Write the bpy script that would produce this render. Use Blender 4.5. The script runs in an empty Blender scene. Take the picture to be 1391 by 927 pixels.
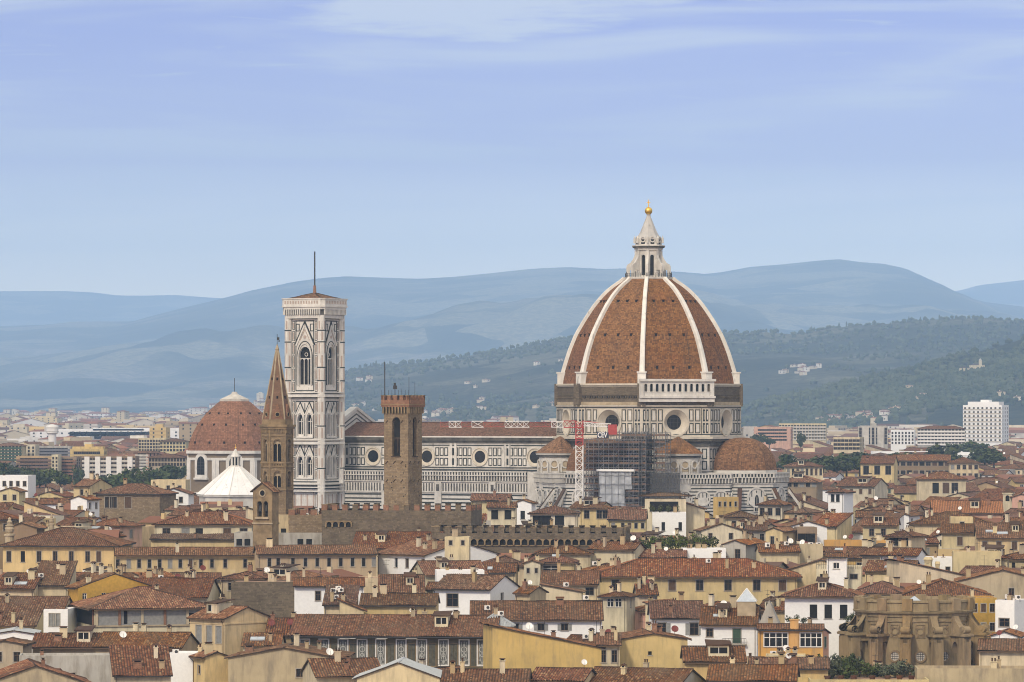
import bpy, math, random
import numpy as np
from mathutils import Vector, Matrix
sc = bpy.context.scene
R = math.radians
random.seed(11)
# ------------------------------------------------------------ camera, sky, sun, exposure
K = 6150.0          # focal length in photo pixels (1391 wide)
CX, HY, CZ = 695.5, 555.0, 54.0
cam = bpy.data.objects.new('camera', bpy.data.cameras.new('camera'))
sc.collection.objects.link(cam); sc.camera = cam
cam.location = (0, 0, CZ); cam.rotation_euler = (R(90), 0, 0)
cam.data.sensor_width = 36.0; cam.data.lens = 36.0 * K / 1391
cam.data.shift_y = (HY - 463.5) / 1391
cam.data.clip_start = 1.0; cam.data.clip_end = 150000.0
sc.view_settings.view_transform = 'Standard'; sc.view_settings.look = 'None'
sc.view_settings.gamma = 1.0; sc.view_settings.exposure = -0.06
sc.render.engine = 'CYCLES'
sc.cycles.use_denoising = True; sc.cycles.filter_width = 1.05
sc.cycles.max_bounces = 7; sc.cycles.diffuse_bounces = 3; sc.cycles.glossy_bounces = 2
sc.cycles.volume_bounces = 5; sc.cycles.transparent_max_bounces = 6
SUN_EL, SUN_AZ = 37.0, 203.0     # azimuth clockwise from the view direction (+Y)
sd = Vector((math.sin(R(SUN_AZ)) * math.cos(R(SUN_EL)), math.cos(R(SUN_AZ)) * math.cos(R(SUN_EL)), math.sin(R(SUN_EL))))
sun = bpy.data.objects.new('sun', bpy.data.lights.new('sun', 'SUN'))
sc.collection.objects.link(sun)
sun.data.energy = 2.5; sun.data.angle = R(7); sun.data.color = (1.0, 0.87, 0.68)
sun.rotation_euler = sd.to_track_quat('Z', 'Y').to_euler()

world = bpy.data.worlds.new('World'); sc.world = world; world.use_nodes = True
def build_world():
    nt = world.node_tree; nt.nodes.clear(); L = nt.links.new
    N = lambda t: nt.nodes.new(t)
    out = N('ShaderNodeOutputWorld'); bg = N('ShaderNodeBackground'); bg.inputs[1].default_value = 0.115
    L(bg.outputs[0], out.inputs[0])
    sky = N('ShaderNodeTexSky'); sky.sky_type = 'NISHITA'; sky.sun_disc = False
    sky.sun_elevation = R(SUN_EL); sky.sun_rotation = R(SUN_AZ); sky.altitude = 60; sky.air_density = 1.0; sky.dust_density = 0.6; sky.ozone_density = 3.0
    tc = N('ShaderNodeTexCoord'); sep = N('ShaderNodeSeparateXYZ'); L(tc.outputs['Generated'], sep.inputs[0])
    tint = N('ShaderNodeMix'); tint.data_type = 'RGBA'; tint.blend_type = 'MULTIPLY'; tint.inputs[0].default_value = 1.0
    L(sky.outputs[0], tint.inputs[6])
    # veil of thin blue-violet haze cloud low over the horizon (clear colour by height)
    rmp = N('ShaderNodeValToRGB'); L(sep.outputs[2], rmp.inputs[0])
    e = rmp.color_ramp.elements
    e[0].position = 0.0; e[0].color = SKY_TINT[0] + (1,)
    e[1].position = 0.5; e[1].color = SKY_TINT[4] + (1,)
    for p, c in ((0.028, SKY_TINT[1]), (0.055, SKY_TINT[2]), (0.10, SKY_TINT[3])):
        k = e.new(p); k.color = c + (1,)
    L(rmp.outputs[0], tint.inputs[7])
    # cloud streaks
    def clouds(scale, loc, det, rough, dist, lo, hi):
        mp = N('ShaderNodeMapping'); mp.inputs['Scale'].default_value = scale; mp.inputs['Location'].default_value = loc
        mp.inputs['Rotation'].default_value = (0, R(3.0), 0)
        L(tc.outputs['Generated'], mp.inputs[0])
        nz = N('ShaderNodeTexNoise'); nz.inputs['Scale'].default_value = 1.0; nz.inputs['Detail'].default_value = det
        nz.inputs['Roughness'].default_value = rough; nz.inputs['Distortion'].default_value = dist
        L(mp.outputs[0], nz.inputs[0])
        mr = N('ShaderNodeMapRange'); mr.interpolation_type = 'SMOOTHERSTEP'
        mr.inputs[1].default_value = lo; mr.inputs[2].default_value = hi
        L(nz.outputs[0], mr.inputs[0]); return mr
    def mth(op, a, b):
        m = N('ShaderNodeMath'); m.operation = op
        for i, s in enumerate((a, b)):
            if isinstance(s, (int, float)): m.inputs[i].default_value = s
            else: L(s, m.inputs[i])
        m.use_clamp = True
        return m.outputs[0]
    def rng(lo, hi, a=0., b=1.):
        m = N('ShaderNodeMapRange'); m.interpolation_type = 'SMOOTHSTEP'
        for i, v in zip((1, 2, 3, 4), (lo, hi, a, b)): m.inputs[i].default_value = v
        L(sep.outputs[2], m.inputs[0]); return m.outputs[0]
    soft = clouds((9, 4, 95), (CLOUD_OFF[0], 0, CLOUD_OFF[1]), 4, .5, .6, .40, .72)
    thin = clouds((30, 10, 420), (CLOUD_OFF[2], 0, CLOUD_OFF[3]), 6, .6, 1.2, .55, .78)
    m1 = mth('MULTIPLY', mth('MULTIPLY', soft.outputs[0], rng(.02, .075)), .75)
    m2 = mth('MULTIPLY', mth('MULTIPLY', thin.outputs[0], rng(.05, .085)), .6)
    mx = mth('MAXIMUM', m1, m2)
    # bright white bank high in the frame
    mpb = N('ShaderNodeMapping'); mpb.inputs['Scale'].default_value = (26, 8, 230); mpb.inputs['Location'].default_value = (2.2, 0, 1.7)
    L(tc.outputs['Generated'], mpb.inputs[0])
    nb = N('ShaderNodeTexNoise'); nb.inputs['Scale'].default_value = 1.0; nb.inputs['Detail'].default_value = 6; nb.inputs['Roughness'].default_value = .62
    L(mpb.outputs[0], nb.inputs[0])
    # lens-shaped region: centred on azimuth x/y = -.003, elevation .092
    dx = mth2 = N('ShaderNodeMath'); dx.operation = 'MULTIPLY_ADD'; L(sep.outputs[0], dx.inputs[0]); dx.inputs[1].default_value = 24.0; dx.inputs[2].default_value = 0.10
    dz = N('ShaderNodeMath'); dz.operation = 'MULTIPLY_ADD'; L(sep.outputs[2], dz.inputs[0]); dz.inputs[1].default_value = 115.0; dz.inputs[2].default_value = -115.0 * 0.0900
    sh = N('ShaderNodeMath'); sh.operation = 'MULTIPLY_ADD'; L(dx.outputs[0], sh.inputs[0]); sh.inputs[1].default_value = -0.42; L(dz.outputs[0], sh.inputs[2])
    p1 = N('ShaderNodeMath'); p1.operation = 'POWER'; p1.inputs[1].default_value = 2.0; L(dx.outputs[0], p1.inputs[0])
    p2 = N('ShaderNodeMath'); p2.operation = 'POWER'; p2.inputs[1].default_value = 2.0
    ab = N('ShaderNodeMath'); ab.operation = 'ABSOLUTE'; L(sh.outputs[0], ab.inputs[0]); L(ab.outputs[0], p2.inputs[0])
    ab2 = N('ShaderNodeMath'); ab2.operation = 'ABSOLUTE'; L(dx.outputs[0], ab2.inputs[0]); L(ab2.outputs[0], p1.inputs[0])
    sm = N('ShaderNodeMath'); sm.operation = 'ADD'; L(p1.outputs[0], sm.inputs[0]); L(p2.outputs[0], sm.inputs[1])
    ns = N('ShaderNodeMath'); ns.operation = 'MULTIPLY_ADD'; L(nb.outputs[0], ns.inputs[0]); ns.inputs[1].default_value = 3.4; ns.inputs[2].default_value = -1.7
    s2 = N('ShaderNodeMath'); s2.operation = 'ADD'; L(sm.outputs[0], s2.inputs[0]); L(ns.outputs[0], s2.inputs[1])
    bank = N('ShaderNodeMapRange'); bank.interpolation_type = 'SMOOTHSTEP'
    bank.inputs[1].default_value = 1.45; bank.inputs[2].default_value = 0.35; L(s2.outputs[0], bank.inputs[0])
    fwd = N('ShaderNodeMath'); fwd.operation = 'GREATER_THAN'; L(sep.outputs[1], fwd.inputs[0]); fwd.inputs[1].default_value = 0.0
    m3 = mth('MULTIPLY', mth('MULTIPLY', bank.outputs[0], fwd.outputs[0]), .9)
    mx = mth('MAXIMUM', mx, m3)
    # overhead the cloud deck closes up (soft daylight)
    mx = mth('MAXIMUM', mx, rng(.13, .40, 0., .93))
    mix = N('ShaderNodeMix'); mix.data_type = 'RGBA'; L(mx, mix.inputs[0]); L(tint.outputs[2], mix.inputs[6])
    cc = N('ShaderNodeValToRGB'); L(sep.outputs[2], cc.inputs[0])
    cc.color_ramp.elements[0].position = .1; cc.color_ramp.elements[0].color = CLOUD_COL[0] + (1,)
    cc.color_ramp.elements[1].position = .4; cc.color_ramp.elements[1].color = CLOUD_COL[1] + (1,)
    dt = N('ShaderNodeVectorMath'); dt.operation = 'DOT_PRODUCT'; L(tc.outputs['Generated'], dt.inputs[0]); dt.inputs[1].default_value = tuple(sd)
    gl = N('ShaderNodeMapRange'); gl.interpolation_type = 'SMOOTHSTEP'
    for i, v in zip((1, 2, 3, 4), (-.2, 1.0, 1.12*CLOUD_LUM, 1.6*CLOUD_LUM)): gl.inputs[i].default_value = v
    L(dt.outputs['Value'], gl.inputs[0])
    sclm = N('ShaderNodeMix'); sclm.data_type = 'RGBA'; sclm.blend_type = 'MULTIPLY'; sclm.inputs[0].default_value = 1.0
    L(cc.outputs[0], sclm.inputs[6]); cmbl = N('ShaderNodeCombineColor'); [L(gl.outputs[0], cmbl.inputs[i]) for i in range(3)]; L(cmbl.outputs[0], sclm.inputs[7])
    L(sclm.outputs[2], mix.inputs[7])
    L(mix.outputs[2], bg.inputs[0])
SKY_TINT = ((5.0,4.0,3.0), (3.2,2.5,2.15), (.92,.69,1.16), (.48,.39,1.0), (.75,.8,1.0))
HAZE_COL = (.42, .655, 1.0); HAZE_D = 5.2e-5; HAZE_G = -.45
CLOUD_COL = ((.86, .88, 1.0), (1.0, .94, .83)); CLOUD_LUM = 7.5
CLOUD_OFF = (0.3, 0.2, 1.1, 3.3)
build_world()

# ------------------------------------------------------------ helpers
col = sc.collection
def PX(px, Y): return (px - CX) * Y / K
def PZ(py, Y): return CZ - (py - HY) * Y / K
class MB:
    """collects faces, builds ONE mesh object"""
    def __init__(s): s.v = []; s.f = []; s.m = []; s.uv = []; s.T = None; s.has_uv = False
    def add(s, vs, fs, mat=0, uvs=None):
        b = len(s.v)
        if s.T is not None: vs = [tuple(s.T @ Vector(p)) for p in vs]
        s.v.extend(vs)
        for i, f in enumerate(fs):
            s.f.append([b + k for k in f]); s.m.append(mat)
            if uvs is not None: s.uv.append(uvs[i]); s.has_uv = True
            else: s.uv.append(None)
    def quad(s, a, b, c, d, mat=0, uv=None): s.add([a, b, c, d], [(0, 1, 2, 3)], mat, None if uv is None else [uv])
    def box(s, x0, x1, y0, y1, z0, z1, mat=0):
        s.add([(x0,y0,z0),(x1,y0,z0),(x1,y1,z0),(x0,y1,z0),(x0,y0,z1),(x1,y0,z1),(x1,y1,z1),(x0,y1,z1)],
              [(0,3,2,1),(4,5,6,7),(0,1,5,4),(1,2,6,5),(2,3,7,6),(3,0,4,7)], mat)
    def prism(s, poly, z0, z1, mat=0, cap=True, bottom=True):
        n = len(poly)
        vs = [(x, y, z0) for x, y in poly] + [(x, y, z1) for x, y in poly]
        fs = [(i, (i+1) % n, n + (i+1) % n, n + i) for i in range(n)]
        if cap: fs.append(tuple(range(n, 2*n)))
        if bottom: fs.append(tuple(range(n-1, -1, -1)))
        s.add(vs, fs, mat)
    def frus(s, n, r0, r1, z0, z1, mat=0, rot=0., c=(0, 0), caps=True):
        a = [rot + 2*math.pi*i/n for i in range(n)]
        vs = [(c[0]+r0*math.cos(t), c[1]+r0*math.sin(t), z0) for t in a]
        if r1 > 1e-4:
            vs += [(c[0]+r1*math.cos(t), c[1]+r1*math.sin(t), z1) for t in a]
            fs = [(i, (i+1) % n, n+(i+1) % n, n+i) for i in range(n)]
            if caps: fs += [tuple(range(n, 2*n)), tuple(range(n-1, -1, -1))]
        else:
            vs.append((c[0], c[1], z1)); fs = [(i, (i+1) % n, n) for i in range(n)]
            if caps: fs.append(tuple(range(n-1, -1, -1)))
        s.add(vs, fs, mat)
    def lathe(s, prof, n, mat=0, c=(0, 0), rot=0.):
        for (r0, z0), (r1, z1) in zip(prof[:-1], prof[1:]):
            if r0 < 1e-4 and r1 < 1e-4: continue
            if r0 < 1e-4:
                a = [rot+2*math.pi*i/n for i in range(n)]
                s.add([(c[0]+r1*math.cos(t), c[1]+r1*math.sin(t), z1) for t in a]+[(c[0],c[1],z0)], [((i+1) % n, i, n) for i in range(n)], mat)
            else: s.frus(n, r0, r1, z0, z1, mat, rot, c, caps=False)
        r, z = prof[-1]
        if r > 1e-4:
            a = [rot+2*math.pi*i/n for i in range(n)]
            s.add([(c[0]+r*math.cos(t), c[1]+r*math.sin(t), z) for t in a], [tuple(range(n))], mat)
    def bar(s, p, q, t, mat=0, t2=None):
        p, q = Vector(p), Vector(q); d = q - p
        if d.length < 1e-6: return
        d.normalize(); up = Vector((0, 0, 1)) if abs(d.z) < .95 else Vector((1, 0, 0))
        a = d.cross(up).normalized() * t/2; b = d.cross(a).normalized() * (t2 or t)/2
        vs = [tuple(o + x) for o in (p, q) for x in (a+b, b-a, -a-b, a-b)]
        s.add(vs, [(0,1,5,4),(1,2,6,5),(2,3,7,6),(3,0,4,7),(0,3,2,1),(4,5,6,7)], mat)
    # --- plates on a wall frame F = (origin, u, n): u along the wall, n outward, z up
    def plate(s, F, poly, d0, d1, mat=0):
        o, u, n = F; N_ = len(poly)
        P = lambda a, z, d: (o[0]+u[0]*a+n[0]*d, o[1]+u[1]*a+n[1]*d, o[2]+z)
        vs = [P(a, z, d0) for a, z in poly] + [P(a, z, d1) for a, z in poly]
        fs = [tuple(range(N_, 2*N_))] + [(i, (i+1) % N_, N_+(i+1) % N_, N_+i) for i in range(N_)]
        s.add(vs, fs, mat)
    def prect(s, F, a0, a1, z0, z1, d0, d1, mat=0): s.plate(F, [(a0,z0),(a1,z0),(a1,z1),(a0,z1)], d0, d1, mat)
    def pframe(s, F, a0, a1, z0, z1, t, d0, d1, mat=0):
        s.prect(F, a0, a1, z0, z0+t, d0, d1, mat); s.prect(F, a0, a1, z1-t, z1, d0, d1, mat)
        s.prect(F, a0, a0+t, z0+t, z1-t, d0, d1, mat); s.prect(F, a1-t, a1, z0+t, z1-t, d0, d1, mat)
    def pstrip(s, F, pts, w, d0, d1, mat=0):
        for (a0, z0), (a1, z1) in zip(pts[:-1], pts[1:]):
            L_ = math.hypot(a1-a0, z1-z0); 
            if L_ < 1e-6: continue
            nx, nz = -(z1-z0)/L_*w/2, (a1-a0)/L_*w/2
            s.plate(F, [(a0-nx, z0-nz), (a1-nx, z1-nz), (a1+nx, z1+nz), (a0+nx, z0+nz)], d0, d1, mat)
    def pring(s, F, ca, cz, ri, ro, d0, d1, mat=0, n=20, d1i=None):
        o, u, nn = F
        P = lambda a, z, d: (o[0]+u[0]*a+nn[0]*d, o[1]+u[1]*a+nn[1]*d, o[2]+z)
        d1i = d1 if d1i is None else d1i
        vs = []
        for i in range(n):
            c_, s_ = math.cos(2*math.pi*i/n), math.sin(2*math.pi*i/n)
            vs += [P(ca+ri*c_, cz+ri*s_, d0), P(ca+ri*c_, cz+ri*s_, d1i), P(ca+ro*c_, cz+ro*s_, d1), P(ca+ro*c_, cz+ro*s_, d0)]
        fs = []
        for i in range(n):
            j = (i+1) % n
            for k in range(3): fs.append((4*i+k, 4*i+k+1, 4*j+k+1, 4*j+k))
        s.add(vs, fs, mat)
    def pdisc(s, F, ca, cz, r, d0, d1, mat=0, n=20):
        s.plate(F, [(ca+r*math.cos(2*math.pi*i/n), cz+r*math.sin(2*math.pi*i/n)) for i in range(n)], d0, d1, mat)
    def panel(s, F, a0, a1, z0, z1, opens, depth, mat=0, mat_rev=None, mat_back=None):
        """wall sheet with rectangular openings, reveals going inward by depth"""
        o, u, n = F; mat_rev = mat if mat_rev is None else mat_rev
        P = lambda a, z, d=0.: (o[0]+u[0]*a+n[0]*d, o[1]+u[1]*a+n[1]*d, o[2]+z)
        ops = [q for q in opens if q[0] > a0+.02 and q[1] < a1-.02 and q[2] > z0+.01 and q[3] < z1-.01]
        As = sorted({a0, a1, *[q[0] for q in ops], *[q[1] for q in ops]})
        for i in range(len(As)-1):
            am = (As[i]+As[i+1])/2
            mine = sorted([q for q in ops if q[0] < am < q[1]], key=lambda q: q[2])
            zc = z0
            for q in mine:
                if q[2] > zc: s.quad(P(As[i],zc), P(As[i+1],zc), P(As[i+1],q[2]), P(As[i],q[2]), mat)
                zc = q[3]
            s.quad(P(As[i],zc), P(As[i+1],zc), P(As[i+1],z1), P(As[i],z1), mat)
        for (a, b, c, d) in ops:
            D = -depth
            if depth <= 0: continue
            s.quad(P(a,c), P(a,c,D), P(a,d,D), P(a,d), mat_rev); s.quad(P(b,c,D), P(b,c), P(b,d), P(b,d,D), mat_rev)
            s.quad(P(a,d), P(a,d,D), P(b,d,D), P(b,d), mat_rev); s.quad(P(a,c,D), P(a,c), P(b,c), P(b,c,D), mat_rev)
            if mat_back is not None: s.quad(P(a,c,D), P(b,c,D), P(b,d,D), P(a,d,D), mat_back)
    def spandrel(s, F, a0, a1, zs, zt, d0, d1, mat=0, pointed=False, n=8):
        """fills the two corners above an arch whose springing is zs and crown zt, within a0..a1"""
        c = (a0+a1)/2; r = (a1-a0)/2; h = zt - zs
        for sgn in (-1, 1):
            pts = []
            for i in range(n+1):
                t = i/n
                if pointed: x = r*math.cos(t*math.pi/2)**1.0; x = r*(1-t**1.7); z = zs + h*(1-(1-t)**1.6) if False else zs + h*math.sin(t*math.pi/2)**.9
                else: x = r*math.cos(t*math.pi/2); z = zs + h*math.sin(t*math.pi/2)
                pts.append((c+sgn*x, z))
            for (xa, za), (xb, zb) in zip(pts[:-1], pts[1:]):
                e = c+sgn*r
                if za >= zt - 1e-6 and zb >= zt-1e-6: continue
                q = [(xa, za), (e, za), (e, zb), (xb, zb)]
                if i and abs(xa-e) < 1e-6: q = [(xa, za), (e, zb), (xb, zb)]
                if sgn < 0: q = q[::-1]
                s.plate(F, q, d0, d1, mat)
    def arch(s, F, a0, a1, z0, zs, zt, d0, d1, mat=0, n=8, pointed=False):
        """solid arched panel"""
        c = (a0+a1)/2; r = (a1-a0)/2
        pts = [(a0, z0), (a1, z0)]
        for i in range(n+1):
            t = i/n
            if t <= .5:
                q = t*2; x = r*(1-q**1.7) if pointed else r*math.cos(q*math.pi/2); pts.append((c+x, zs+(zt-zs)*math.sin(q*math.pi/2)))
            else:
                q = (1-t)*2; x = r*(1-q**1.7) if pointed else r*math.cos(q*math.pi/2); pts.append((c-x, zs+(zt-zs)*math.sin(q*math.pi/2)))
        s.plate(F, pts, d0, d1, mat)
    def archpts(s, a0, a1, z0, zs, zt, n=10, pointed=False):
        c = (a0+a1)/2; r = (a1-a0)/2; pts = [(a0, z0)]
        for i in range(n+1):
            t = i/n
            q = t*2 if t <= .5 else (1-t)*2; x = r*(1-q**1.7) if pointed else r*math.cos(q*math.pi/2)
            pts.append((c-x if t <= .5 else c+x, zs+(zt-zs)*math.sin(q*math.pi/2)))
        pts.append((a1, z0)); return pts
    def mesh(s, name, mats, smooth=False):
        me = bpy.data.meshes.new(name); me.from_pydata(s.v, [], s.f); 
        for m in mats: me.materials.append(m)
        if len(mats) > 1: me.polygons.foreach_set('material_index', s.m)
        if s.has_uv:
            ul = me.uv_layers.new(name='UVMap'); flat = []
            for f, u in zip(s.f, s.uv):
                if u is None: flat.extend([0.0, 0.0]*len(f))
                else:
                    for q in u: flat.extend(q)
            ul.data.foreach_set('uv', flat)
        if smooth: me.polygons.foreach_set('use_smooth', [True]*len(s.f))
        me.update(); return me
    def build(s, name, mats, parent=None, loc=None, smooth=False, label=None):
        if not isinstance(mats, (list, tuple)): mats = [mats]
        o = bpy.data.objects.new(name, s.mesh(name, mats, smooth)); col.objects.link(o)
        if parent is not None: o.parent = parent
        if loc is not None: o.location = loc
        if label: o['label'] = label
        return o
def place(me, name, parent, loc=(0,0,0), rz=0.):
    o = bpy.data.objects.new(name, me); col.objects.link(o)
    o.parent = parent; o.location = loc; o.rotation_euler = (0, 0, rz); return o
def thing(name, label, cat, loc=(0,0,0), rz=0., group=None):
    o = bpy.data.objects.new(name, None); col.objects.link(o); o.empty_display_size = .5
    o.location = loc; o.rotation_euler = (0, 0, rz); o['label'] = label; o['category'] = cat
    if group: o['group'] = group
    return o
def tag(o, label, cat, group=None, kind=None):
    if label: o['label'] = label
    if cat: o['category'] = cat
    if group: o['group'] = group
    if kind: o['kind'] = kind
    return o
def rectF(x0, y0, x1, y1, z=0.):
    """wall frame from (x0,y0) to (x1,y1); outward normal is to the right of the direction"""
    L_ = math.hypot(x1-x0, y1-y0); u = ((x1-x0)/L_, (y1-y0)/L_); return ((x0, y0, z), u, (u[1], -u[0])), L_

# ------------------------------------------------------------ materials
def newmat(name):
    m = bpy.data.materials.new(name); m.use_nodes = True; nt = m.node_tree
    b = nt.nodes['Principled BSDF']; return m, nt, b
def nd(nt, t, **kw):
    n = nt.nodes.new(t)
    for k, v in kw.items(): setattr(n, k, v)
    return n
def noise(nt, scale, detail=4, rough=.55, src='Object', vec=None, scl=None):
    n = nd(nt, 'ShaderNodeTexNoise'); n.inputs['Scale'].default_value = scale; n.inputs['Detail'].default_value = detail; n.inputs['Roughness'].default_value = rough
    if vec is None:
        tc = nd(nt, 'ShaderNodeTexCoord'); vec = tc.outputs[src]
        oi = nd(nt, 'ShaderNodeObjectInfo'); ad = nd(nt, 'ShaderNodeVectorMath', operation='MULTIPLY_ADD')
        cmb = nd(nt, 'ShaderNodeCombineXYZ')
        for i in range(3): nt.links.new(oi.outputs['Random'], cmb.inputs[i])
        ad.inputs[1].default_value = (97, 61, 43); nt.links.new(cmb.outputs[0], ad.inputs[0]); nt.links.new(vec, ad.inputs[2]); vec = ad.outputs[0]
    if scl is not None:
        mp = nd(nt, 'ShaderNodeMapping'); mp.inputs['Scale'].default_value = scl; nt.links.new(vec, mp.inputs[0]); vec = mp.outputs[0]
    nt.links.new(vec, n.inputs['Vector']); return n.outputs[0]
def ramp(nt, fac, stops, const=False):
    r = nd(nt, 'ShaderNodeValToRGB'); e = r.color_ramp.elements
    if const: r.color_ramp.interpolation = 'CONSTANT'
    e[0].position, e[0].color = stops[0][0], tuple(stops[0][1]) + (1,)
    e[1].position, e[1].color = stops[-1][0], tuple(stops[-1][1]) + (1,)
    for p, c in stops[1:-1]: k = e.new(p); k.color = tuple(c) + (1,)
    nt.links.new(fac, r.inputs[0]); return r.outputs[0]
def mix(nt, fac, a, b, mode='MIX'):
    m = nd(nt, 'ShaderNodeMix', data_type='RGBA', blend_type=mode)
    for i, x in ((0, fac), (6, a), (7, b)):
        if isinstance(x, (int, float)): m.inputs[i].default_value = x
        elif isinstance(x, (tuple, list)): m.inputs[i].default_value = tuple(x) + ((1,) if len(x) == 3 else ())
        else: nt.links.new(x, m.inputs[i])
    return m.outputs[2]
def rangev(nt, v, a, b, c=0., d=1.):
    m = nd(nt, 'ShaderNodeMapRange')
    for i, x in zip((1,2,3,4), (a,b,c,d)): m.inputs[i].default_value = x
    nt.links.new(v, m.inputs[0]); return m.outputs[0]
def hsv_random(nt, colr, vr=.12, hr=.01, sr=.12):
    oi = nd(nt, 'ShaderNodeObjectInfo'); h = nd(nt, 'ShaderNodeHueSaturation')
    nt.links.new(colr, h.inputs['Color'])
    nt.links.new(rangev(nt, oi.outputs['Random'], 0, 1, .5-hr, .5+hr), h.inputs['Hue'])
    fr = nd(nt, 'ShaderNodeMath', operation='FRACT'); mu = nd(nt, 'ShaderNodeMath', operation='MULTIPLY'); mu.inputs[1].default_value = 17.31
    nt.links.new(oi.outputs['Random'], mu.inputs[0]); nt.links.new(mu.outputs[0], fr.inputs[0])
    nt.links.new(rangev(nt, fr.outputs[0], 0, 1, 1-vr, 1+vr), h.inputs['Value'])
    fr2 = nd(nt, 'ShaderNodeMath', operation='FRACT'); mu2 = nd(nt, 'ShaderNodeMath', operation='MULTIPLY'); mu2.inputs[1].default_value = 53.7
    nt.links.new(oi.outputs['Random'], mu2.inputs[0]); nt.links.new(mu2.outputs[0], fr2.inputs[0])
    nt.links.new(rangev(nt, fr2.outputs[0], 0, 1, 1-sr, 1+sr), h.inputs['Saturation'])
    return h.outputs[0]
def simple(name, c, rough=.8, metal=0., var=0.15, sc_=2.0, spec=.3):
    m, nt, b = newmat(name)
    n = noise(nt, sc_, 4)
    nt.links.new(mix(nt, rangev(nt, n, .3, .7), tuple(x*(1-var) for x in c), tuple(min(1, x*(1+var)) for x in c)), b.inputs['Base Color'])
    b.inputs['Roughness'].default_value = rough; b.inputs['Metallic'].default_value = metal; b.inputs['Specular IOR Level'].default_value = spec
    return m
def plaster(name, c, stain=.45, dirt=(.20, .17, .13)):
    m, nt, b = newmat(name)
    base = hsv_random(nt, mix(nt, rangev(nt, noise(nt, .35, 5, .6), .35, .65), tuple(x*.90 for x in c), tuple(min(.9, x*1.06) for x in c)), .09, .008, .12)
    st = noise(nt, .7, 6, .65, scl=(1, 1, .22))         # rain streaks
    k = rangev(nt, st, .47, .74, 0, stain)
    base = mix(nt, k, base, dirt)
    base = mix(nt, rangev(nt, noise(nt, 2.4, 4, .6, scl=(1, 1, .07)), .54, .78, 0, .38), base, tuple(x*.5 for x in c))
    pt = noise(nt, .22, 6, .7)                          # patched render
    base = mix(nt, rangev(nt, pt, .60, .66, 0, .30), base, tuple(min(.8, x*.82+.04) for x in c))
    nt.links.new(base, b.inputs['Base Color'])
    b.inputs['Roughness'].default_value = .92; b.inputs['Specular IOR Level'].default_value = .15
    bp = nd(nt, 'ShaderNodeBump'); bp.inputs['Strength'].default_value = .25; bp.inputs['Distance'].default_value = .05
    nt.links.new(noise(nt, 3, 5), bp.inputs['Height']); nt.links.new(bp.outputs[0], b.inputs['Normal'])
    return m
PAN_SHADE = .82  # strength of the shade painted between tile columns
def rooftile(name, stops, cu=.42, cv=.46, lichen=(.125,.090,.060), lk=.5, vr=.13, bump=0., spk=1.):
    m, nt, b = newmat(name)
    uv = nd(nt, 'ShaderNodeUVMap')
    oi = nd(nt, 'ShaderNodeObjectInfo')
    s = nd(nt, 'ShaderNodeVectorMath', operation='MULTIPLY'); s.inputs[1].default_value = (1/cu, 1/cv, 1); nt.links.new(uv.outputs[0], s.inputs[0])
    fl = nd(nt, 'ShaderNodeVectorMath', operation='FLOOR'); nt.links.new(s.outputs[0], fl.inputs[0])
    cmb = nd(nt, 'ShaderNodeCombineXYZ'); nt.links.new(oi.outputs['Random'], cmb.inputs[2])
    ad = nd(nt, 'ShaderNodeVectorMath', operation='ADD'); nt.links.new(fl.outputs[0], ad.inputs[0]); nt.links.new(cmb.outputs[0], ad.inputs[1])
    wn = nd(nt, 'ShaderNodeTexWhiteNoise'); nt.links.new(ad.outputs[0], wn.inputs['Vector'])
    c = ramp(nt, wn.outputs[0], stops)
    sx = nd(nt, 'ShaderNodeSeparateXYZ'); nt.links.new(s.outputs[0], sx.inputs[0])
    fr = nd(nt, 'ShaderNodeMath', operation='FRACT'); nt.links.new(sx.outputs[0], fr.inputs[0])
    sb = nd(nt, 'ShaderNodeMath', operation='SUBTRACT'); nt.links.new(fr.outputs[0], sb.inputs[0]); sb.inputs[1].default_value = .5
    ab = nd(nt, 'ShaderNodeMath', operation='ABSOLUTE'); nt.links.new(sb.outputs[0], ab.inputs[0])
    c = mix(nt, rangev(nt, ab.outputs[0], .22, .44, 0, PAN_SHADE*spk), c, (.038, .028, .022))   # gutter shade painted into the colour between the cover tiles
    big = noise(nt, .16, 6, .66)
    c = mix(nt, rangev(nt, big, .45, .68, 0, lk), c, lichen)
    red = noise(nt, .10, 5, .6, scl=(1.3, .9, 1))
    c = mix(nt, rangev(nt, red, .55, .72, 0, .35), c, (.25, .095, .050))
    sml = noise(nt, 1.0, 4, .65, vec=uv.outputs[0], scl=(2.1, .7, 1))
    c = mix(nt, rangev(nt, sml, .56, .75, 0, .40*spk), c, (.33, .25, .18))   # pale lichen and mortar
    c = mix(nt, rangev(nt, noise(nt, 1.0, 5, .7, vec=uv.outputs[0], scl=(1.9, .35, 1)), .54, .74, 0, .6*spk), c, (.040, .030, .024))  # black moss
    c = hsv_random(nt, c, vr, .006, .12)
    nt.links.new(c, b.inputs['Base Color'])
    b.inputs['Roughness'].default_value = .9; b.inputs['Specular IOR Level'].default_value = .15
    if bump:
        wv = nd(nt, 'ShaderNodeTexWave', wave_type='BANDS', bands_direction='X'); wv.inputs['Scale'].default_value = 1.0
        sp = nd(nt, 'ShaderNodeVectorMath', operation='MULTIPLY'); sp.inputs[1].default_value = (.31416/cu, 0, 0)
        nt.links.new(uv.outputs[0], sp.inputs[0]); nt.links.new(sp.outputs[0], wv.inputs[0])
        bp = nd(nt, 'ShaderNodeBump'); bp.inputs['Strength'].default_value = bump; bp.inputs['Distance'].default_value = .12
        nt.links.new(wv.outputs[0], bp.inputs['Height']); nt.links.new(bp.outputs[0], b.inputs['Normal'])
    return m
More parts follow.
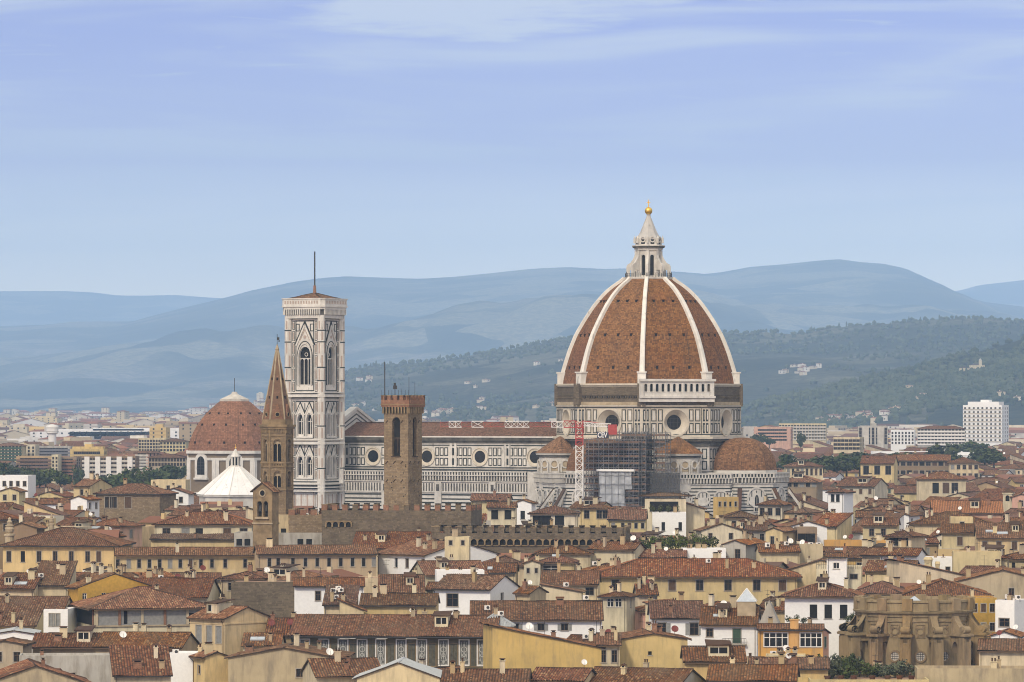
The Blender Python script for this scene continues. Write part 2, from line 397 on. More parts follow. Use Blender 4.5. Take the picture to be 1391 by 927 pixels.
def stone(name, a, bcol, sx=.8, sz=.35, mort=(.16,.13,.10), sat=.1):
    m, nt, b = newmat(name)
    tc = nd(nt, 'ShaderNodeTexCoord'); sep = nd(nt, 'ShaderNodeSeparateXYZ'); nt.links.new(tc.outputs['Object'], sep.inputs[0])
    ad = nd(nt, 'ShaderNodeMath', operation='ADD'); nt.links.new(sep.outputs[0], ad.inputs[0]); nt.links.new(sep.outputs[1], ad.inputs[1])
    cb = nd(nt, 'ShaderNodeCombineXYZ'); nt.links.new(ad.outputs[0], cb.inputs[0]); nt.links.new(sep.outputs[2], cb.inputs[1])
    br = nd(nt, 'ShaderNodeTexBrick'); br.inputs['Scale'].default_value = 1.0
    br.inputs['Brick Width'].default_value = sx; br.inputs['Row Height'].default_value = sz; br.inputs['Mortar Size'].default_value = .025
    br.inputs['Color1'].default_value = tuple(a) + (1,); br.inputs['Color2'].default_value = tuple(bcol) + (1,); br.inputs['Mortar'].default_value = tuple(mort) + (1,)
    nt.links.new(cb.outputs[0], br.inputs['Vector'])
    c = mix(nt, rangev(nt, noise(nt, .25, 6, .65), .4, .7, 0, .55), br.outputs[0], tuple(x*.55 for x in a))
    c = mix(nt, rangev(nt, noise(nt, 1.7, 4, .6), .55, .75, 0, .6), c, tuple(min(1, x*1.5) for x in bcol))
    nt.links.new(c, b.inputs['Base Color']); b.inputs['Roughness'].default_value = .95; b.inputs['Specular IOR Level'].default_value = .15
    bp = nd(nt, 'ShaderNodeBump'); bp.inputs['Strength'].default_value = .5; bp.inputs['Distance'].default_value = .08
    nt.links.new(noise(nt, 2.5, 5), bp.inputs['Height']); nt.links.new(bp.outputs[0], b.inputs['Normal'])
    return m
def marble(name, c=(.58,.56,.52), grime=(.22,.20,.17), k=.6, seam=0.):
    m, nt, b = newmat(name)
    base = mix(nt, rangev(nt, noise(nt, .5, 6, .6), .3, .7), tuple(x*.86 for x in c), tuple(min(.85, x*1.1) for x in c))
    base = mix(nt, rangev(nt, noise(nt, .16, 6, .7, scl=(1,1,.45)), .48, .75, 0, k), base, grime)
    base = mix(nt, rangev(nt, noise(nt, .9, 5, .65, scl=(1,1,.3)), .60, .80, 0, .8), base, (.10,.095,.085))
    nt.links.new(base, b.inputs['Base Color']); b.inputs['Roughness'].default_value = .7; b.inputs['Specular IOR Level'].default_value = .25
    return m
M = {}
PL = dict(cream=(.62,.52,.34), white=(.62,.56,.43), pale=(.62,.55,.40), ochre=(.60,.455,.235), yellow=(.60,.44,.185), butter=(.61,.50,.28), beige=(.45,.37,.25),
          grey=(.42,.40,.36), orange=(.58,.31,.09), pink=(.60,.36,.26), tan=(.42,.32,.19), brown=(.27,.20,.13), olive=(.16,.13,.065), gold=(.50,.34,.085))
for k_, c_ in PL.items(): M[k_] = plaster('plaster_' + k_, c_, .62 if k_ not in ('beige', 'grey') else .85)
TS = [(0,(0.081,0.041,0.023)),(.22,(0.126,0.058,0.030)),(.50,(0.186,0.079,0.038)),(.74,(0.236,0.103,0.049)),(.93,(0.277,0.141,0.073)),(1,(0.332,0.210,0.123))]
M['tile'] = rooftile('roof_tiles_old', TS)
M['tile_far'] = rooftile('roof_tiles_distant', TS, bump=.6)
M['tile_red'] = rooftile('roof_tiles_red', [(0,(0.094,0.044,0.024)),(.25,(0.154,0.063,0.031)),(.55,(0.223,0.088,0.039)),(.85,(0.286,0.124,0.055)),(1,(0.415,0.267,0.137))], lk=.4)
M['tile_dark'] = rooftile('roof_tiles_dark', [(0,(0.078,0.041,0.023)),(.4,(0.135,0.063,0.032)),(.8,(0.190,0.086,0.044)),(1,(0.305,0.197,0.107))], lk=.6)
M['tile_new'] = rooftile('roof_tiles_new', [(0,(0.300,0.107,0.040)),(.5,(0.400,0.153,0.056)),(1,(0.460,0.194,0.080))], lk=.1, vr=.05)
M['stone'] = stone('brown_rubble_stone', (.20,.145,.088), (.29,.22,.14))
M['stone_dark'] = stone('dark_rubble_stone', (.115,.092,.066), (.18,.145,.10))
M['brick'] = stone('red_brick', (.27,.125,.075), (.33,.17,.10), .5, .16)
M['rib'] = marble('rib_marble', (.70,.68,.63), k=.35); M['sandstone'] = simple('weathered_sandstone', (.24,.175,.10), .95, var=.35, sc_=.6)
M['sandstone_lt'] = simple('pale_sandstone', (.38,.31,.21), .95, var=.25, sc_=.6)
M['marble'] = marble('white_marble'); M['marble_clean'] = marble('pale_marble', (.64,.62,.58), k=.4); M['marble_warm'] = marble('cream_marble', (.57,.52,.43), k=.45)
M['marble_pink'] = marble('pink_marble', (.43,.34,.29), k=.3)
M['green'] = simple('dark_green_marble', (.022,.027,.024), .6, var=.3)
M['grime'] = simple('weathered_shaded_marble', (.09,.085,.075), .9, var=.5, sc_=.5)  # black weathering, and also the painted shadow under the drum cornice
M['dark'] = simple('dark_opening', (.016,.015,.015), .7, var=.2, spec=.1)
M['glass'] = simple('window_glass', (.014,.015,.017), .25, var=.2, spec=.2)
M['wood'] = simple('dark_timber', (.050,.033,.022), .8, var=.3)
M['frame_w'] = simple('white_paint', (.72,.70,.66), .6, var=.06); M['frame_b'] = simple('brown_paint', (.12,.075,.045), .7)
M['sh_grey'] = simple('grey_shutter_paint', (.25,.25,.24), .7); M['sh_green'] = simple('green_shutter_paint', (.045,.085,.055), .7); M['sh_brown'] = simple('brown_shutter_paint', (.095,.055,.032), .7)
M['surround'] = simple('grey_stone_surround', (.36,.33,.28), .9)
M['metal'] = simple('zinc_sheet', (.42,.44,.45), .45, .4, var=.12); M['dmetal'] = simple('dark_iron', (.05,.05,.052), .6, .3)
M['dish'] = simple('white_enamel', (.78,.77,.74), .5, var=.08); M['dish_red'] = simple('dark_red_enamel', (.16,.035,.028), .6)
M['terrace'] = simple('terrace_clay_floor', (.30,.19,.13), .9, var=.3, sc_=.5)
M['conc'] = simple('pale_concrete', (.50,.47,.42), .9, var=.2, sc_=.4)
M['white'] = simple('white_sheet', (.80,.80,.79), .7, var=.05)
M['gold'] = simple('gilded_copper', (.85,.55,.12), .28, .9, var=.1)
M['skyl'] = simple('skylight_glass', (.42,.47,.52), .15, .0, var=.1, spec=.6)
M['red'] = simple('red_paint', (.38,.06,.055), .55, var=.15); M['cwhite'] = simple('crane_white_paint', (.74,.73,.72), .55, var=.1)
# ------------------------------------------------------------ house kit
rnd = random.Random(5)
def slope(mb, P0, ud, vd, U, V, rl, rr, t, corr, mat=0, seed=0.):
    ud, vd, P0 = Vector(ud), Vector(vd), Vector(P0); n = ud.cross(vd)
    st = .21 if corr else 1.5
    nc = max(2, int(round(U/st))); nc += nc % 2
    def vm(u):
        q = V
        if rl: q = min(q, u*rl)
        if rr: q = min(q, (U-u)*rr)
        return max(q, 0.)
    us = [U*i/nc for i in range(nc+1)]
    if not corr:
        for r_, side in ((rl, 0), (rr, 1)):
            if r_:
                k = V/r_; us.append(k if side == 0 else U-k)
        us = sorted(set(round(x, 4) for x in us if 0 <= x <= U))
    nv = max(2, int(V/1.6))
    vs, uvs = [], []
    for i, u in enumerate(us):
        m_ = vm(u); jz = rnd.uniform(-.025, .025); je = rnd.uniform(-.05, .03) if corr else 0.
        for j in range(nv+1):
            v = m_*j/nv
            o = (.13*(i % 2) if corr else 0.) + .11*math.sin(.55*u+seed)*math.sin(.6*v+seed*1.7) + .03*math.sin(1.7*u+seed*3)*math.sin(1.1*v) + jz
            p = P0 + ud*u + vd*(v + (je if j == 0 else 0.)) + n*(t+o); vs.append(tuple(p)); uvs.append((u, v))
    fs, fu = [], []
    for i in range(len(us)-1):
        for j in range(nv):
            a, b, c, d = i*(nv+1)+j, (i+1)*(nv+1)+j, (i+1)*(nv+1)+j+1, i*(nv+1)+j+1
            um = (us[i]+us[i+1])/2
            fs.append((a, b, c, d)); fu.append([uvs[k] for k in (a, b, c, d)])
    mb.add(vs, fs, mat, fu)
    # underside and fascia
    pts = [(0, 0), (U, 0)]
    if rr: pts.append((U - V/rr, V)) if V/rr < U/2 + 1e-3 or not rl else None
    else: pts.append((U, V))
    if rl:
        if V/rl < U/2 + 1e-3 or not rr: pts.append((V/rl, V))
    else: pts.append((0, V))
    if rl and rr and (V/rl + V/rr) > U - 1e-3: pts = [(0, 0), (U, 0), (U*rr/(rl+rr), U*rr/(rl+rr)*rl)]
    W = lambda u, v, k: tuple(P0 + ud*u + vd*v + n*k)
    mb.add([W(u, v, 0) for u, v in pts], [tuple(range(len(pts)-1, -1, -1))], 1)
    mb.quad(W(0,0,0), W(U,0,0), W(U,0,t), W(0,0,t), 1)
    if not rl: mb.quad(W(0,V,0), W(0,0,0), W(0,0,t+.04), W(0,V,t+.04), 1)
    if not rr: mb.quad(W(U,0,0), W(U,V,0), W(U,V,t+.04), W(U,0,t+.04), 1)

def roof_mesh(kind, w, d, h, pitch, o, corr, t=.14):
    """local, centred; returns MB, zf(x,y), gables"""
    mb = MB(); s = rnd.uniform(0, 50); og = .30
    th = R(pitch); c, sn, tn = math.cos(th), math.sin(th), math.tan(th)
    def cap(p, q):
        p, q = Vector(p), Vector(q); k = max(1, int((q-p).length/2.2))
        for i in range(k):
            a, b = p.lerp(q, i/k), p.lerp(q, (i+1)/k); dz = rnd.uniform(-.03, .05)
            mb.bar(a+Vector((0,0,dz)), b+Vector((0,0,dz)), .26, 0, .2)
    if kind == 'e':
        V = (d/2+o)/c; ze = h - o*tn
        slope(mb, (-w/2-og, -d/2-o, ze), (1,0,0), (0,c,sn), w+2*og, V, None, None, t, corr, 0, s)
        slope(mb, (w/2+og, d/2+o, ze), (-1,0,0), (0,-c,sn), w+2*og, V, None, None, t, False, 0, s+3)
        zr = h + d/2*tn + t; cap((-w/2-og, 0, zr+.05), (w/2+og, 0, zr+.05))
        zf = lambda x, y: h + t + (d/2-abs(y))*tn
    elif kind == 'g':
        V = (w/2+o)/c; ze = h - o*tn
        slope(mb, (w/2+o, -d/2-og, ze), (0,1,0), (-c,0,sn), d+2*og, V, None, None, t, corr, 0, s)
        slope(mb, (-w/2-o, d/2+og, ze), (0,-1,0), (c,0,sn), d+2*og, V, None, None, t, corr, 0, s+3)
        zr = h + w/2*tn + t; cap((0, -d/2-og, zr+.05), (0, d/2+og, zr+.05))
        zf = lambda x, y: h + t + (w/2-abs(x))*tn
    elif kind in ('h', 'p'):
        W_, D_ = w+2*o, d+2*o; m_ = min(W_, D_)/2; V = m_/c; ze = h - o*tn; r = 1/c
        slope(mb, (-W_/2, -D_/2, ze), (1,0,0), (0,c,sn), W_, V, r, r, t, corr, 0, s)
        slope(mb, (W_/2, D_/2, ze), (-1,0,0), (0,-c,sn), W_, V, r, r, t, False, 0, s+1)
        slope(mb, (W_/2, -D_/2, ze), (0,1,0), (-c,0,sn), D_, V, r, r, t, corr, 0, s+2)
        slope(mb, (-W_/2, D_/2, ze), (0,-1,0), (c,0,sn), D_, V, r, r, t, corr, 0, s+3)
        zr = ze + m_*tn + t + .03
        rx, ry = max(0, W_/2-m_), max(0, D_/2-m_)
        if rx > .3: cap((-rx, 0, zr+.03), (rx, 0, zr+.03))
        if ry > .3: cap((0, -ry, zr+.03), (0, ry, zr+.03))
        for sx in (-1, 1):
            for sy in (-1, 1): cap((sx*W_/2, sy*D_/2, ze+t+.03), (sx*rx, sy*ry, zr+.02))
        zf = lambda x, y: ze + t + min(W_/2-abs(x), D_/2-abs(y))*tn
    elif kind == 's':
        V = (d+2*o)/c; ze = h - o*tn
        slope(mb, (-w/2-og, -d/2-o, ze), (1,0,0), (0,c,sn), w+2*og, V, None, None, t, corr, 0, s)
        zf = lambda x, y: h + t + (y+d/2)*tn
    elif kind == 'r':
        V = (w+2*o)/c; ze = h - o*tn
        slope(mb, (w/2+o, -d/2-og, ze), (0,1,0), (-c,0,sn), d+2*og, V, None, None, t, corr, 0, s)
        zf = lambda x, y: h + t + (w/2-x)*tn
    elif kind == 'l':
        V = (w+2*o)/c; ze = h - o*tn
        slope(mb, (-w/2-o, d/2+og, ze), (0,-1,0), (c,0,sn), d+2*og, V, None, None, t, corr, 0, s)
        zf = lambda x, y: h + t + (w/2+x)*tn
    else:
        zf = lambda x, y: h
    return mb, zf
# --- window unit: origin at the bottom centre of an opening w x h; the wall plane is y=0, inside is +y
_wc = {}
def win_mesh(w, h, style):
    k = (w, h, style)
    if k in _wc: return _wc[k]
    mb = MB(); F = ((0,0,0), (1,0), (0,-1))
    mats = [M['surround'], M['frame_w'] if 'w' in style else M['frame_b'], M['glass'], M['dark'], M['sh_grey'] if 'G' not in style else M['sh_green']]
    if 'B' in style: mats[4] = M['sh_brown']
    if 's' in style:
        t = .13
        mb.prect(F, -w/2-t, -w/2, 0, h, 0.003, .05, 0); mb.prect(F, w/2, w/2+t, 0, h, .003, .05, 0)
        mb.prect(F, -w/2-t, w/2+t, h, h+t, .003, .06, 0)
    mb.prect(F, -w/2-.16, w/2+.16, -.12, -.005, -.1, .12, 0)
    if 'o' in style:
        mb.prect(F, -w/2, w/2, 0, h, -.27, -.25, 3)
    elif 'c' in style:
        for a, b in ((-w/2+.02, -.015), (.015, w/2-.02)):
            mb.prect(F, a, b, .02, h-.02, -.12, -.07, 4)
            for q in range(int(h/.22)): mb.prect(F, a+.08, b-.08, .1+q*.22, .2+q*.22, -.07, -.05, 4)
    else:
        mb.prect(F, -w/2, w/2, 0, h, -.24, -.22, 2)
        mb.pframe(F, -w/2, w/2, 0, h, .075, -.22, -.15, 1)
        if w > .8: mb.prect(F, -.04, .04, .075, h-.075, -.22, -.14, 1)
        if h > 1.3: mb.prect(F, -w/2+.075, w/2-.075, h*.62, h*.62+.05, -.22, -.145, 1)
    me = mb.mesh('window', mats); _wc[k] = me; return me
def shut_mesh(w, h, colr):
    k = ('s', w, h, colr)
    if k in _wc: return _wc[k]
    mb = MB(); mb.box(0, w, -.075, -.03, .02, h-.02)
    for q in range(int(h/.25)): mb.box(.08, w-.08, -.09, -.075, .1+q*.25, .24+q*.25)
    _wc[k] = mb.mesh('shutter', [M[colr]]); return _wc[k]
def chim_mesh(i):
    k = ('chim', i)
    if k in _wc: return _wc[k]
    r = random.Random(i*7+1); mb = MB(); w, d, h = r.uniform(.5, 1.3), r.uniform(.5, .8), r.uniform(.9, 1.9)
    mb.box(-w/2, w/2, -d/2, d/2, -.8, h)
    mb.box(-w/2-.09, w/2+.09, -d/2-.09, d/2+.09, h, h+.1)
    if i % 3 == 0:
        for sx in (-1, 1):
            for sy in (-1, 1): mb.box(sx*w/2-.07*(sx > 0)*2, sx*w/2+.14*(sx < 0), sy*d/2-.14*(sy > 0), sy*d/2+.14*(sy < 0), h+.1, h+.38)
        mb.box(-w/2+.14, w/2-.14, -d/2+.14, d/2-.14, h+.1, h+.33, 2)
        z = h+.38; mb.add([(-w/2-.12,-d/2-.12,z),(w/2+.12,-d/2-.12,z),(w/2+.12,d/2+.12,z),(-w/2-.12,d/2+.12,z),(-w/2-.12,0,z+.3),(w/2+.12,0,z+.3)],
               [(0,1,5,4),(2,3,4,5),(1,2,5),(3,0,4),(3,2,1,0)], 1)
    elif i % 3 == 1:
        n = 1 + int(w/.5)
        for q in range(n):
            x = -w/2 + w*(q+.5)/n; mb.frus(8, .13, .11, h+.1, h+.55, 1, 0, (x, 0)); mb.frus(8, .17, .17, h+.55, h+.62, 1, 0, (x, 0))
    else:
        mb.box(-w/2+.1, w/2-.1, -d/2+.1, d/2-.1, h+.1, h+.3, 2); mb.box(-w/2-.05, w/2+.05, -d/2-.05, d/2+.05, h+.3, h+.38, 1)
    _wc[k] = mb.mesh('chimney', [M[('pale','beige','cream','brick','tan')[i % 5]], M['tile_red'], M['dark']]); return _wc[k]
def dish_mesh(red, r=.45):
    k = ('dish', red, r)
    if k in _wc: return _wc[k]
    mb = MB(); mb.T = Matrix.Translation((0, 0, 1.1)) @ Matrix.Rotation(R(62), 4, 'X')
    prof = [(r*q, .22*r*q*q) for q in (0, .35, .7, 1)]
    mb.lathe(prof[:-1]+[prof[-1]], 14, 0); mb.f.pop(); mb.m.pop(); mb.uv.pop()
    mb.lathe([(r*q, .22*r*q*q-.03) for q in (1.02, .7, .35, 0)], 14, 0)
    mb.bar((0, -r, .22*r), (0, 0, .75*r), .03, 1); mb.T = None
    mb.bar((0, .08, 1.1), (0, .08, -.4), .06, 1)
    _wc[k] = mb.mesh('satellite_dish', [M['dish_red' if red else 'dish'], M['dmetal']]); return _wc[k]
def ant_mesh(i):
    k = ('ant', i)
    if k in _wc: return _wc[k]
    r = random.Random(i+40); h = r.uniform(2.2, 4.2); mb = MB(); mb.bar((0,0,-.4), (0,0,h), .055)
    for q in range(2):
        z = h - .15 - q*.8; l = r.uniform(.5, .9); a = r.uniform(0, 3.1); dx, dy = math.cos(a), math.sin(a)
        mb.bar((-dx*l, -dy*l, z), (dx*l, dy*l, z), .04)
        for s_ in (-.9, -.45, 0, .45, .9): mb.bar((dx*l*s_-dy*.3, dy*l*s_+dx*.3, z), (dx*l*s_+dy*.3, dy*l*s_-dx*.3, z), .028)
    _wc[k] = mb.mesh('aerial', [M['dmetal']]); return _wc[k]
def ac_mesh():
    k = 'ac'
    if k in _wc: return _wc[k]
    mb = MB(); mb.box(-.5, .5, -.2, .2, 0, .75, 0); F = ((0,-.2,0),(1,0),(0,-1)); mb.pdisc(F, .12, .38, .27, .003, .02, 1, 12); mb.pring(F, .12, .38, .27, .31, .003, .04, 0, 12)
    mb.box(-.45, -.38, -.2, .2, -.5, 0, 1); mb.box(.38, .45, -.2, .2, -.5, 0, 1)
    _wc[k] = mb.mesh('air_conditioner', [M['frame_w'], M['dmetal']]); return _wc[k]
def sky_mesh(w, h):
    k = ('sky', w, h)
    if k in _wc: return _wc[k]
    mb = MB(); mb.box(-w/2, w/2, -h/2, h/2, -.1, .12, 0)
    n = max(1, int(w/.8))
    for q in range(n): mb.box(-w/2+w*q/n+.06, -w/2+w*(q+1)/n-.06, -h/2+.06, h/2-.06, .12, .135, 1)
    _wc[k] = mb.mesh('skylight', [M['metal'], M['skyl']]); return _wc[k]
def dormer_mesh(i):
    k = ('dormer', i)
    if k in _wc: return _wc[k]
    w, h = ((1.5, 1.5), (2.2, 1.7), (3.2, 1.6))[i]; mb = MB(); F = ((-w/2, -1.2, 0), (1,0), (0,-1))
    mb.panel(F, 0, w, -.6, h, [(.25, w-.25, .35, h-.3)], .2, 0, 0, 2); mb.quad((w/2,-1.2,-.6), (w/2,3,-.6), (w/2,3,h), (w/2,-1.2,h), 0); mb.quad((-w/2,3,-.6), (-w/2,-1.2,-.6), (-w/2,-1.2,h), (-w/2,3,h), 0)
    mb.prect(F, w/2-.05, w/2+.05, .35, h-.3, -.18, -.1, 3); r_, _ = roof_mesh('s', w+.2, 4.2, h, 7, .25, False); mb.add([(p[0], p[1]+.9, p[2]) for p in r_.v], r_.f, 1)
    _wc[k] = mb.mesh('dormer', [M['pale'], M['tile'], M['dark'], M['frame_w']]); return _wc[k]
FOOT = []      # footprints (cx, cy, rot, w/2, d/2)
KEEP = []      # (x0, x1, ytop, ybot, Y)
REFS = []      # (px, py, short phrase)
OCC = []       # painter entries of built things: (Y, x0, x1, ytop)
GRP = 'tiled houses of the old town'
def house(label, cx, cy, rot, w, d, h, roof='e', pitch=18, wall='cream', tile='tile', over=.6, fw=(), sw=(), lw=(), near=True,
          chim=0, dish=0, ant=0, sky=0, ac=0, name='house', cat='house', group=GRP, tag_it=True, floor_top=None, gutter=True, seed=0, band=None, shc='sh_grey', parapet=.9):
    r = random.Random(seed*31+int(abs(cx)*10)+int(cy))
    T = thing(name, label, cat, (cx, cy, 0), rot, group)
    tn = math.tan(R(pitch))
    mb = MB()
    Ff, _ = rectF(-w/2, -d/2, w/2, -d/2); Fr, _ = rectF(w/2, -d/2, w/2, d/2); Fb, _ = rectF(w/2, d/2, -w/2, d/2); Fl, _ = rectF(-w/2, d/2, -w/2, -d/2)
    op = lambda ws, off: [(x+off-a/2, x+off+a/2, z, z+b) for (x, a, b, z, st) in ws]
    hf = hb = h; hl = hr = h
    if roof == 's': hb = h + d*tn
    mb.panel(Ff, 0, w, 0, h, op(fw, w/2), .28); mb.panel(Fr, 0, d, 0, h, op(sw, 0), .28); mb.panel(Fl, 0, d, 0, h, [(d-b, d-a, z0, z1) for a, b, z0, z1 in op(lw, 0)], .28)
    mb.quad((w/2,d/2,0), (-w/2,d/2,0), (-w/2,d/2,h), (w/2,d/2,h))
    x0, x1, y0, y1 = -w/2, w/2, -d/2, d/2
    if roof == 'e':
        for x in (x0, x1): mb.add([(x, y0, h), (x, y1, h), (x, 0, h+d/2*tn)], [(0, 1, 2) if x > 0 else (1, 0, 2)])
    elif roof == 'g':
        for y in (y0, y1): mb.add([(x0, y, h), (x1, y, h), (0, y, h+w/2*tn)], [(0, 1, 2) if y < 0 else (1, 0, 2)])
    elif roof == 's':
        for x in (x0, x1): mb.add([(x, y0, h), (x, y1, h), (x, y1, h+d*tn)], [(0, 1, 2) if x > 0 else (1, 0, 2)])
        mb.quad((x1, y1, h), (x0, y1, h), (x0, y1, h+d*tn), (x1, y1, h+d*tn))
    elif roof in 'rl':
        e = 1 if roof == 'r' else -1
        for y in (y0, y1): mb.add([(x0, y, h), (x1, y, h), (-e*w/2, y, h+w*tn)], [(0, 1, 2) if y < 0 else (1, 0, 2)])
        a = -e*w/2
        mb.quad((a, y1, h), (a, y0, h), (a, y0, h+w*tn), (a, y1, h+w*tn))
    elif roof == 'f':
        for (a, b, c_, d_) in ((x0, x1, y0, y0+.25), (x0, x1, y1-.25, y1), (x0, x0+.25, y0+.25, y1-.25), (x1-.25, x1, y0+.25, y1-.25)):
            mb.box(a, b, c_, d_, h, h+parapet)
    if band:
        for F, L_ in ((Ff, w), (Fr, d), (Fl, d)): mb.prect(F, -.06, L_+.06, h-band[0], h-band[0]+band[1], .003, .10)
    wallo = mb.build('wall', [M[wall]], T)
    ro, zf = roof_mesh(roof, w, d, h, pitch, over, near)
    if roof != 'f':
        rob = ro.build('roof', [M[tile], M['wood']], T)
        if gutter and near and roof in 'eghs':
            g = MB(); ze = h - over*tn
            if roof in 'eh' or roof == 's':
                g.bar((x0-over*(roof == 'h'), y0-over-.08, ze-.02), (x1+over*(roof == 'h'), y0-over-.08, ze-.02), .15)
                xs = x0+.3 if r.random() < .5 else x1-.3
                g.bar((xs, y0-over-.08, ze), (xs, y0-.08, ze-.6), .09); g.bar((xs, y0-.08, ze-.6), (xs, y0-.08, 2), .09)
            if roof in 'gh':
                g.bar((x1+over+.08, y0, ze-.02), (x1+over+.08, y1, ze-.02), .15)
            g.build('gutter', M['frame_b'] if r.random() < .6 else M['dmetal'], T)
    else:
        fl = MB(); fl.box(x0+.25, x1-.25, y0+.25, y1-.25, h-.1, h+.05); rob = fl.build('roof', [M['terrace' if r.random() < .6 else 'conc']], T)
    for F_, ws, off in (('f', fw, 0), ('r', sw, 0), ('l', lw, 0)):
        for (x, a, b, z, st) in ws:
            a_, b_ = round(a, 2), round(b, 2)
            if near and st in ('s', 'sb', 'sw') and len(fw) + len(sw) + len(lw) > 2 and r.random() < .26: st = r.choice(('scB', 'sc', 'scB', 'o'))
            if F_ == 'f': loc, rz = (x, y0, z), 0.
            elif F_ == 'r': loc, rz = (x1, y0+x, z), R(90)
            else: loc, rz = (x0, y0+x, z), R(-90)
            o = place(win_mesh(a_, b_, st), 'window', T, loc, rz)
            if 'O' in st:
                sm = shut_mesh(round(a_/2, 2), b_, shc)
                place(sm, 'shutter', o, (-a_-.02, 0, 0)); place(sm, 'shutter', o, (a_/2+.02, 0, 0))
    def spot(yfront=True):
        x, y = r.uniform(x0*.8, x1*.8), r.uniform(y0*.75, y1*.35)
        return x, y, zf(x, y)
    for i in range(chim + (r.choice((0,1,1,2)) if near else 0)): 
        x, y, z = spot(); place(chim_mesh(r.randrange(15)), 'chimney', rob, (x, y, z-.1), r.choice((0, R(90))))
    if near and roof in 'eh' and d > 8 and w > 7 and r.random() < .32:
        x = r.uniform(x0*.55, x1*.55); y = y0*.5; place(dormer_mesh(r.randrange(3)), 'dormer', rob, (x, y, zf(x, y)-.25))
    for i in range((dish+1)//2 if dish > 1 else dish*(r.random() < .6)):
        x, y, z = spot(); place(dish_mesh(r.random() < .3, r.choice((.45, .6))), 'satellite_dish', rob, (x, y, z), -rot + R(r.uniform(-35, 25)))
    for i in range(ant):
        x, y, z = spot(); place(ant_mesh(r.randrange(6)), 'aerial', rob, (x, y, z-.1))
    for i in range(ac):
        x, y, z = spot(); place(ac_mesh(), 'air_conditioner', rob, (x, y, z+.4), -rot)
    for i in range(sky):
        if roof in 'ehs':
            x, y = r.uniform(x0*.6, x1*.6), y0*r.uniform(.35, .75); o = place(sky_mesh(*r.choice(((1.0, 1.4), (1.6, 1.2), (2.4, 1.4)))), 'skylight', rob, (x, y, zf(x, y)+.12)); o.rotation_euler = (R(pitch), 0, 0)
    return T, wallo, rob, zf
YE = [560,570,580,590,600,610,620,640,660,680,700,720,740,760,800,850,900,930,990,1100]
YV = [14000,9500,6500,4500,3200,2600,2200,1750,1500,1300,1120,1020,960,920,850,770,700,660,590,480]
def rowY(y): return float(np.interp(y, YE, YV))
def footrec(cx, cy, rot, w, d): FOOT.append((cx, cy, rot, w/2, d/2))
def proj(x, y, z): return CX + K*x/y, HY + K*(CZ-z)/y
STY = {'o': 'o', 's': 's', 'd': 's', 'b': 'sb', 'c': 'sc', 'g': 'scG', 'w': 'w', 'O': 'sO', 'B': 'scB'}
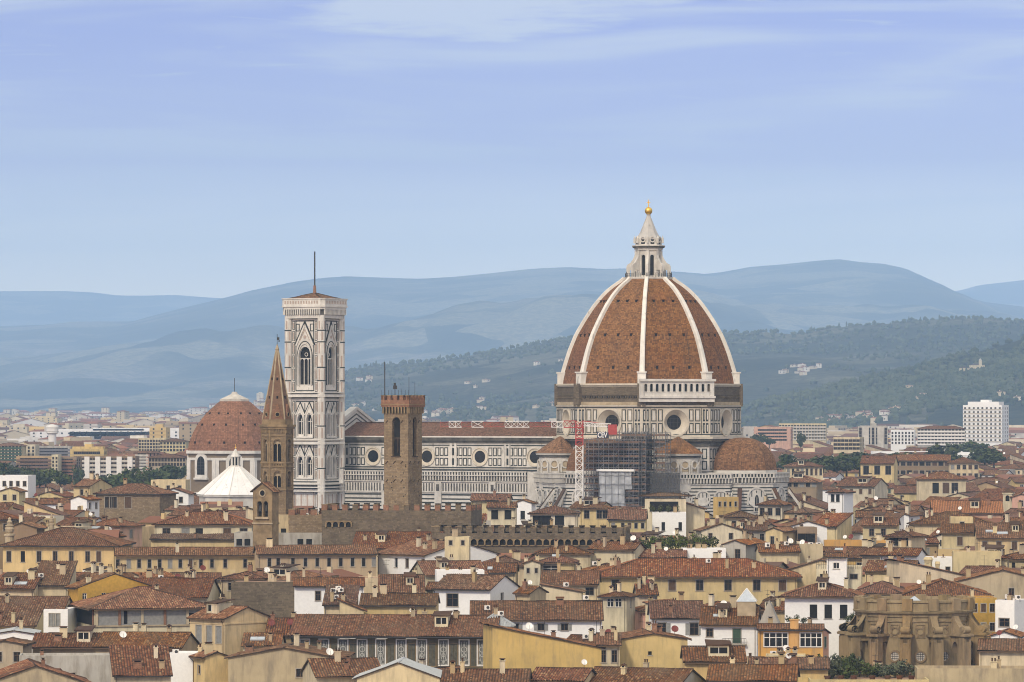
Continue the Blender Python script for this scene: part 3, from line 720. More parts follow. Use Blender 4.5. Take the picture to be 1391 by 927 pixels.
def H(pa, pc, pb, ye, label, roof='e', wall='cream', tile='tile', yb=None, yr=None, ref=None, Y=None, rot=None, d=None, pitch=18,
      fw=None, sw=None, ws=(1.0, 1.6), off=.9, st='d', rows=1, sws=None, sst=None, soff=None, **kw):
    """a house from its outline in the photograph: pa..pc front wall, pc..pb side wall, ye eave row at the corner, yr ridge row"""
    Yc = Y or rowY(ye); h = PZ(ye, Yc)
    if rot is None: rot = -28.5 if pb is not None else random.Random(int(pa*7+ye)).uniform(-7, 3)
    r = R(rot); cr, sr = math.cos(r), math.sin(r)
    if rot <= 0 or pb is None:
        cx_, cy_ = PX(pc, Yc), Yc; ta = (pa-CX)/K
        w = (cx_ - ta*Yc)/(cr - ta*sr)
        if pb is not None:
            tb = (pb-CX)/K; d = (cx_ - tb*Yc)/(sr + tb*cr) if d is None else d
        if d is None:
            d = 11.
            if yr is not None:
                best = 1e9
                for q in range(40, 400):
                    dd = q/10.
                    zr = h + dd/2*math.tan(R(pitch)) if roof in 'eh' else h + dd*math.tan(R(pitch))
                    yy = HY + K*(CZ-zr)/(Yc + (dd/2 if roof in 'eh' else dd)*cr)
                    if abs(yy-yr) < best: best, d = abs(yy-yr), dd
        corner = Vector((cx_, cy_)); cen = corner + Vector((cr, sr))*(-w/2) + Vector((-sr, cr))*(d/2)
        tox = lambda px: w/2 - ((cx_ - (px-CX)/K*Yc)/(cr - (px-CX)/K*sr))
        toy = lambda px: (cx_ - (px-CX)/K*Yc)/(sr + (px-CX)/K*cr)
        right = True
    else:
        cx_, cy_ = PX(pc, Yc), Yc; tb = (pb-CX)/K; ta = (pa-CX)/K
        w = (tb*Yc - cx_)/(cr - tb*sr); d = (cx_ - ta*Yc)/(sr + ta*cr) if d is None else d
        corner = Vector((cx_, cy_)); cen = corner + Vector((cr, sr))*(w/2) + Vector((-sr, cr))*(d/2)
        tox = lambda px: ((px-CX)/K*Yc - cx_)/(cr - (px-CX)/K*sr) - w/2
        toy = lambda px: (cx_ - (px-CX)/K*Yc)/(sr + (px-CX)/K*cr)
        right = False
    d = max(3., min(d, 45.)); w = max(2., w)
    def mk(spec, L_, conv, size, o_, stl, n_rows, front):
        out = []
        if not spec: return out
        if isinstance(spec, int): xs = [(L_*(i+.5)/spec) - (L_/2 if front else 0) for i in range(spec)]
        else: xs = [conv(p) for p in spec]
        for q in range(n_rows):
            for x in xs:
                z = h - o_ - size[1] - q*3.5
                if z > 1: out.append((x, size[0], size[1], z, STY.get(stl, stl)))
        lo = -L_/2+size[0]/2+.05 if front else size[0]/2+.05; hi = L_/2-size[0]/2-.05 if front else L_-size[0]/2-.05
        return [q for q in out if lo <= q[0] <= hi]
    F = mk(fw, w, tox, ws, off, st, rows, True)
    S = mk(sw, d, toy, sws or ws, off if soff is None else soff, sst or st, rows, False)
    args = dict(sw=S) if right else dict(lw=S)
    T, wo, ro, zf = house(label, cen.x, cen.y, r, w, d, h, roof, pitch, wall, tile, fw=F, seed=int(pa+ye*3), **args, **kw)
    footrec(cen.x, cen.y, r, w, d)
    pl, pr = min(pa, pb or pa), max(pc, pb or pc)
    yt = yr if yr is not None else ye - 14
    KEEP.append((pl, pr, yt, yb if yb is not None else ye + 14, Yc))
    OCC.append((cen.y, pl-2, pr+2, yt))
    REFS.append(((pl+pr)/2, (yt + (yb or ye+14))/2, ref or label))
    return T, wo, ro, zf, w, d, h
# ------------------------------------------------------------ landmark: cathedral
def dome_mat(name, stops, cu, cv):
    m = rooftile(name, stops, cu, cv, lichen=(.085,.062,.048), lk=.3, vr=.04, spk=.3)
    nt = m.node_tree; b = nt.nodes['Principled BSDF']; src = b.inputs['Base Color'].links[0].from_socket
    uv = nd(nt, 'ShaderNodeUVMap')
    n = noise(nt, 1.0, 5, .6, vec=uv.outputs[0], scl=(.9, .05, 1))
    c = mix(nt, rangev(nt, n, .56, .74, 0, .75), src, (.05,.038,.03))
    br = nd(nt, 'ShaderNodeTexBrick'); br.inputs['Scale'].default_value = 1; br.inputs['Brick Width'].default_value = 3.1; br.inputs['Row Height'].default_value = 1.25; br.inputs['Mortar Size'].default_value = .05
    br.inputs['Color1'].default_value = (1,1,1,1); br.inputs['Color2'].default_value = (.80,.80,.80,1); br.inputs['Mortar'].default_value = (.5,.5,.5,1)
    nt.links.new(uv.outputs[0], br.inputs[0])
    c = mix(nt, .8, c, br.outputs[0], 'MULTIPLY')
    nt.links.new(c, b.inputs['Base Color']); return m
M['dome'] = dome_mat('dome_tiles', [(0,(.135,.066,.032)),(.35,(.205,.095,.042)),(.7,(.265,.122,.053)),(1,(.32,.165,.08))], .55, .42)
M['dome_sl'] = dome_mat('chapel_dome_tiles', [(0,(.20,.088,.040)),(.35,(.26,.112,.048)),(.7,(.30,.130,.056)),(1,(.35,.165,.08))], .6, .5)
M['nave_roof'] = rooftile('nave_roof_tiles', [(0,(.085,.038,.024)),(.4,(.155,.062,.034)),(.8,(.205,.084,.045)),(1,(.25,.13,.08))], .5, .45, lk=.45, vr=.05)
def net_mat(name, c, a):
    m, nt, b = newmat(name); b.inputs['Base Color'].default_value = c + (1,); b.inputs['Alpha'].default_value = a; b.inputs['Roughness'].default_value = .9; return m
M['net'] = net_mat('scaffold_netting', (.07,.07,.072), .62)
M['tarp'] = simple('grey_tarpaulin', (.36,.38,.41), .7, var=.25, sc_=.35)
M['pole'] = simple('galvanised_pole', (.17,.17,.18), .5, .3)
M['plank'] = simple('scaffold_plank', (.17,.11,.08), .9, var=.3)

DR = R(-28.5); DX, DY = PX(881, 1350), 1350.
duomo = thing('cathedral', 'white marble cathedral with a huge ribbed red brick dome and gilded ball', 'cathedral', (DX, DY, 0), DR)
t8 = math.tan(math.pi/8)
def oface(k, a, z=0.):
    ph = -math.pi/2 + k*math.pi/4; n = (math.cos(ph), math.sin(ph)); u = (-n[1], n[0]); w = 2*a*t8
    return ((n[0]*a - u[0]*w/2, n[1]*a - u[1]*w/2, z), u, n), w
def octp(R_, ): return [(R_*math.cos(math.pi/8 + i*math.pi/4), R_*math.sin(math.pi/8 + i*math.pi/4)) for i in range(8)]
def oct_(mb, a, z0, z1, mat=0, cap=True): mb.prism(octp(a/math.cos(math.pi/8)), z0, z1, mat, cap, cap)
def holed(mb, F, ca, cz, half, r, mat=0, n=32):
    o, u, nn = F
    P = lambda a, z: (o[0]+u[0]*a, o[1]+u[1]*a, o[2]+z)
    pts = []
    for i in range(n):
        t = 2*math.pi*i/n; c, s = math.cos(t), math.sin(t); k = half/max(abs(c), abs(s))
        pts.append(((ca+r*c, cz+r*s), (ca+k*c, cz+k*s)))
    for i in range(n):
        (a, b), (c, d) = pts[i], pts[(i+1) % n]
        mb.quad(P(*a), P(*b), P(*d), P(*c), mat)
A_ = 25.5
lower = MB(); oct_(lower, 33.5, 0, 33.6); oct_(lower, A_-.4, 33, 44.4)
lower.build('lower_walls', [M['marble']], duomo)
drum = MB(); pan = MB(); OCU = []
for k in range(8):
    ocu = MB(); OCU.append(ocu)
    F, w = oface(k, A_); c = w/2; zc = 49.9
    drum.panel(F, 0, w, 44.4, 54.6, [(c-4.2, c+4.2, zc-4.2, zc+4.2)], 0); holed(drum, F, c, zc, 4.2, 3.7)
    ocu.pring(F, c, zc, 3.7, 4.15, 0.003, .35, 0, 28)
    ocu.pring(F, c, zc, 3.25, 3.7, -.35, .1, 0, 28, -.3); ocu.pring(F, c, zc, 2.2, 3.25, -1.7, -.3, 0, 28, -1.65); ocu.pdisc(F, c, zc, 2.35, -1.9, -1.72, 1, 24)
    for q in (-1.1, 0, 1.1): ocu.prect(F, c+q-.05, c+q+.05, zc-2, zc+2, -1.72, -1.65, 2); ocu.prect(F, c-2, c+2, zc+q-.05, zc+q+.05, -1.72, -1.66, 2)
    for a0, a1 in ((.5,1.25), (1.55,2.2), (3.0,4.6), (5.1,6.5), (w-6.5,w-5.1), (w-4.6,w-3.0), (w-2.2,w-1.55), (w-1.25,w-.5)):
        for z0, z1 in ((46.7, 49.7), (50.2, 53.7)):
            t = .25 if a1-a0 > 1 else .22
            if a1-a0 < 1: pan.prect(F, a0, a1, z0, z1, .003, .05, 0)
            if a1-a0 < 1: pan.prect(F, a0+.28, a1-.2, z0+.5, z1-.5, .053, .09, 1)
            else: pan.pframe(F, a0, a1, z0, z1, t, .003, .06, 0); pan.prect(F, a0+.45, a1-.45, z0+.5, z1-.5, .003, .05, 1)
    for z in (46.2, 54.05): pan.prect(F, 0, w, z, z+.26, .003, .055, 0)
    pan.prect(F, 2.55, 2.7, 46.4, 54, .003, .07, 0); pan.prect(F, w-2.7, w-2.55, 46.4, 54, .003, .07, 0)
    for a0 in (7.2, w-7.35): pan.prect(F, a0, a0+.15, 46.4, 46.4+1, .003, .06, 0)
    F2, w2 = oface(k, A_-.4)                      # stage under the drum
    for i in range(9):
        a = .6 + i*(w2-1.2-1.6)/8
        for z0, z1 in ((36, 38.6), (39.1, 42.2)): pan.pframe(F2, a, a+1.6, z0, z1, .3, .003, .06, 0)
    pan.prect(F2, 0, w2, 42.8, 44.3, .003, .3, 2); pan.prect(F2, 0, w2, 35.2, 35.5, .003, .1, 2)
drum.build('drum', [M['marble_warm']], duomo); pan.build('marble_inlay', [M['green'], M['marble_clean'], M['grime']], duomo)
for ocu in OCU: ocu.build('round_window', [M['marble_warm'], M['glass'], M['dmetal']], duomo)
cn = MB(); oct_(cn, A_+.9, 44.5, 45.0, 1); oct_(cn, A_+1.2, 45.0, 45.7, 0); oct_(cn, A_+.5, 54.55, 54.9, 0); oct_(cn, A_+.1, 60.4, 60.8, 0); oct_(cn, A_+.5, 60.8, 61.3, 0)  # dark ring under the drum cornice stands in for its shadow
cn.build('cornice', [M['marble_warm'], M['grime']], duomo)
ms = MB(); oct_(ms, A_-.1, 54.8, 60.5)
for k in range(8):
    F, w = oface(k, A_-.1)
    if k != 1:
        for i in range(24): ms.prect(F, .9+i*(w-1.8)/24, 1.3+i*(w-1.8)/24, 57.0, 57.6, .003, .1, 1); ms.prect(F, 1.35+i*(w-1.8)/24, 1.55+i*(w-1.8)/24, 56.9, 57.7, .003, .35, 0)
        ms.prect(F, 0, w, 57.8, 58.0, .003, .2, 0)
        ms.prect(F, 0, w, 55, 55.9, .003, .25, 2)
ms.build('masonry_band', [M['stone_dark'], M['dark'], M['sandstone_lt']], duomo)
# arcaded gallery on one face
ga = MB(); F, w = oface(1, A_+1.5); n = 12; pw = (w+1.0)/n
ga.panel(F, -.1, w+.1, 57.2, 62.5, [(.6+i*(w-1.2)/n+.42, .6+(i+1)*(w-1.2)/n-.42, 58.9, 61.2) for i in range(n)], .6)
for i in range(n):
    a0, a1 = .6+i*(w-1.2)/n+.42, .6+(i+1)*(w-1.2)/n-.42
    ga.spandrel(F, a0, a1, 60.7, 61.2, -.5, -.05, 0); ga.prect(F, a0-.1, a1+.1, 58.7, 58.88, .003, .1, 0)
    ga.prect(F, a0-.52, a0-.32, 57.7, 61.8, .003, .12, 0)
ga.prect(F, -.6, w+.6, 61.9, 62.6, .003, .55, 0); ga.prect(F, -.5, w+.5, 57.0, 57.6, .003, .5, 0); ga.prect(F, -.3, w+.3, 55.9, 56.9, -1.3, .1, 0)
ga.prect(F, -.1, w+.1, 57.2, 62.4, -1.0, -.9, 1); ga.prect(F, -.1, w+.1, 62.3, 62.5, -1.6, 0, 0)
for a in (-.1, w+.1): ga.prect(F, a-.1, a+.1, 57.2, 62.4, -1.5, -.01, 0)
ga.build('arcaded_gallery', [M['marble_clean'], M['dark']], duomo)
# dome
prof = [(61.2, 26.6), (63.5, 26.2), (66.2, 25.45), (71, 23.9), (75.6, 22.0), (80, 19.4), (84.1, 16.6), (87, 14.2), (89.3, 11.8), (91.2, 9.2), (92.1, 7.6), (92.6, 6.7)]
zs_ = np.array([p[0] for p in prof]); rs_ = np.array([p[1] for p in prof])
def rdome(z):
    # smooth the polyline a little
    return .98*float(np.mean([np.interp(z+d, zs_, rs_) for d in (-.9, -.3, .3, .9)]))
ZL = list(np.concatenate([np.linspace(61.2, 88, 26), np.linspace(88.6, 92.6, 9)]))
for k in range(8):
    mb = MB(); a0, a1 = -math.pi/2 + (k-.5)*math.pi/4, -math.pi/2 + (k+.5)*math.pi/4
    v = 0.; last = None; vs, uvs, fs, fu = [], [], [], []
    for i, z in enumerate(ZL):
        r = rdome(z)
        if last: v += math.hypot(r-last[0], z-last[1])
        last = (r, z)
        p0, p1 = (r*math.cos(a0), r*math.sin(a0)), (r*math.cos(a1), r*math.sin(a1)); hw = math.dist(p0, p1)/2
        for j in range(5):
            t = j/4; vs.append((p0[0]+(p1[0]-p0[0])*t, p0[1]+(p1[1]-p0[1])*t, z)); uvs.append((hw*(2*t-1)+30*k, v))
    for i in range(len(ZL)-1):
        for j in range(4):
            q = (i*5+j, i*5+j+1, (i+1)*5+j+1, (i+1)*5+j); fs.append(q); fu.append([uvs[x] for x in q])
    mb.add(vs, fs, 0, fu)
    for z, n_ in ((66.0, 3), (75.6, 3), (85.6, 3)):
        r = rdome(z)*math.cos(math.pi/8); ph = -math.pi/2 + k*math.pi/4; nn = (math.cos(ph), math.sin(ph)); u = (-nn[1], nn[0])
        for s_ in (-1, 0, 1):
            e = s_*r*t8*.52; x, y = nn[0]*r+u[0]*e, nn[1]*r+u[1]*e
            mb.bar((x-nn[0]*.9, y-nn[1]*.9, z), (x+nn[0]*.18, y+nn[1]*.18, z), .62, 1, .8)
            mb.bar((x-nn[0]*.9, y-nn[1]*.9, z+.55), (x+nn[0]*.35, y+nn[1]*.35, z+.5), .85, 0, .2)
    sm = mb.build('dome_segment', [M['dome'], M['dark']], duomo)
for k in range(8):
    mb = MB(); an = -math.pi/2 + (k+.5)*math.pi/4; n_ = (math.cos(an), math.sin(an)); u = (-n_[1], n_[0])
    rows = []
    for i, z in enumerate(ZL):
        r = rdome(z); t = (z-61.2)/31.4; hw = .78 - .24*t; pr = .7 - .2*t
        rows.append([(n_[0]*(r+d)+u[0]*s_*hw, n_[1]*(r+d)+u[1]*s_*hw, z + (0.25 if d > 0 else 0)*t*2) for s_, d in ((-1, -.8), (-1, pr), (-.55, pr+.22), (.55, pr+.22), (1, pr), (1, -.8))])
    vs = [p for r_ in rows for p in r_]
    fs = [(i*6+j, i*6+j+1, (i+1)*6+j+1, (i+1)*6+j) for i in range(len(rows)-1) for j in range(5)]
    mb.add(vs, fs)
    mb.T = Matrix.Rotation(an, 4, 'Z')
    mb.box(25.0, 27.2, -1.2, 1.2, 61.3, 64.4, 0); mb.box(24.8, 27.5, -1.4, 1.4, 64.4, 64.8, 0); mb.box(26, 28.1, -1.2, 1.2, 54.6, 61.3, 1)
    mb.T = None
    mb.build('rib', [M['rib'], M['stone_dark']], duomo)
# lantern
lan = MB(); r8 = math.pi/8
lan.frus(8, 7.0, 7.4, 91.9, 92.7, 0, r8); lan.frus(8, 7.4, 7.4, 92.7, 93.1, 0, r8)
body = 3.75*math.cos(r8)
def lface(k, a): return oface(k, a)
for k in range(8):
    F, w = oface(k, body)
    lan.panel(F, 0, w, 93, 101.2, [(w/2-.62, w/2+.62, 93.6, 99.7)], .5, 0, 0, 1)
    lan.spandrel(F, w/2-.62, w/2+.62, 99.1, 99.7, -.4, -.03, 0)
    an = -math.pi/2 + (k+.5)*math.pi/4
    lan.T = Matrix.Rotation(an, 4, 'Z')
    lan.box(3.5, 4.15, -.42, .42, 93, 101, 0)
    for x0_, x1_, z1_ in ((4.15, 6.5, 94.4),): lan.box(5.6, 6.6, -.4, .4, 93, 96.3, 0); lan.box(4.15, 5.6, -.35, .35, 95.2, 96.0, 0)
    lan.add([(4.15,-.35,96),(6.6,-.35,96),(6.4,-.35,96.8),(5.4,-.35,97.4),(4.6,-.35,98.6),(4.15,-.35,99.6)]+[(4.15,.35,96),(6.6,.35,96),(6.4,.35,96.8),(5.4,.35,97.4),(4.6,.35,98.6),(4.15,.35,99.6)],
            [(0,1,2,3,4,5),(11,10,9,8,7,6)]+[(i,6+i,6+(i+1)%6,(i+1)%6) for i in range(6)], 0)
    lan.box(3.9, 4.5, -.3, .3, 103.2, 104.6, 0); lan.frus(6, .3, 0, 104.6, 105.6, 0, 0, (4.2, 0))
    lan.T = None
lan.frus(8, 4.2, 4.3, 101.1, 101.8, 0, r8); lan.frus(8, 4.7, 5.0, 101.8, 102.3, 2, r8); lan.frus(8, 4.9, 4.9, 102.3, 102.6, 0, r8)
lan.frus(8, 4.0, 3.8, 102.6, 104.9, 0, r8)
for k in range(8):
    F, w = oface(k, 3.85*math.cos(r8)); lan.prect(F, w/2-.6, w/2+.6, 102.9, 104.3, .0, .12, 1); lan.pring(F, w/2, 104.3, .6, .95, 0, .25, 0, 12)
lan.frus(8, 3.5, 2.5, 104.9, 106.6, 3, r8); lan.frus(8, 2.5, .55, 106.6, 111.4, 3, r8)
lan.frus(8, .55, .75, 111.4, 111.8, 0, r8)
lo = lan.build('lantern', [marble('sooty_marble', (.58,.56,.52), (.20,.19,.17), .8), M['dark'], M['grime'], marble('grey_streaked_marble', (.46,.45,.43), (.10,.10,.11), .95)], duomo)
mb = MB(); mb.lathe([(1.16*math.sin(t), 112.9-1.16*math.cos(t)) for t in np.linspace(0, math.pi, 13)], 20); mb.build('gilded_ball', [M['gold']], lo, smooth=True)
mb = MB(); mb.bar((0,0,114), (0,0,116.2), .2); mb.bar((-.55,0,115.4), (.55,0,115.4), .2); mb.build('cross', [M['gold']], lo)
rl = MB()
for i in range(48):
    a = 2*math.pi*i/48; p = (6.9*math.cos(a), 6.9*math.sin(a)); b = 2*math.pi*(i+1)/48; q = (6.9*math.cos(b), 6.9*math.sin(b))
    rl.bar((*p, 93), (*p, 94.2 + (.5 if i % 5 == 0 else 0)), .13)
    for z in (93.6, 94.2): rl.bar((*p, z), (*q, z), .08)
rl.build('railing', [M['dmetal']], lo)
# decorated outer wall of the choir and tribunes
def deco(mb, F, w, ztop, arches=1, win=False, zb=22.):
    n = int(w/.95)
    mb.prect(F, -.3, w+.3, ztop-.35, ztop, -.2, .75, 0)
    for i in range(n+1):
        a = i*w/n; mb.prect(F, a-.2, a+.2, ztop-1.25, ztop-.35, .45, .7, 0)
    mb.prect(F, -.2, w+.2, ztop-1.5, ztop-1.25, -.2, .8, 0); mb.prect(F, 0, w, ztop-1.25, ztop-.4, .2, .4, 1)
    mb.prect(F, 0, w, ztop-3.1, ztop-1.5, .003, .12, 2)
    for i in range(n):
        a = (i+.5)*w/n; mb.prect(F, a-.19, a+.19, ztop-2.9, ztop-1.5, .12, .65, 0)
    mb.prect(F, 0, w, ztop-3.35, ztop-3.1, .003, .25, 0)
    for q in range(8):
        z = ztop-11.2+q*.95
        if z > zb: mb.prect(F, 0, w, z, z+.32, .003, .05, 1)
    for i in range(arches):
        c = (i+.5)*w/arches; r = min(3.0, w/arches*.42)
        mb.arch(F, c-r, c+r, ztop-9.5, ztop-7.2, ztop-7.2+r, .055, .16, 0, 10)
        mb.pring(F, c, ztop-7.2, r-.45, r, .16, .42, 0, 24)
        mb.prect(F, c-r*.8, c-r*.8+.2, ztop-9.5, ztop-7.2, .16, .24, 1); mb.prect(F, c+r*.8-.2, c+r*.8, ztop-9.5, ztop-7.2, .16, .24, 1)
        for q in (-.5, 0, .5): mb.prect(F, c+q*r-.12, c+q*r+.12, ztop-7.0, ztop-6.9+r*.55, .16, .22, 1)
        if win:
            mb.arch(F, c-.95, c+.95, ztop-11.5, ztop-7.8, ztop-5.9, .16, .34, 0, 8, True); mb.arch(F, c-.62, c+.62, ztop-11.3, ztop-8, ztop-6.5, .34, .38, 3, 8, True)
            mb.prect(F, c-.07, c+.07, ztop-11.2, ztop-7, .38, .45, 0)
dw = MB()
for k in range(8):
    F, w = oface(k, 33.5); deco(dw, F, w, 35.0, 5, False)
dw.build('parapet_and_blind_arches', [M['marble'], M['green'], M['grime'], M['dark']], duomo)
def tribune(ph, label=None):
    c = (31*math.cos(ph), 31*math.sin(ph)); mb = MB(); de = MB()
    ap = 12.3; R_ = ap/math.cos(math.pi/8)
    mb.prism([(c[0]+R_*math.cos(ph+math.pi/8+i*math.pi/4), c[1]+R_*math.sin(ph+math.pi/8+i*math.pi/4)) for i in range(8)], 0, 34.6, 0)
    mb.prism([(c[0]+10.2*math.cos(ph+math.pi/8+i*math.pi/4), c[1]+10.2*math.sin(ph+math.pi/8+i*math.pi/4)) for i in range(8)], 34, 35.8, 0)
    for k in (-2, -1, 0, 1, 2):
        a = ph + k*math.pi/4; n = (math.cos(a), math.sin(a)); u = (-n[1], n[0]); w = 2*ap*t8
        deco(de, ((c[0]+n[0]*ap-u[0]*w/2, c[1]+n[1]*ap-u[1]*w/2, 0), u, n), w, 35.2, 1, True)
    w_ = mb.build('tribune_wall', [M['marble']], duomo)
    de.build('tribune_inlay', [M['marble'], M['green'], M['grime'], M['dark']], w_)
    dm = MB(); pr = [(10.1*math.cos(t)**.9 if t < 1.57 else 0.01, 35.8 + 9.6*math.sin(t)) for t in np.linspace(0, 1.5708, 14)]
    v = 0.
    for (r0, z0), (r1, z1) in zip(pr[:-1], pr[1:]):
        dv = math.hypot(r1-r0, z1-z0)
        for i in range(8):
            a, b = ph+math.pi/8+i*math.pi/4, ph+math.pi/8+(i+1)*math.pi/4
            P = lambda r, t, z: (c[0]+r*math.cos(t), c[1]+r*math.sin(t), z)
            h0, h1 = r0*.38, r1*.38
            dm.quad(P(r0,a,z0), P(r0,b,z0), P(r1,b,z1), P(r1,a,z1), 0, [(-h0+20*i, v), (h0+20*i, v), (h1+20*i, v+dv), (-h1+20*i, v+dv)])
        v += dv
    dm.build('tribune_dome', [M['dome']], duomo)
    for k in (-1.5, -.5, .5, 1.5):
        bt = MB()
        a = ph + k*math.pi/4; d = Vector((math.cos(a), math.sin(a), 0)); p = Vector((c[0], c[1], 0))
        bt.bar(p+d*13.8+Vector((0,0,30.6)), p+d*20+Vector((0,0,22)), 1.3, 1, .25); bt.bar(p+d*13.6+Vector((0,0,30.1)), p+d*19.8+Vector((0,0,21.5)), 1.1, 0, .9)
        bt.build('buttress', [M['marble'], M['tile']], w_)
for ph in (-math.pi/2, 0, math.pi/2): tribune(ph)
def exedra(ph):
    c = (27.6*math.cos(ph), 27.6*math.sin(ph)); mb = MB(); n = 24
    mb.frus(n, 6.3, 6.3, 30, 40.2, 0, ph, c); mb.frus(n, 7.1, 7.3, 40.2, 40.8, 0, ph, c); mb.frus(n, 6.7, 6.7, 39.6, 40.2, 1, ph, c)
    for i in range(-3, 4):
        a = ph + i*math.pi/6.2; nn = (math.cos(a), math.sin(a)); u = (-nn[1], nn[0]); F = ((c[0]+nn[0]*6.24, c[1]+nn[1]*6.24, 0), u, nn)
        mb.arch(F, -.95, .95, 35.6, 37.6, 38.5, .05, .12, 3, 8); mb.pring(F, 0, 37.6, .95, 1.3, .05, .4, 0, 16)
        for s_ in (-1, 1): mb.prect(F, s_*1.3-.22, s_*1.3+.22, 35, 37.7, .0, .42, 0)
        mb.prect(F, -.75, .75, 38.7, 38.75, .1, .3, 0)
    w_ = mb.build('exedra_wall', [M['marble'], M['grime'], M['dark'], M['sandstone_lt']], duomo)
    rf = MB()
    for (r0, z0), (r1, z1) in zip([(7.4, 40.8), (5.2, 42.5), (2.6, 44.3), (.3, 45.7)][:-1], [(5.2, 42.5), (2.6, 44.3), (.3, 45.7)]):
        for i in range(n):
            a, b = ph+2*math.pi*i/n, ph+2*math.pi*(i+1)/n; P = lambda r, t, z: (c[0]+r*math.cos(t), c[1]+r*math.sin(t), z)
            rf.quad(P(r0,a,z0), P(r0,b,z0), P(r1,b,z1), P(r1,a,z1), 0, [(i*1.8, 8-r0), (i*1.8+r0*.26, 8-r0), (i*1.8+r1*.26, 8-r1), (i*1.8, 8-r1)])
    rf.build('exedra_roof', [M['dome']], duomo)
for k in (-1, 1, 3, 5): exedra(-math.pi/2 + k*math.pi/4)
# nave
NL = 101.5
nv = MB(); nv.box(-NL, -22, -10.6, 10.6, 0, 45.4, 0); nv.box(-NL, -22, -20.5, 20.5, 0, 34.9, 0)
nv.prism([(-NL-.01, -10.6), (-NL+.3, -10.6), (-NL+.3, 10.6), (-NL-.01, 10.6)], 45, 45.4, 0)
nvo = nv.build('nave_walls', [M['marble']], duomo)
rf = MB()
slope(rf, (-NL, -11.5, 45.2), (1,0,0), (0, math.cos(R(20)), math.sin(R(20))), NL-20, 11.5/math.cos(R(20)), None, None, .25, False)
slope(rf, (-20, 11.5, 45.2), (-1,0,0), (0, -math.cos(R(20)), math.sin(R(20))), NL-20, 11.5/math.cos(R(20)), None, None, .25, False)
rf.bar((-NL, 0, 49.65), (-20, 0, 49.65), .4)
rf.build('nave_roof', [M['nave_roof'], M['grime']], duomo)
ni = MB()
F, L_ = rectF(-NL, -10.6, -22, -10.6)
def nx(px, yl):
    t = (px-CX)/K; c, s = math.cos(DR), math.sin(DR)
    # X = DX + x c - yl s ; Y = DY + x s + yl c ; X = t Y
    return (t*(DY + yl*c) - DX + yl*s)/(c - t*s)
oc = [nx(p, -10.6)+NL for p in (507, 580, 652, 727)]; sp = (oc[3]-oc[0])/3
ni.prect(F, 0, L_, 44.2, 45.2, .003, .75, 2); ni.prect(F, 0, L_, 43.5, 44.2, .003, .3, 2); ni.prect(F, 0, L_, 42.7, 43.0, .003, .12, 0)
ni.prect(F, 0, L_, 36.0, 36.3, .003, .2, 0); ni.prect(F, 0, L_, 35.2, 35.6, .003, .3, 0)
ni.prect(F, 0, L_, 45.2, 45.6, .003, 1.0, 1)
for c in [oc[0]-sp] + oc:
    no = MB()
    no.pring(F, c, 39.4, 1.85, 2.75, 0.05, .12, 0, 26, .05); no.pring(F, c, 39.4, 2.55, 2.85, .12, .4, 0, 26); no.pdisc(F, c, 39.4, 1.9, .003, .045, 1, 24)
    no.build('round_window', [M['marble_warm'], M['glass']], nvo)
    for e in (c-sp/2, c+sp/2):
        ni.prect(F, e-1.0, e-.55, 36.3, 43.4, .003, .25, 1); ni.prect(F, e+.55, e+1.0, 36.3, 43.4, .003, .25, 1)
        for z0, z1 in ((36.9, 38.9), (39.8, 42.0)): ni.prect(F, e-.22, e+.28, z0, z1, .003, .06, 0)
    for z0, z1 in ((36.7, 39.0), (39.6, 42.2)):
        for q in range(4):
            for s_ in (-1, 1):
                a = c + s_*(3.6 + q*1.55)
                if a+.65 < c+sp/2-.9 or s_ < 0: ni.pframe(F, a-.66, a+.66, z0, z1, .26, .003, .06, 0); ni.prect(F, a-.3, a+.3, z0+.35, z1-.35, .003, .05, 1)
ni.build('nave_inlay', [M['green'], M['marble_clean'], M['grime']], nvo)
ai = MB(); F, L_ = rectF(-NL, -20.5, -30, -20.5); zt = 35.2
n = int(L_/.95)
ai.prect(F, 0, L_, zt-.3, zt, -.3, .8, 0); ai.prect(F, 0, L_, zt-1.4, zt-1.15, -.2, .85, 0); ai.prect(F, 0, L_, zt-1.15, zt-.3, .2, .4, 1)
ai.prect(F, 0, L_, zt-3.0, zt-1.4, .003, .12, 2); ai.prect(F, 0, L_, zt-3.3, zt-3.0, .003, .4, 0)
ai.prect(F, 0, L_, zt-6.1, zt-3.7, .003, .05, 2); ai.prect(F, 0, L_, zt-6.5, zt-6.1, .003, .35, 0); ai.prect(F, 0, L_, zt-7.3, zt-6.9, .003, .12, 1)
for i in range(n):
    a = (i+.5)*L_/n
    ai.prect(F, a-.22, a+.22, zt-1.15, zt-.3, .4, .7, 0); ai.prect(F, a-.18, a+.18, zt-2.8, zt-1.4, .12, .6, 0)
    ai.prect(F, a-.24, a+.2, zt-6.1, zt-3.7, .05, .28, 0)
for q in range(7): ai.prect(F, 0, L_, zt-8.6-q*1.1, zt-8.2-q*1.1, .003, .05, 1)
for c in [nx(p, -20.5)+NL for p in (524, 596, 670, 744)]: ai.prect(F, c-1.1, c+1.1, 15, zt-3.2, .003, .7, 0); ai.prect(F, c-.5, c+.5, zt-6, zt-4, .7, .75, 2)
ai.build('aisle_arcade', [M['marble'], M['green'], M['grime']], nvo)
fc = MB(); F = ((-NL-1.2, 21, 0), (0, -1), (-1, 0))
poly = [(0,0),(42,0),(42,37.5),(31.8,37.5),(31.8,49.2),(21,53.6),(10.2,49.2),(10.2,37.5),(0,37.5)]
fc.plate(F, poly, -1.2, 1.2, 0); F2 = ((-NL, -21, 0), (0, 1), (1, 0)); fc.plate(F2, poly, -.6, .5, 0)
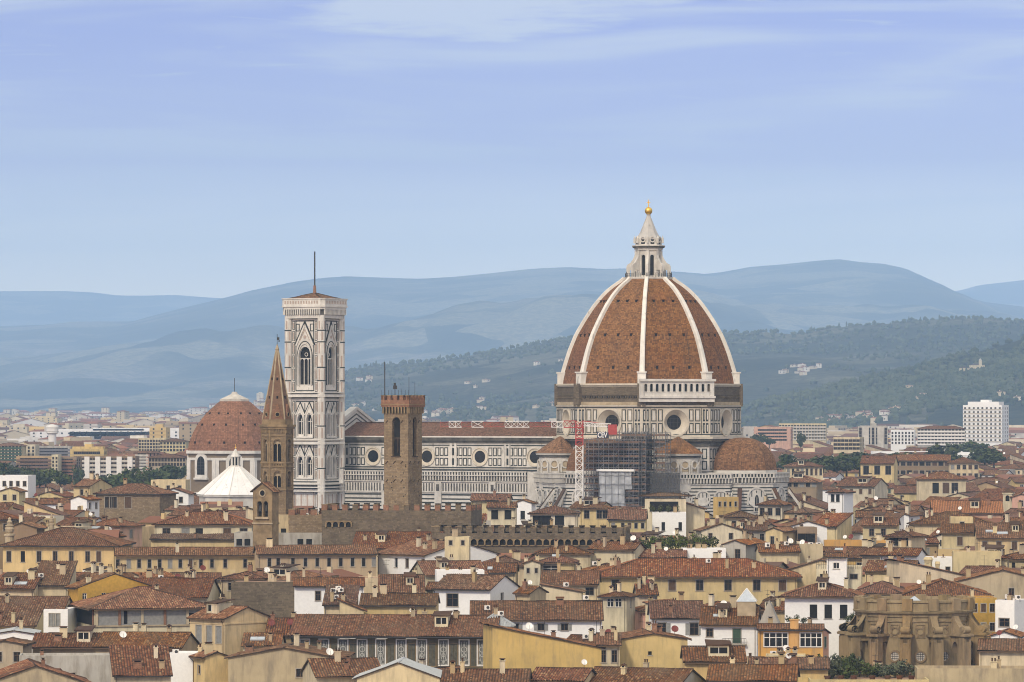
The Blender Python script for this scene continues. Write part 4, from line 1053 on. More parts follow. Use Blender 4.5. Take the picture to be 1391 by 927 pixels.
fc.pstrip(F2, [(10.0, 49.6), (21, 54.1), (32, 49.6)], .9, -1.5, .9, 1); fc.pstrip(F2, [(11.2, 48.3), (21, 52.3), (30.8, 48.3)], .4, .5, .62, 2); fc.pstrip(F2, [(11.5, 47.2), (21, 51), (30.5, 47.2)], .3, .5, .62, 2)
fc.build('facade', [M['marble'], M['marble_clean'], M['grime']], duomo)
footrec(DX + 0*math.cos(DR), DY, DR, 46, 46); footrec(DX - 62*math.cos(DR), DY - 62*math.sin(DR), DR, 84, 43)
KEEP += [(745, 1066, 270, 688, 1303), (470, 760, 560, 690, 1325)]; OCC += [(1340, 745, 1060, 520), (1350, 470, 760, 575)]
REFS += [(881, 560, 'cathedral dome'), (620, 630, 'cathedral nave')]

# ------------------------------------------------------------ bell tower (white marble campanile)
CY_ = 1374.; CXm = PX(427.5, CY_)
camp = thing('bell_tower', 'tall square white marble bell tower with paired gothic windows beside the cathedral', 'bell tower', (CXm, CY_, 0), DR)
S_ = 5.75
core = MB(); inl = MB(); wn_ = MB()
for k in range(4):
    a = -math.pi/2 + k*math.pi/2; nn = (math.cos(a), math.sin(a)); u = (-nn[1], nn[0])
    F = ((nn[0]*S_-u[0]*S_, nn[1]*S_-u[1]*S_, 0), u, nn); W = 2*S_
    ops = [(W/2-2.05, W/2+2.05, 60.4, 72.6)]
    for zb, zs, zt in ((45.6, 50.6, 52.2), (33.2, 37.6, 39.4)):
        for c in (W/2-1.6, W/2+1.6): ops.append((c-1.0, c+1.0, zb, zt))
    core.panel(F, 0, W, 0, 82, ops, 1.1, 0, 0, 1)
    # large three-light window
    c = W/2
    core.spandrel(F, c-2.05, c+2.05, 69.8, 72.6, -.9, -.02, 0, True, 10)
    for q in (-.7, .7): core.prect(F, c+q-.12, c+q+.12, 60.4, 69.2, -.95, -.7, 0)
    core.prect(F, c-2.05, c+2.05, 69.0, 69.25, -.95, -.72, 0); core.pring(F, c, 70.3, .42, .62, -.95, -.8, 0, 14)
    for q in (-1.2, 0, 1.2): core.spandrel(F, c+q*1.15-.6, c+q*1.15+.6, 68.2, 69.0, -.95, -.72, 0, True, 6)
    core.prect(F, c-2.05, c+2.05, 60.4, 61.2, -.9, -.5, 0)
    inl.pstrip(F, core.archpts(c-2.3, c+2.3, 61, 69.6, 73.6, 12, True), .35, .003, .3, 1)
    inl.pstrip(F, core.archpts(c-2.7, c+2.7, 61, 69.6, 74.3, 12, True), .22, .003, .12, 0)
    inl.pstrip(F, [(c-3.0, 73.0), (c, 79.2), (c+3.0, 73.0)], .5, .003, .32, 1); inl.pstrip(F, [(c-3.5, 73.2), (c, 80.2), (c+3.5, 73.2)], .5, .003, .1, 0)
    inl.pstrip(F, [(c-1.7, 74.6), (c, 77.9), (c+1.7, 74.6)], .2, .003, .1, 2)
    inl.pdisc(F, c, 75.6, .5, .003, .08, 2, 12)
    for s_ in (-1, 1): inl.pframe(F, c+s_*2.5-.65, c+s_*2.5+.65, 77.3, 79.6, .25, .003, .07, 0)
    inl.pframe(F, c-3.3, c+3.3, 59.2, 80.6, .3, .003, .08, 0)
    # two-light windows
    for zb, zs, zt in ((45.6, 50.0, 52.2), (33.2, 37.4, 39.4)):
        for cc in (c-1.6, c+1.6):
            core.spandrel(F, cc-1.0, cc+1.0, zs, zt, -.9, -.02, 0, True, 8)
            core.prect(F, cc-.1, cc+.1, zb, zs+.9, -.95, -.6, 0); core.prect(F, cc-1, cc+1, zs-.1, zs+.1, -.95, -.8, 0); core.prect(F, cc-1, cc+1, zb, zb+.6, -.9, -.5, 0)
            inl.pstrip(F, core.archpts(cc-1.15, cc+1.15, zb, zs, zt+.5, 10, True), .24, .003, .25, 1)
            inl.pstrip(F, [(cc-1.5, zt-.2), (cc, zt+2.9), (cc+1.5, zt-.2)], .3, .003, .22, 1); inl.pstrip(F, [(cc-1.6, zt+.4), (cc, zt+3.7), (cc+1.6, zt+.4)], .32, .003, .08, 0)
        inl.prect(F, c-.12, c+.12, zb, zt+3.4, .003, .08, 0)
        inl.pframe(F, c-3.3, c+3.3, zb-.7, zt+4.0, .28, .003, .08, 0)
        inl.prect(F, c-3, c+3, zb-.5, zb-.1, .003, .3, 1)
        for s_ in (-1, 1): inl.prect(F, c+s_*3.0-.12, c+s_*3.0+.12, zb, zt+3, .003, .06, 2)
    for zl, zh in ((59, 62), (62.4, 66), (66.4, 70), (70.4, 74), (74.4, 77.4), (77.8, 80.4), (45, 48.4), (48.8, 52.4), (52.8, 56.2), (32.6, 35.6), (36, 39.2), (39.6, 42.4), (24, 28.4)):
        for s_ in (-1, 1):
            e = c + s_*3.95; inl.pframe(F, e-.42, e+.42, zl, zh, .16, .003, .06, 0); inl.prect(F, e-.16, e+.16, zl+.5, zh-.5, .003, .05, 2)
    for i in range(9): inl.prect(F, 1.0+i*1.08, 1.5+i*1.08, 24.2, 28, .003, .06, 2 if i % 2 else 1)
    for z in (28.6, 29.6, 30.4, 31.6, 42.8, 57.0, 58.4, 81.0): inl.prect(F, 0, W, z, z+.36, .003, .05, 0)
    for s_ in (-1, 1):                       # corner buttresses carry the same inlay
        pass
for sx in (-1, 1):
    for sy in (-1, 1):
        cxy = (sx*S_, sy*S_); core.frus(8, 1.22, 1.22, 0, 82, 0, math.pi/8, cxy)
        for k in range(8):
            a = k*math.pi/4; nn = (math.cos(a), math.sin(a)); u = (-nn[1], nn[0]); ap = 1.22*math.cos(math.pi/8); hw = ap*t8
            if nn[0]*sx + nn[1]*sy < -.1: continue
            F = ((cxy[0]+nn[0]*ap, cxy[1]+nn[1]*ap, 0), u, nn)
            for i, (zl, zh) in enumerate(((59, 62), (62.6, 66), (66.6, 70), (70.6, 73.8), (74.6, 77.2), (78, 80.4), (45, 48.2), (49, 52.2), (53, 56), (32.8, 35.4), (36.2, 39), (39.8, 42), (24, 28))):
                inl.prect(F, -hw*.5, hw*.5, zl, zh, .003, .05, 2 if (i+k) % 2 else 1)
            for z in (66.2, 73.9, 77.4, 48.5, 35.7, 62.2): inl.prect(F, -hw, hw, z, z+.34, .003, .05, 0)
core.build('tower_wall', [M['marble_clean'], M['dark']], camp); inl.build('marble_inlay', [M['green'], M['marble_clean'], M['marble_pink']], camp)
cb = MB()
def sq(mb, s_, z0, z1, m_=0, s1=None):
    s1 = s1 or s_
    mb.add([(-s_,-s_,z0),(s_,-s_,z0),(s_,s_,z0),(-s_,s_,z0),(-s1,-s1,z1),(s1,-s1,z1),(s1,s1,z1),(-s1,s1,z1)], [(0,3,2,1),(4,5,6,7),(0,1,5,4),(1,2,6,5),(2,3,7,6),(3,0,4,7)], m_)
def chsq(mb, s_, ch, z0, z1, m_=0):
    p = [(-s_+ch,-s_),(s_-ch,-s_),(s_,-s_+ch),(s_,s_-ch),(s_-ch,s_),(-s_+ch,s_),(-s_,s_-ch),(-s_,-s_+ch)]; mb.prism(p, z0, z1, m_)
CORN = []
for z0, z1, s_ in ((31.0, 31.4, 7.1), (43.1, 43.9, 7.15), (44.3, 44.7, 7.05), (57.4, 58.2, 7.2), (58.6, 58.9, 7.05), (30.0, 30.3, 7.05), (28.8, 29.2, 7.1)): q_ = MB(); chsq(q_, s_, 1.2, z0, z1); q_.build('cornice', [M['marble_clean']], camp)
chsq(cb, 6.95, 1.0, 81.2, 82.2); chsq(cb, 7.0, 1.0, 82.2, 84.6, 1); chsq(cb, 7.7, 1.1, 84.6, 85.1); chsq(cb, 7.55, 1.1, 85.1, 87.0); chsq(cb, 7.75, 1.1, 87.0, 87.3); chsq(cb, 7.4, 1.1, 83.9, 84.6)
for k in range(4):
    a = -math.pi/2 + k*math.pi/2; nn = (math.cos(a), math.sin(a)); u = (-nn[1], nn[0]); F = ((nn[0]*7.0-u[0]*6.5, nn[1]*7.0-u[1]*6.5, 0), u, nn)
    for i in range(17): cb.prect(F, .2+i*.76, .52+i*.76, 82.3, 84, .003, .5, 0)
    F = ((nn[0]*7.55-u[0]*6.4, nn[1]*7.55-u[1]*6.4, 0), u, nn)
    for i in range(13): cb.prect(F, .3+i*.94, .75+i*.94, 85.6, 86.5, .003, .05, 2)
cb.build('crowning_gallery', [M['marble_clean'], M['grime'], M['marble_pink']], camp)
rf = MB(); ro_, _ = roof_mesh('h', 12.4, 12.4, 87.0, 17, .2, False); ro_.build('roof', [M['tile'], M['grime']], camp)
pl = MB(); pl.frus(8, .55, .4, 88.8, 91.3, 1); pl.bar((0,0,91.2), (0,0,101.6), .32); pl.build('mast', [M['dmetal'], M['brick']], camp)
footrec(CXm, CY_, DR, 20, 20); KEEP.append((383, 471, 340, 688, 1362)); OCC.append((1365, 384, 470, 405)); REFS.append((427, 560, 'white marble bell tower'))

# ------------------------------------------------------------ baptistery, chapel dome
BY = 1392.; bx = PX(320, BY)
bap = thing('baptistery', 'white marble tent roof of the octagonal baptistery with a small white lantern', 'baptistery', (bx, BY, 0), R(-28.5))
mb = MB(); mb.frus(8, 11.3, 11.3, 0, 27.0, 0, r8); mb.frus(8, 11.9, 11.9, 27.0, 27.6, 0, r8); mb.build('wall', [M['marble']], bap)
mb = MB(); mb.frus(8, 12.1, 1.6, 27.6, 36.2, 0, r8)
for i in range(8):
    a = r8 + i*math.pi/4; mb.bar((12.1*math.cos(a), 12.1*math.sin(a), 27.7), (1.6*math.cos(a), 1.6*math.sin(a), 36.3), .22, 1)
    for j in (.33, .66):
        b = r8 + (i+1)*math.pi/4; p = Vector((12.1*math.cos(a), 12.1*math.sin(a), 27.63)).lerp(Vector((12.1*math.cos(b), 12.1*math.sin(b), 27.63)), j); q = Vector((1.6*math.cos(a), 1.6*math.sin(a), 36.23)).lerp(Vector((1.6*math.cos(b), 1.6*math.sin(b), 36.23)), j)
        mb.bar(p, q, .1, 1)
mb.build('roof', [marble('white_roof_slabs', (.86,.86,.85), (.6,.6,.59), .3), M['frame_w']], bap)
mb = MB(); mb.frus(8, 1.7, 1.7, 36, 36.5, 0, r8); mb.frus(8, .8, .8, 36.5, 39.2, 1, r8)
for i in range(8): a = r8 + i*math.pi/4; mb.frus(6, .22, .22, 36.5, 39.0, 0, 0, (1.3*math.cos(a), 1.3*math.sin(a)))
mb.frus(8, 1.7, 1.7, 39, 39.4, 0, r8); mb.frus(8, 1.5, .15, 39.4, 41.6, 0, r8); lo = mb.build('lantern', [M['marble_clean'], M['dark']], bap)
mb = MB(); mb.lathe([(.32*math.sin(t), 41.9-.32*math.cos(t)) for t in np.linspace(0, math.pi, 8)], 10); mb.bar((0,0,42.1), (0,0,43), .1); mb.build('gilded_ball', [M['gold']], lo)
footrec(bx, BY, 0, 13, 13); KEEP.append((270, 352, 605, 681, 1380)); OCC.append((1392, 275, 352, 640)); REFS.append((312, 660, 'white tent roof'))

SY = 1650.; sx_ = PX(318.5, SY); k_ = K/SY; zz = lambda y: PZ(y, SY)
slz = thing('chapel_dome', 'smooth red tiled chapel dome with white framed arched windows and white cap', 'dome', (sx_, SY, 0), math.atan2(-sx_, SY)*1.0)
ap = 16.6
mb = MB(); oct_(mb, ap, 0, zz(614)); mb.build('drum', [plaster('brown_chapel_plaster', (.22,.17,.11), .3)], slz)
mb = MB(); wi = MB()
oct_(mb, ap+.9, zz(616), zz(612)); oct_(mb, ap+.5, zz(625), zz(621.5)); oct_(mb, ap+.6, zz(671), zz(668))
for k in range(8):
    F, w = oface(k, ap)
    mb.prect(F, -.5, 1.3, zz(668), zz(625), .003, .5, 0); mb.prect(F, w-1.3, w+.5, zz(668), zz(625), .003, .5, 0)
    c = w/2; wi.arch(F, c-3.1, c+3.1, zz(649), zz(626), zz(615), .02, .6, 0, 12); wi.arch(F, c-1.9, c+1.9, zz(644.5), zz(628), zz(619.5), .6, .64, 1, 12); wi.prect(F, c-.1, c+.1, zz(644), zz(621), .64, .7, 2); wi.prect(F, c-3.4, c+3.4, zz(651), zz(648.5), .02, 1.0, 0)
    for q in range(4): wi.prect(F, c-1.8, c+1.8, zz(641-q*4.3), zz(641-q*4.3)+.12, .64, .7, 2)
mb.build('pilasters_and_cornices', [M['marble_clean']], slz); wi.build('window', [M['marble_clean'], M['glass'], M['dmetal']], slz)
mb = MB(); pr = [(17.0, 614), (16.7, 606), (16.1, 598), (15.0, 588), (13.6, 578), (11.7, 568), (9.3, 558), (6.6, 549), (5.0, 544.5)]; v = 0
PRR = []
for i in range(len(pr)-1):
    for q in range(4): t = q/4; PRR.append((pr[i][0]*(1-t)+pr[i+1][0]*t, zz(pr[i][1]*(1-t)+pr[i+1][1]*t)))
PRR.append((pr[-1][0], zz(pr[-1][1])))
for (r0, z0), (r1, z1) in zip(PRR[:-1], PRR[1:]):
    dv = math.hypot(r1-r0, z1-z0)
    for i in range(8):
        a, b = r8+i*math.pi/4, r8+(i+1)*math.pi/4; P = lambda r, t, z: (r*math.cos(t)/math.cos(r8), r*math.sin(t)/math.cos(r8), z); h0, h1 = r0*t8, r1*t8
        mb.quad(P(r0,a,z0), P(r0,b,z0), P(r1,b,z1), P(r1,a,z1), 0, [(-h0+40*i, v), (h0+40*i, v), (h1+40*i, v+dv), (-h1+40*i, v+dv)])
    v += dv
for zy in (562, 577, 601):
    r = float(np.interp(-zy, [-p[1] for p in pr], [p[0] for p in pr]))
    for k in range(8):
        ph = -math.pi/2+k*math.pi/4; nn = (math.cos(ph), math.sin(ph)); u = (-nn[1], nn[0])
        for s_ in (-.5, .5):
            e = s_*r*t8*1.1; mb.bar((nn[0]*(r-1)+u[0]*e, nn[1]*(r-1)+u[1]*e, zz(zy)), (nn[0]*(r+.25)+u[0]*e, nn[1]*(r+.25)+u[1]*e, zz(zy)), .7, 1, .8)
mb.build('dome', [M['dome_sl'], M['dark']], slz)
mb = MB(); oct_(mb, 5.3, zz(546), zz(542.5)); mb.frus(8, 5.6, 1.6, zz(542.5), zz(536), 0, r8); mb.frus(8, 1.4, .9, zz(536), zz(532.5), 0, r8); mb.bar((0,0,zz(533)), (0,0,zz(514)), .22, 1); mb.build('cap', [M['conc'], M['dmetal']], slz)
footrec(sx_, SY, 0, 20, 20); KEEP.append((252, 358, 528, 664, 1632)); OCC.append((1650, 256, 378, 560)); REFS.append((300, 590, 'red chapel dome'))

# ------------------------------------------------------------ hexagonal spire tower
HY_ = 1013.; hx = PX(376.5, HY_); zz = lambda y: PZ(y, HY_)
bad = thing('spire_tower', 'slender brown stone hexagonal tower with a pointed brick spire', 'tower', (hx, HY_, 0), R(4))
def hface(k, a): 
    ph = -math.pi/2 + k*math.pi/3; n = (math.cos(ph), math.sin(ph)); u = (-n[1], n[0]); w = 2*a*math.tan(math.pi/6)
    return ((n[0]*a-u[0]*w/2, n[1]*a-u[1]*w/2, 0), u, n), w
ap = 3.0; mb = MB(); tr = MB()
for k in range(6):
    F, w = hface(k, ap); c = w/2
    mb.panel(F, 0, w, 0, zz(579), [(c-.85, c+.85, zz(627), zz(597.5)), (c-.8, c+.8, zz(662), zz(641))], .7, 0, 0, 1)
    for z0, z1, r_ in ((627, 597.5, .85), (662, 641, .8)):
        mb.spandrel(F, c-r_, c+r_, zz(z1)-r_*1.1, zz(z1), -.6, -.02, 0, True, 8); mb.prect(F, c-.09, c+.09, zz(z0), zz(z1)-.9, -.65, -.4, 2)
        for q in (-.45, .45): mb.spandrel(F, c+q*r_*1.05-.38, c+q*r_*1.05+.38, zz(z1)-1.5, zz(z1)-.9, -.66, -.45, 2, True, 6)
        mb.prect(F, c-r_, c+r_, zz(z1)-.95, zz(z1)-.0, -.68, -.5, 2)
        tr.pstrip(F, mb.archpts(c-r_-.2, c+r_+.2, zz(z0), zz(z1)-r_*1.1, zz(z1)+.35, 10, True), .22, .003, .12, 0)
    for z in (627.5, 664): tr.prect(F, -.15, w+.15, zz(z+2.2), zz(z), .003, .3, 0)
    tr.prect(F, -.1, w+.1, zz(635), zz(633), .003, .2, 0)
    for i in range(6):
        tr.prect(F, .2+i*w/6, .42+i*w/6, zz(588), zz(583), .003, .3, 0); tr.prect(F, .2+i*w/6, .42+i*w/6, zz(633), zz(630), .003, .25, 0)
    tr.prect(F, -.2, w+.2, zz(583), zz(580), .003, .35, 0); tr.prect(F, -.35, w+.35, zz(580), zz(577), .003, .6, 0); tr.prect(F, -.05, w+.05, zz(593), zz(591.5), .003, .15, 0)
    tr.prect(F, -.1, .12, 0, zz(583), .003, .16, 0); tr.prect(F, w-.12, w+.1, 0, zz(583), .003, .16, 0)
    # gabled dormer with a quatrefoil at the spire's foot
    tr.plate(F, [(c-1.15, zz(570)), (c+1.15, zz(570)), (c+.1, zz(549)), (c-.1, zz(549))], -1.4, -.22, 3); tr.pring(F, c, zz(563.2), .42, .62, -.22, -.08, 0, 12); tr.pdisc(F, c, zz(563.2), .42, -.3, -.2, 1, 10)
    tr.prect(F, -.05, w+.05, zz(577), zz(570), -.5, -.06, 0)
mb.build('tower_wall', [M['stone'], M['dark'], M['sandstone_lt']], bad); tr.build('stone_trim', [M['sandstone'], M['dark'], M['sandstone_lt'], M['brick']], bad)
r6 = math.pi/6
mb = MB(); mb.T = Matrix.Rotation(-math.pi/2+r6, 4, 'Z'); mb.frus(6, 3.25, .22, zz(570), zz(476), 0)
for i in range(6): a = i*math.pi/3; mb.bar((3.28*math.cos(a), 3.28*math.sin(a), zz(570)), (.24*math.cos(a), .24*math.sin(a), zz(476)), .24, 1)
for k in range(6):
    a = k*math.pi/3 + r6
    for zq in (515, 540): rr_ = (3.25 - 3.03*(570-zq)/94)*math.cos(r6); mb.bar(((rr_-.1)*math.cos(a), (rr_-.1)*math.sin(a), zz(zq)), ((rr_+.12)*math.cos(a), (rr_+.12)*math.sin(a), zz(zq)), .4, 2, .6)
mb.frus(6, .24, .5, zz(477), zz(474.5), 1); mb.frus(6, .42, .1, zz(474.5), zz(468), 1)
so = mb.build('spire', [stone('brown_spire_brick', (.175,.095,.060), (.22,.125,.078), .5, .16), M['sandstone_lt'], M['dark']], bad)
mb = MB(); mb.bar((0,0,zz(469)), (0,0,zz(454)), .12); mb.box(.05, .5, -.05, .05, zz(462), zz(458.5)); mb.box(.3, .55, -.05, .05, zz(465), zz(462)); mb.build('weather_vane', [M['dmetal']], so)
footrec(hx, HY_, 0, 4.5, 4.5); KEEP.append((354, 399, 452, 690, 1008)); OCC.append((1013, 356, 397, 470)); REFS.append((376, 600, 'pointed brick spire'))

# ------------------------------------------------------------ crenellated tower and palace
def crenels(mb, F, L_, z, mw, gap, h, t, m0=0, m1=1, zbase=0.9, hole=False):
    n = max(2, int(round((L_+gap)/(mw+gap)))); mw2 = (L_-gap*(n-1))/n
    for i in range(n):
        a = i*(mw2+gap); mb.prect(F, a, a+mw2, z, z+h, -t, 0, m1)
        mb.prect(F, a-.08, a+mw2+.08, z+h, z+h+.14, -t-.05, .08, m0)
def corbels(mb, F, L_, z0, z1, out, pitch, mat, dark):
    n = max(3, int(L_/pitch)); p = L_/n
    mb.prect(F, 0, L_, z0, z1, .003, .04, dark)
    for i in range(n+1):
        a = i*p; a0, a1 = max(-.1, a-.16), min(L_+.1, a+.16); mb.prect(F, a0, a1, z0, z1, .04, out, mat)
    for i in range(n): mb.spandrel(F, i*p+.16, (i+1)*p-.16, z1-(p/2-.16), z1, .04, out, mat, False, 6)
BGY = 996.; bgx = PX(547.5, BGY); zz = lambda y: PZ(y, BGY)
bar = thing('crenellated_tower', 'square brown stone tower with crenellated brick top and tall arched openings', 'tower', (bgx, BGY, 0), DR)
s_ = 3.05; mb = MB(); tp = MB()
for k in range(4):
    a = -math.pi/2 + k*math.pi/2; nn = (math.cos(a), math.sin(a)); u = (-nn[1], nn[0]); F = ((nn[0]*s_-u[0]*s_, nn[1]*s_-u[1]*s_, 0), u, nn); W = 2*s_
    mb.panel(F, 0, W, 0, zz(560), [(W/2-1.0, W/2+1.0, zz(619.5), zz(567))], .9, 0, 0, 1); mb.spandrel(F, W/2-1, W/2+1, zz(567)-1, zz(567), -.8, -.02, 0, False, 8)
    mb.prect(F, W/2-.9, W/2+.9, zz(597), zz(594), -.88, -.7, 2); mb.prect(F, W/2-1.2, W/2+1.2, zz(621), zz(619.5), .003, .12, 2)
    mb.prect(F, W/2-.15, W/2+.15, zz(615), zz(597), -.88, -.72, 2)
    rr = random.Random(k)
    for q in range(26): x, z = rr.uniform(.3, W-.3), rr.uniform(20, zz(630)); mb.prect(F, x, x+.22, z, z+.22, .003, .03, 1)
    for z in (630, 655, 575):
        for q in range(3): x = .4+q*1.9; mb.bar((F[0][0]+u[0]*x+nn[0]*.05, F[0][1]+u[1]*x+nn[1]*.05, zz(z)), (F[0][0]+u[0]*(x+.6)+nn[0]*.1, F[0][1]+u[1]*(x+.6)+nn[1]*.1, zz(z)+.6), .12, 2)
    corbels(tp, F, W, zz(562), zz(553), .42, .75, 0, 2)
    so_ = s_+.48; F = ((nn[0]*so_-u[0]*so_, nn[1]*so_-u[1]*so_, 0), u, nn)
    crenels(tp, F, 2*so_, zz(544), .95, .75, zz(538)-zz(544), .45, 0, 1)
    tp.prect(F, -.1, 2*so_+.1, zz(550.5), zz(549.5), .003, .12, 0)
tp.box(-so_, so_, -so_, so_, zz(553), zz(544), 1)
mb.build('tower_wall', [M['stone'], M['dark'], M['wood']], bar); tp.build('battlements', [M['sandstone'], M['brick'], M['dark']], bar)
mb = MB(); mb.bar((-3.2,-2.5,zz(545)), (-3.2,-2.5,zz(492)), .16); 
for x, y_ in ((1.5, 512), (3.0, 520), (-.5, 528)): mb.bar((x, 0, zz(545)), (x, 0, zz(y_)), .07)
for i in range(9): mb.bar((-3.4+i*.85, -3.45, zz(545)), (-3.4+i*.85, -3.45, zz(530)), .05)
mb.bar((-1.2, -1.5, zz(545)), (-1.2, -1.5, zz(521)), .1); mb.box(-1.6, -.7, -1.6, -1.4, zz(529), zz(524)); mb.box(-1.45, -1.0, -1.6, -1.4, zz(524), zz(520.5)); mb.build('mast_and_vane', [M['dmetal']], bar)
footrec(bgx, BGY, DR, 5, 5); KEEP.append((515, 577, 490, 690, 990)); OCC.append((996, 519, 574, 540)); REFS.append((547, 600, 'crenellated stone tower'))
def palace_block(label, pa, pc, ytop, ybase, Y, rot, d, red, arch_y=None, wallm='stone', ref=None, yb=700, arch_sub=None):
    z1, z0 = PZ(ytop, Y), PZ(ybase, Y); r = R(rot); ta = (pa-CX)/K; cx_ = PX(pc, Y); w = (cx_-ta*Y)/(math.cos(r)-ta*math.sin(r))
    cen = Vector((cx_, Y)) + Vector((math.cos(r), math.sin(r)))*(-w/2) + Vector((-math.sin(r), math.cos(r)))*(d/2)
    T = thing('crenellated_palace', label, 'palace', (cen.x, cen.y, 0), r)
    mb = MB(); mb.box(-w/2, w/2, -d/2, d/2, 0, z0-.6, 0); cr = MB()
    cr.box(-w/2, w/2, -d/2, d/2, z0-.6, z0-.45, 0)
    for (x0, y0, x1, y1) in ((-w/2,-d/2,w/2,-d/2), (w/2,-d/2,w/2,d/2), (-w/2,d/2,-w/2,-d/2), (w/2,d/2,-w/2,d/2)):
        F, L_ = rectF(x0, y0, x1, y1)
        o_ = .6 if arch_y else .05
        if arch_y: corbels(mb, F, L_, PZ(arch_y[1], Y), PZ(arch_y[0], Y), o_, 1.5, 1, 2); mb.prect(F, -o_, L_+o_, PZ(arch_y[1], Y)-.25, PZ(arch_y[1], Y), .003, .2, 1)
        F2 = ((F[0][0]+F[2][0]*o_, F[0][1]+F[2][1]*o_, 0), F[1], F[2])
        cr.prect(F2, 0, L_, PZ(arch_y[0], Y) if arch_y else z0-2, z0, -.5-o_+.05, 0, 0)
        n = max(2, int(round((L_+1.1)/2.3))); mw = (L_-1.1*(n-1))/n
        for i in range(n):
            a = i*(mw+1.1); cr.prect(F2, a, a+mw, z0, z1-.15, -.5, 0, 1 if red and (i % 5 != 3) else 0); cr.prect(F2, a-.06, a+mw+.06, z1-.15, z1, -.56, .06, 3)
    if arch_sub:
        a0, a1, y0, y1 = arch_sub; t = w/(pc-pa); F, _ = rectF(-w/2, -d/2, w/2, -d/2)
        corbels(mb, ((F[0][0]+F[1][0]*(a0-pa)*t, F[0][1], 0), F[1], F[2]), (a1-a0)*t, PZ(y1, Y), PZ(y0, Y), .4, 1.3, 1, 2)
        mb.prect(F, (a0-pa)*t, (a1-pa)*t, PZ(y0, Y), PZ(y0, Y)+.25, .003, .5, 1)
    mb.build('wall', [M[wallm], M['sandstone'], M['dark']], T); cr.build('battlements', [M[wallm], M['brick'], M['dark'], M['sandstone']], T)
    footrec(cen.x, cen.y, r, w, d); KEEP.append((pa, pc, ytop, yb, Y)); OCC.append((Y+d/2, pa, pc, ytop)); REFS.append(((pa+pc)/2, (ytop+yb)/2, ref or label))
palace_block('long brown stone palace block with crenellated red brick merlons at the tower foot', 437, 640, 686, 694, 984, -9, 14, True, None, 'stone_dark', 'crenellated palace block', 722, (443, 478, 710, 717))
palace_block('lower dark palace wing with stone merlons over a row of small corbel arches', 590, 846, 716, 725, 962, -6, 12, False, (733, 741), 'stone_dark', 'dark crenellated wing', 750)
palace_block('short brown crenellated wall beside the foot of the spire tower', 392, 446, 692, 700, 1000, -9, 10, True, None, 'stone', 'short crenellated wall', 720)
# small bell gable
GY = 975.; zz = lambda y: PZ(y, GY); r = DR
gx = PX(361, GY)
bg = thing('bell_gable', 'small plastered bell gable with twin arched openings under a tiled cap', 'bell gable', (gx, GY, 0), r)
mb = MB(); w, d = 4.9, 2.6; F, _ = rectF(-w/2, -d/2, w/2, -d/2)
for F, L_ in (rectF(-w/2,-d/2,w/2,-d/2), rectF(w/2,d/2,-w/2,d/2)):
    c = L_/2
    mb.panel(F, 0, L_, 0, zz(666), [(c-1.35, c-.2, zz(702), zz(681)), (c+.2, c+1.35, zz(702), zz(681))], .8, 0, 0, 1)
    for q in (c-.78, c+.78): mb.spandrel(F, q-.575, q+.575, zz(681)-.6, zz(681), -.7, -.02, 0, True, 6)
    mb.plate(F, [(0, zz(666)), (L_, zz(666)), (c, zz(655))], -.6, 0, 0); mb.pring(F, c, zz(670), .6, .85, .003, .15, 3, 14); mb.pdisc(F, c, zz(670), .6, .003, .05, 1, 14)
    mb.prect(F, c-1.7, c+1.7, zz(705), zz(702.5), .003, .45, 3); mb.prect(F, -.15, L_+.15, zz(712), zz(710), .003, .2, 3)
mb.prect(rectF(w/2,-d/2,w/2,d/2)[0], 0, d, 0, zz(666), -.1, 0, 0); mb.prect(rectF(-w/2,d/2,-w/2,-d/2)[0], 0, d, 0, zz(666), -.1, 0, 0)
mb.build('wall', [M['sandstone'], M['dark'], M['wood'], M['sandstone_lt']], bg)
ro_, _ = roof_mesh('g', w, d, zz(667), 34, .5, True); ro_.build('roof', [M['tile_red'], M['wood']], bg)
mb = MB()
for q in (-.78, .78): mb.lathe([(.34, zz(694)), (.28, zz(692)), (.17, zz(687)), (.05, zz(686))], 10, 0, (q, -d/2+.35))
mb.build('bell', [M['dmetal']], bg)
footrec(gx, GY, r, 5.5, 3.2); KEEP.append((342, 379, 650, 736, 973)); OCC.append((975, 344, 377, 655)); REFS.append((360, 700, 'plastered bell gable'))

# ------------------------------------------------------------ tower crane
KY = 1294.; kx = PX(787, KY); zz = lambda y: PZ(y, KY)
cr = thing('tower_crane', 'white and red tower crane standing before the scaffolded cathedral apse', 'crane', (kx, KY, 0), 0)
def lattice(mb, p, q, w, h, step, t, mat=0):
    p, q = Vector(p), Vector(q); d = q-p; L_ = d.length; d.normalize(); up = Vector((0,0,1)) if abs(d.z) < .9 else Vector((0,1,0)); sd_ = d.cross(up).normalized(); up = sd_.cross(d).normalized()
    cs = [(-1,-1),(1,-1),(1,1),(-1,1)]; P = lambda i, a, b: p + d*(L_*i) + sd_*(a*w/2) + up*(b*h/2)
    for a, b in cs: mb.bar(P(0,a,b), P(1,a,b), t, mat)
    n = max(1, int(L_/step))
    for i in range(n):
        f0, f1 = i/n, (i+1)/n
        for k in range(4):
            a, b = cs[k]; c, e = cs[(k+1) % 4]
            A, B = ((a,b),(c,e)) if i % 2 else ((c,e),(a,b))
            mb.bar(P(f0,*A), P(f1,*B), t*.6, mat); mb.bar(P(f0,a,b), P(f0,c,e), t*.6, mat)
mb = MB(); lattice(mb, (0,0,0), (0,0,zz(605)), 2.0, 2.0, 1.8, .26); mb.build('mast', [M['cwhite']], cr)
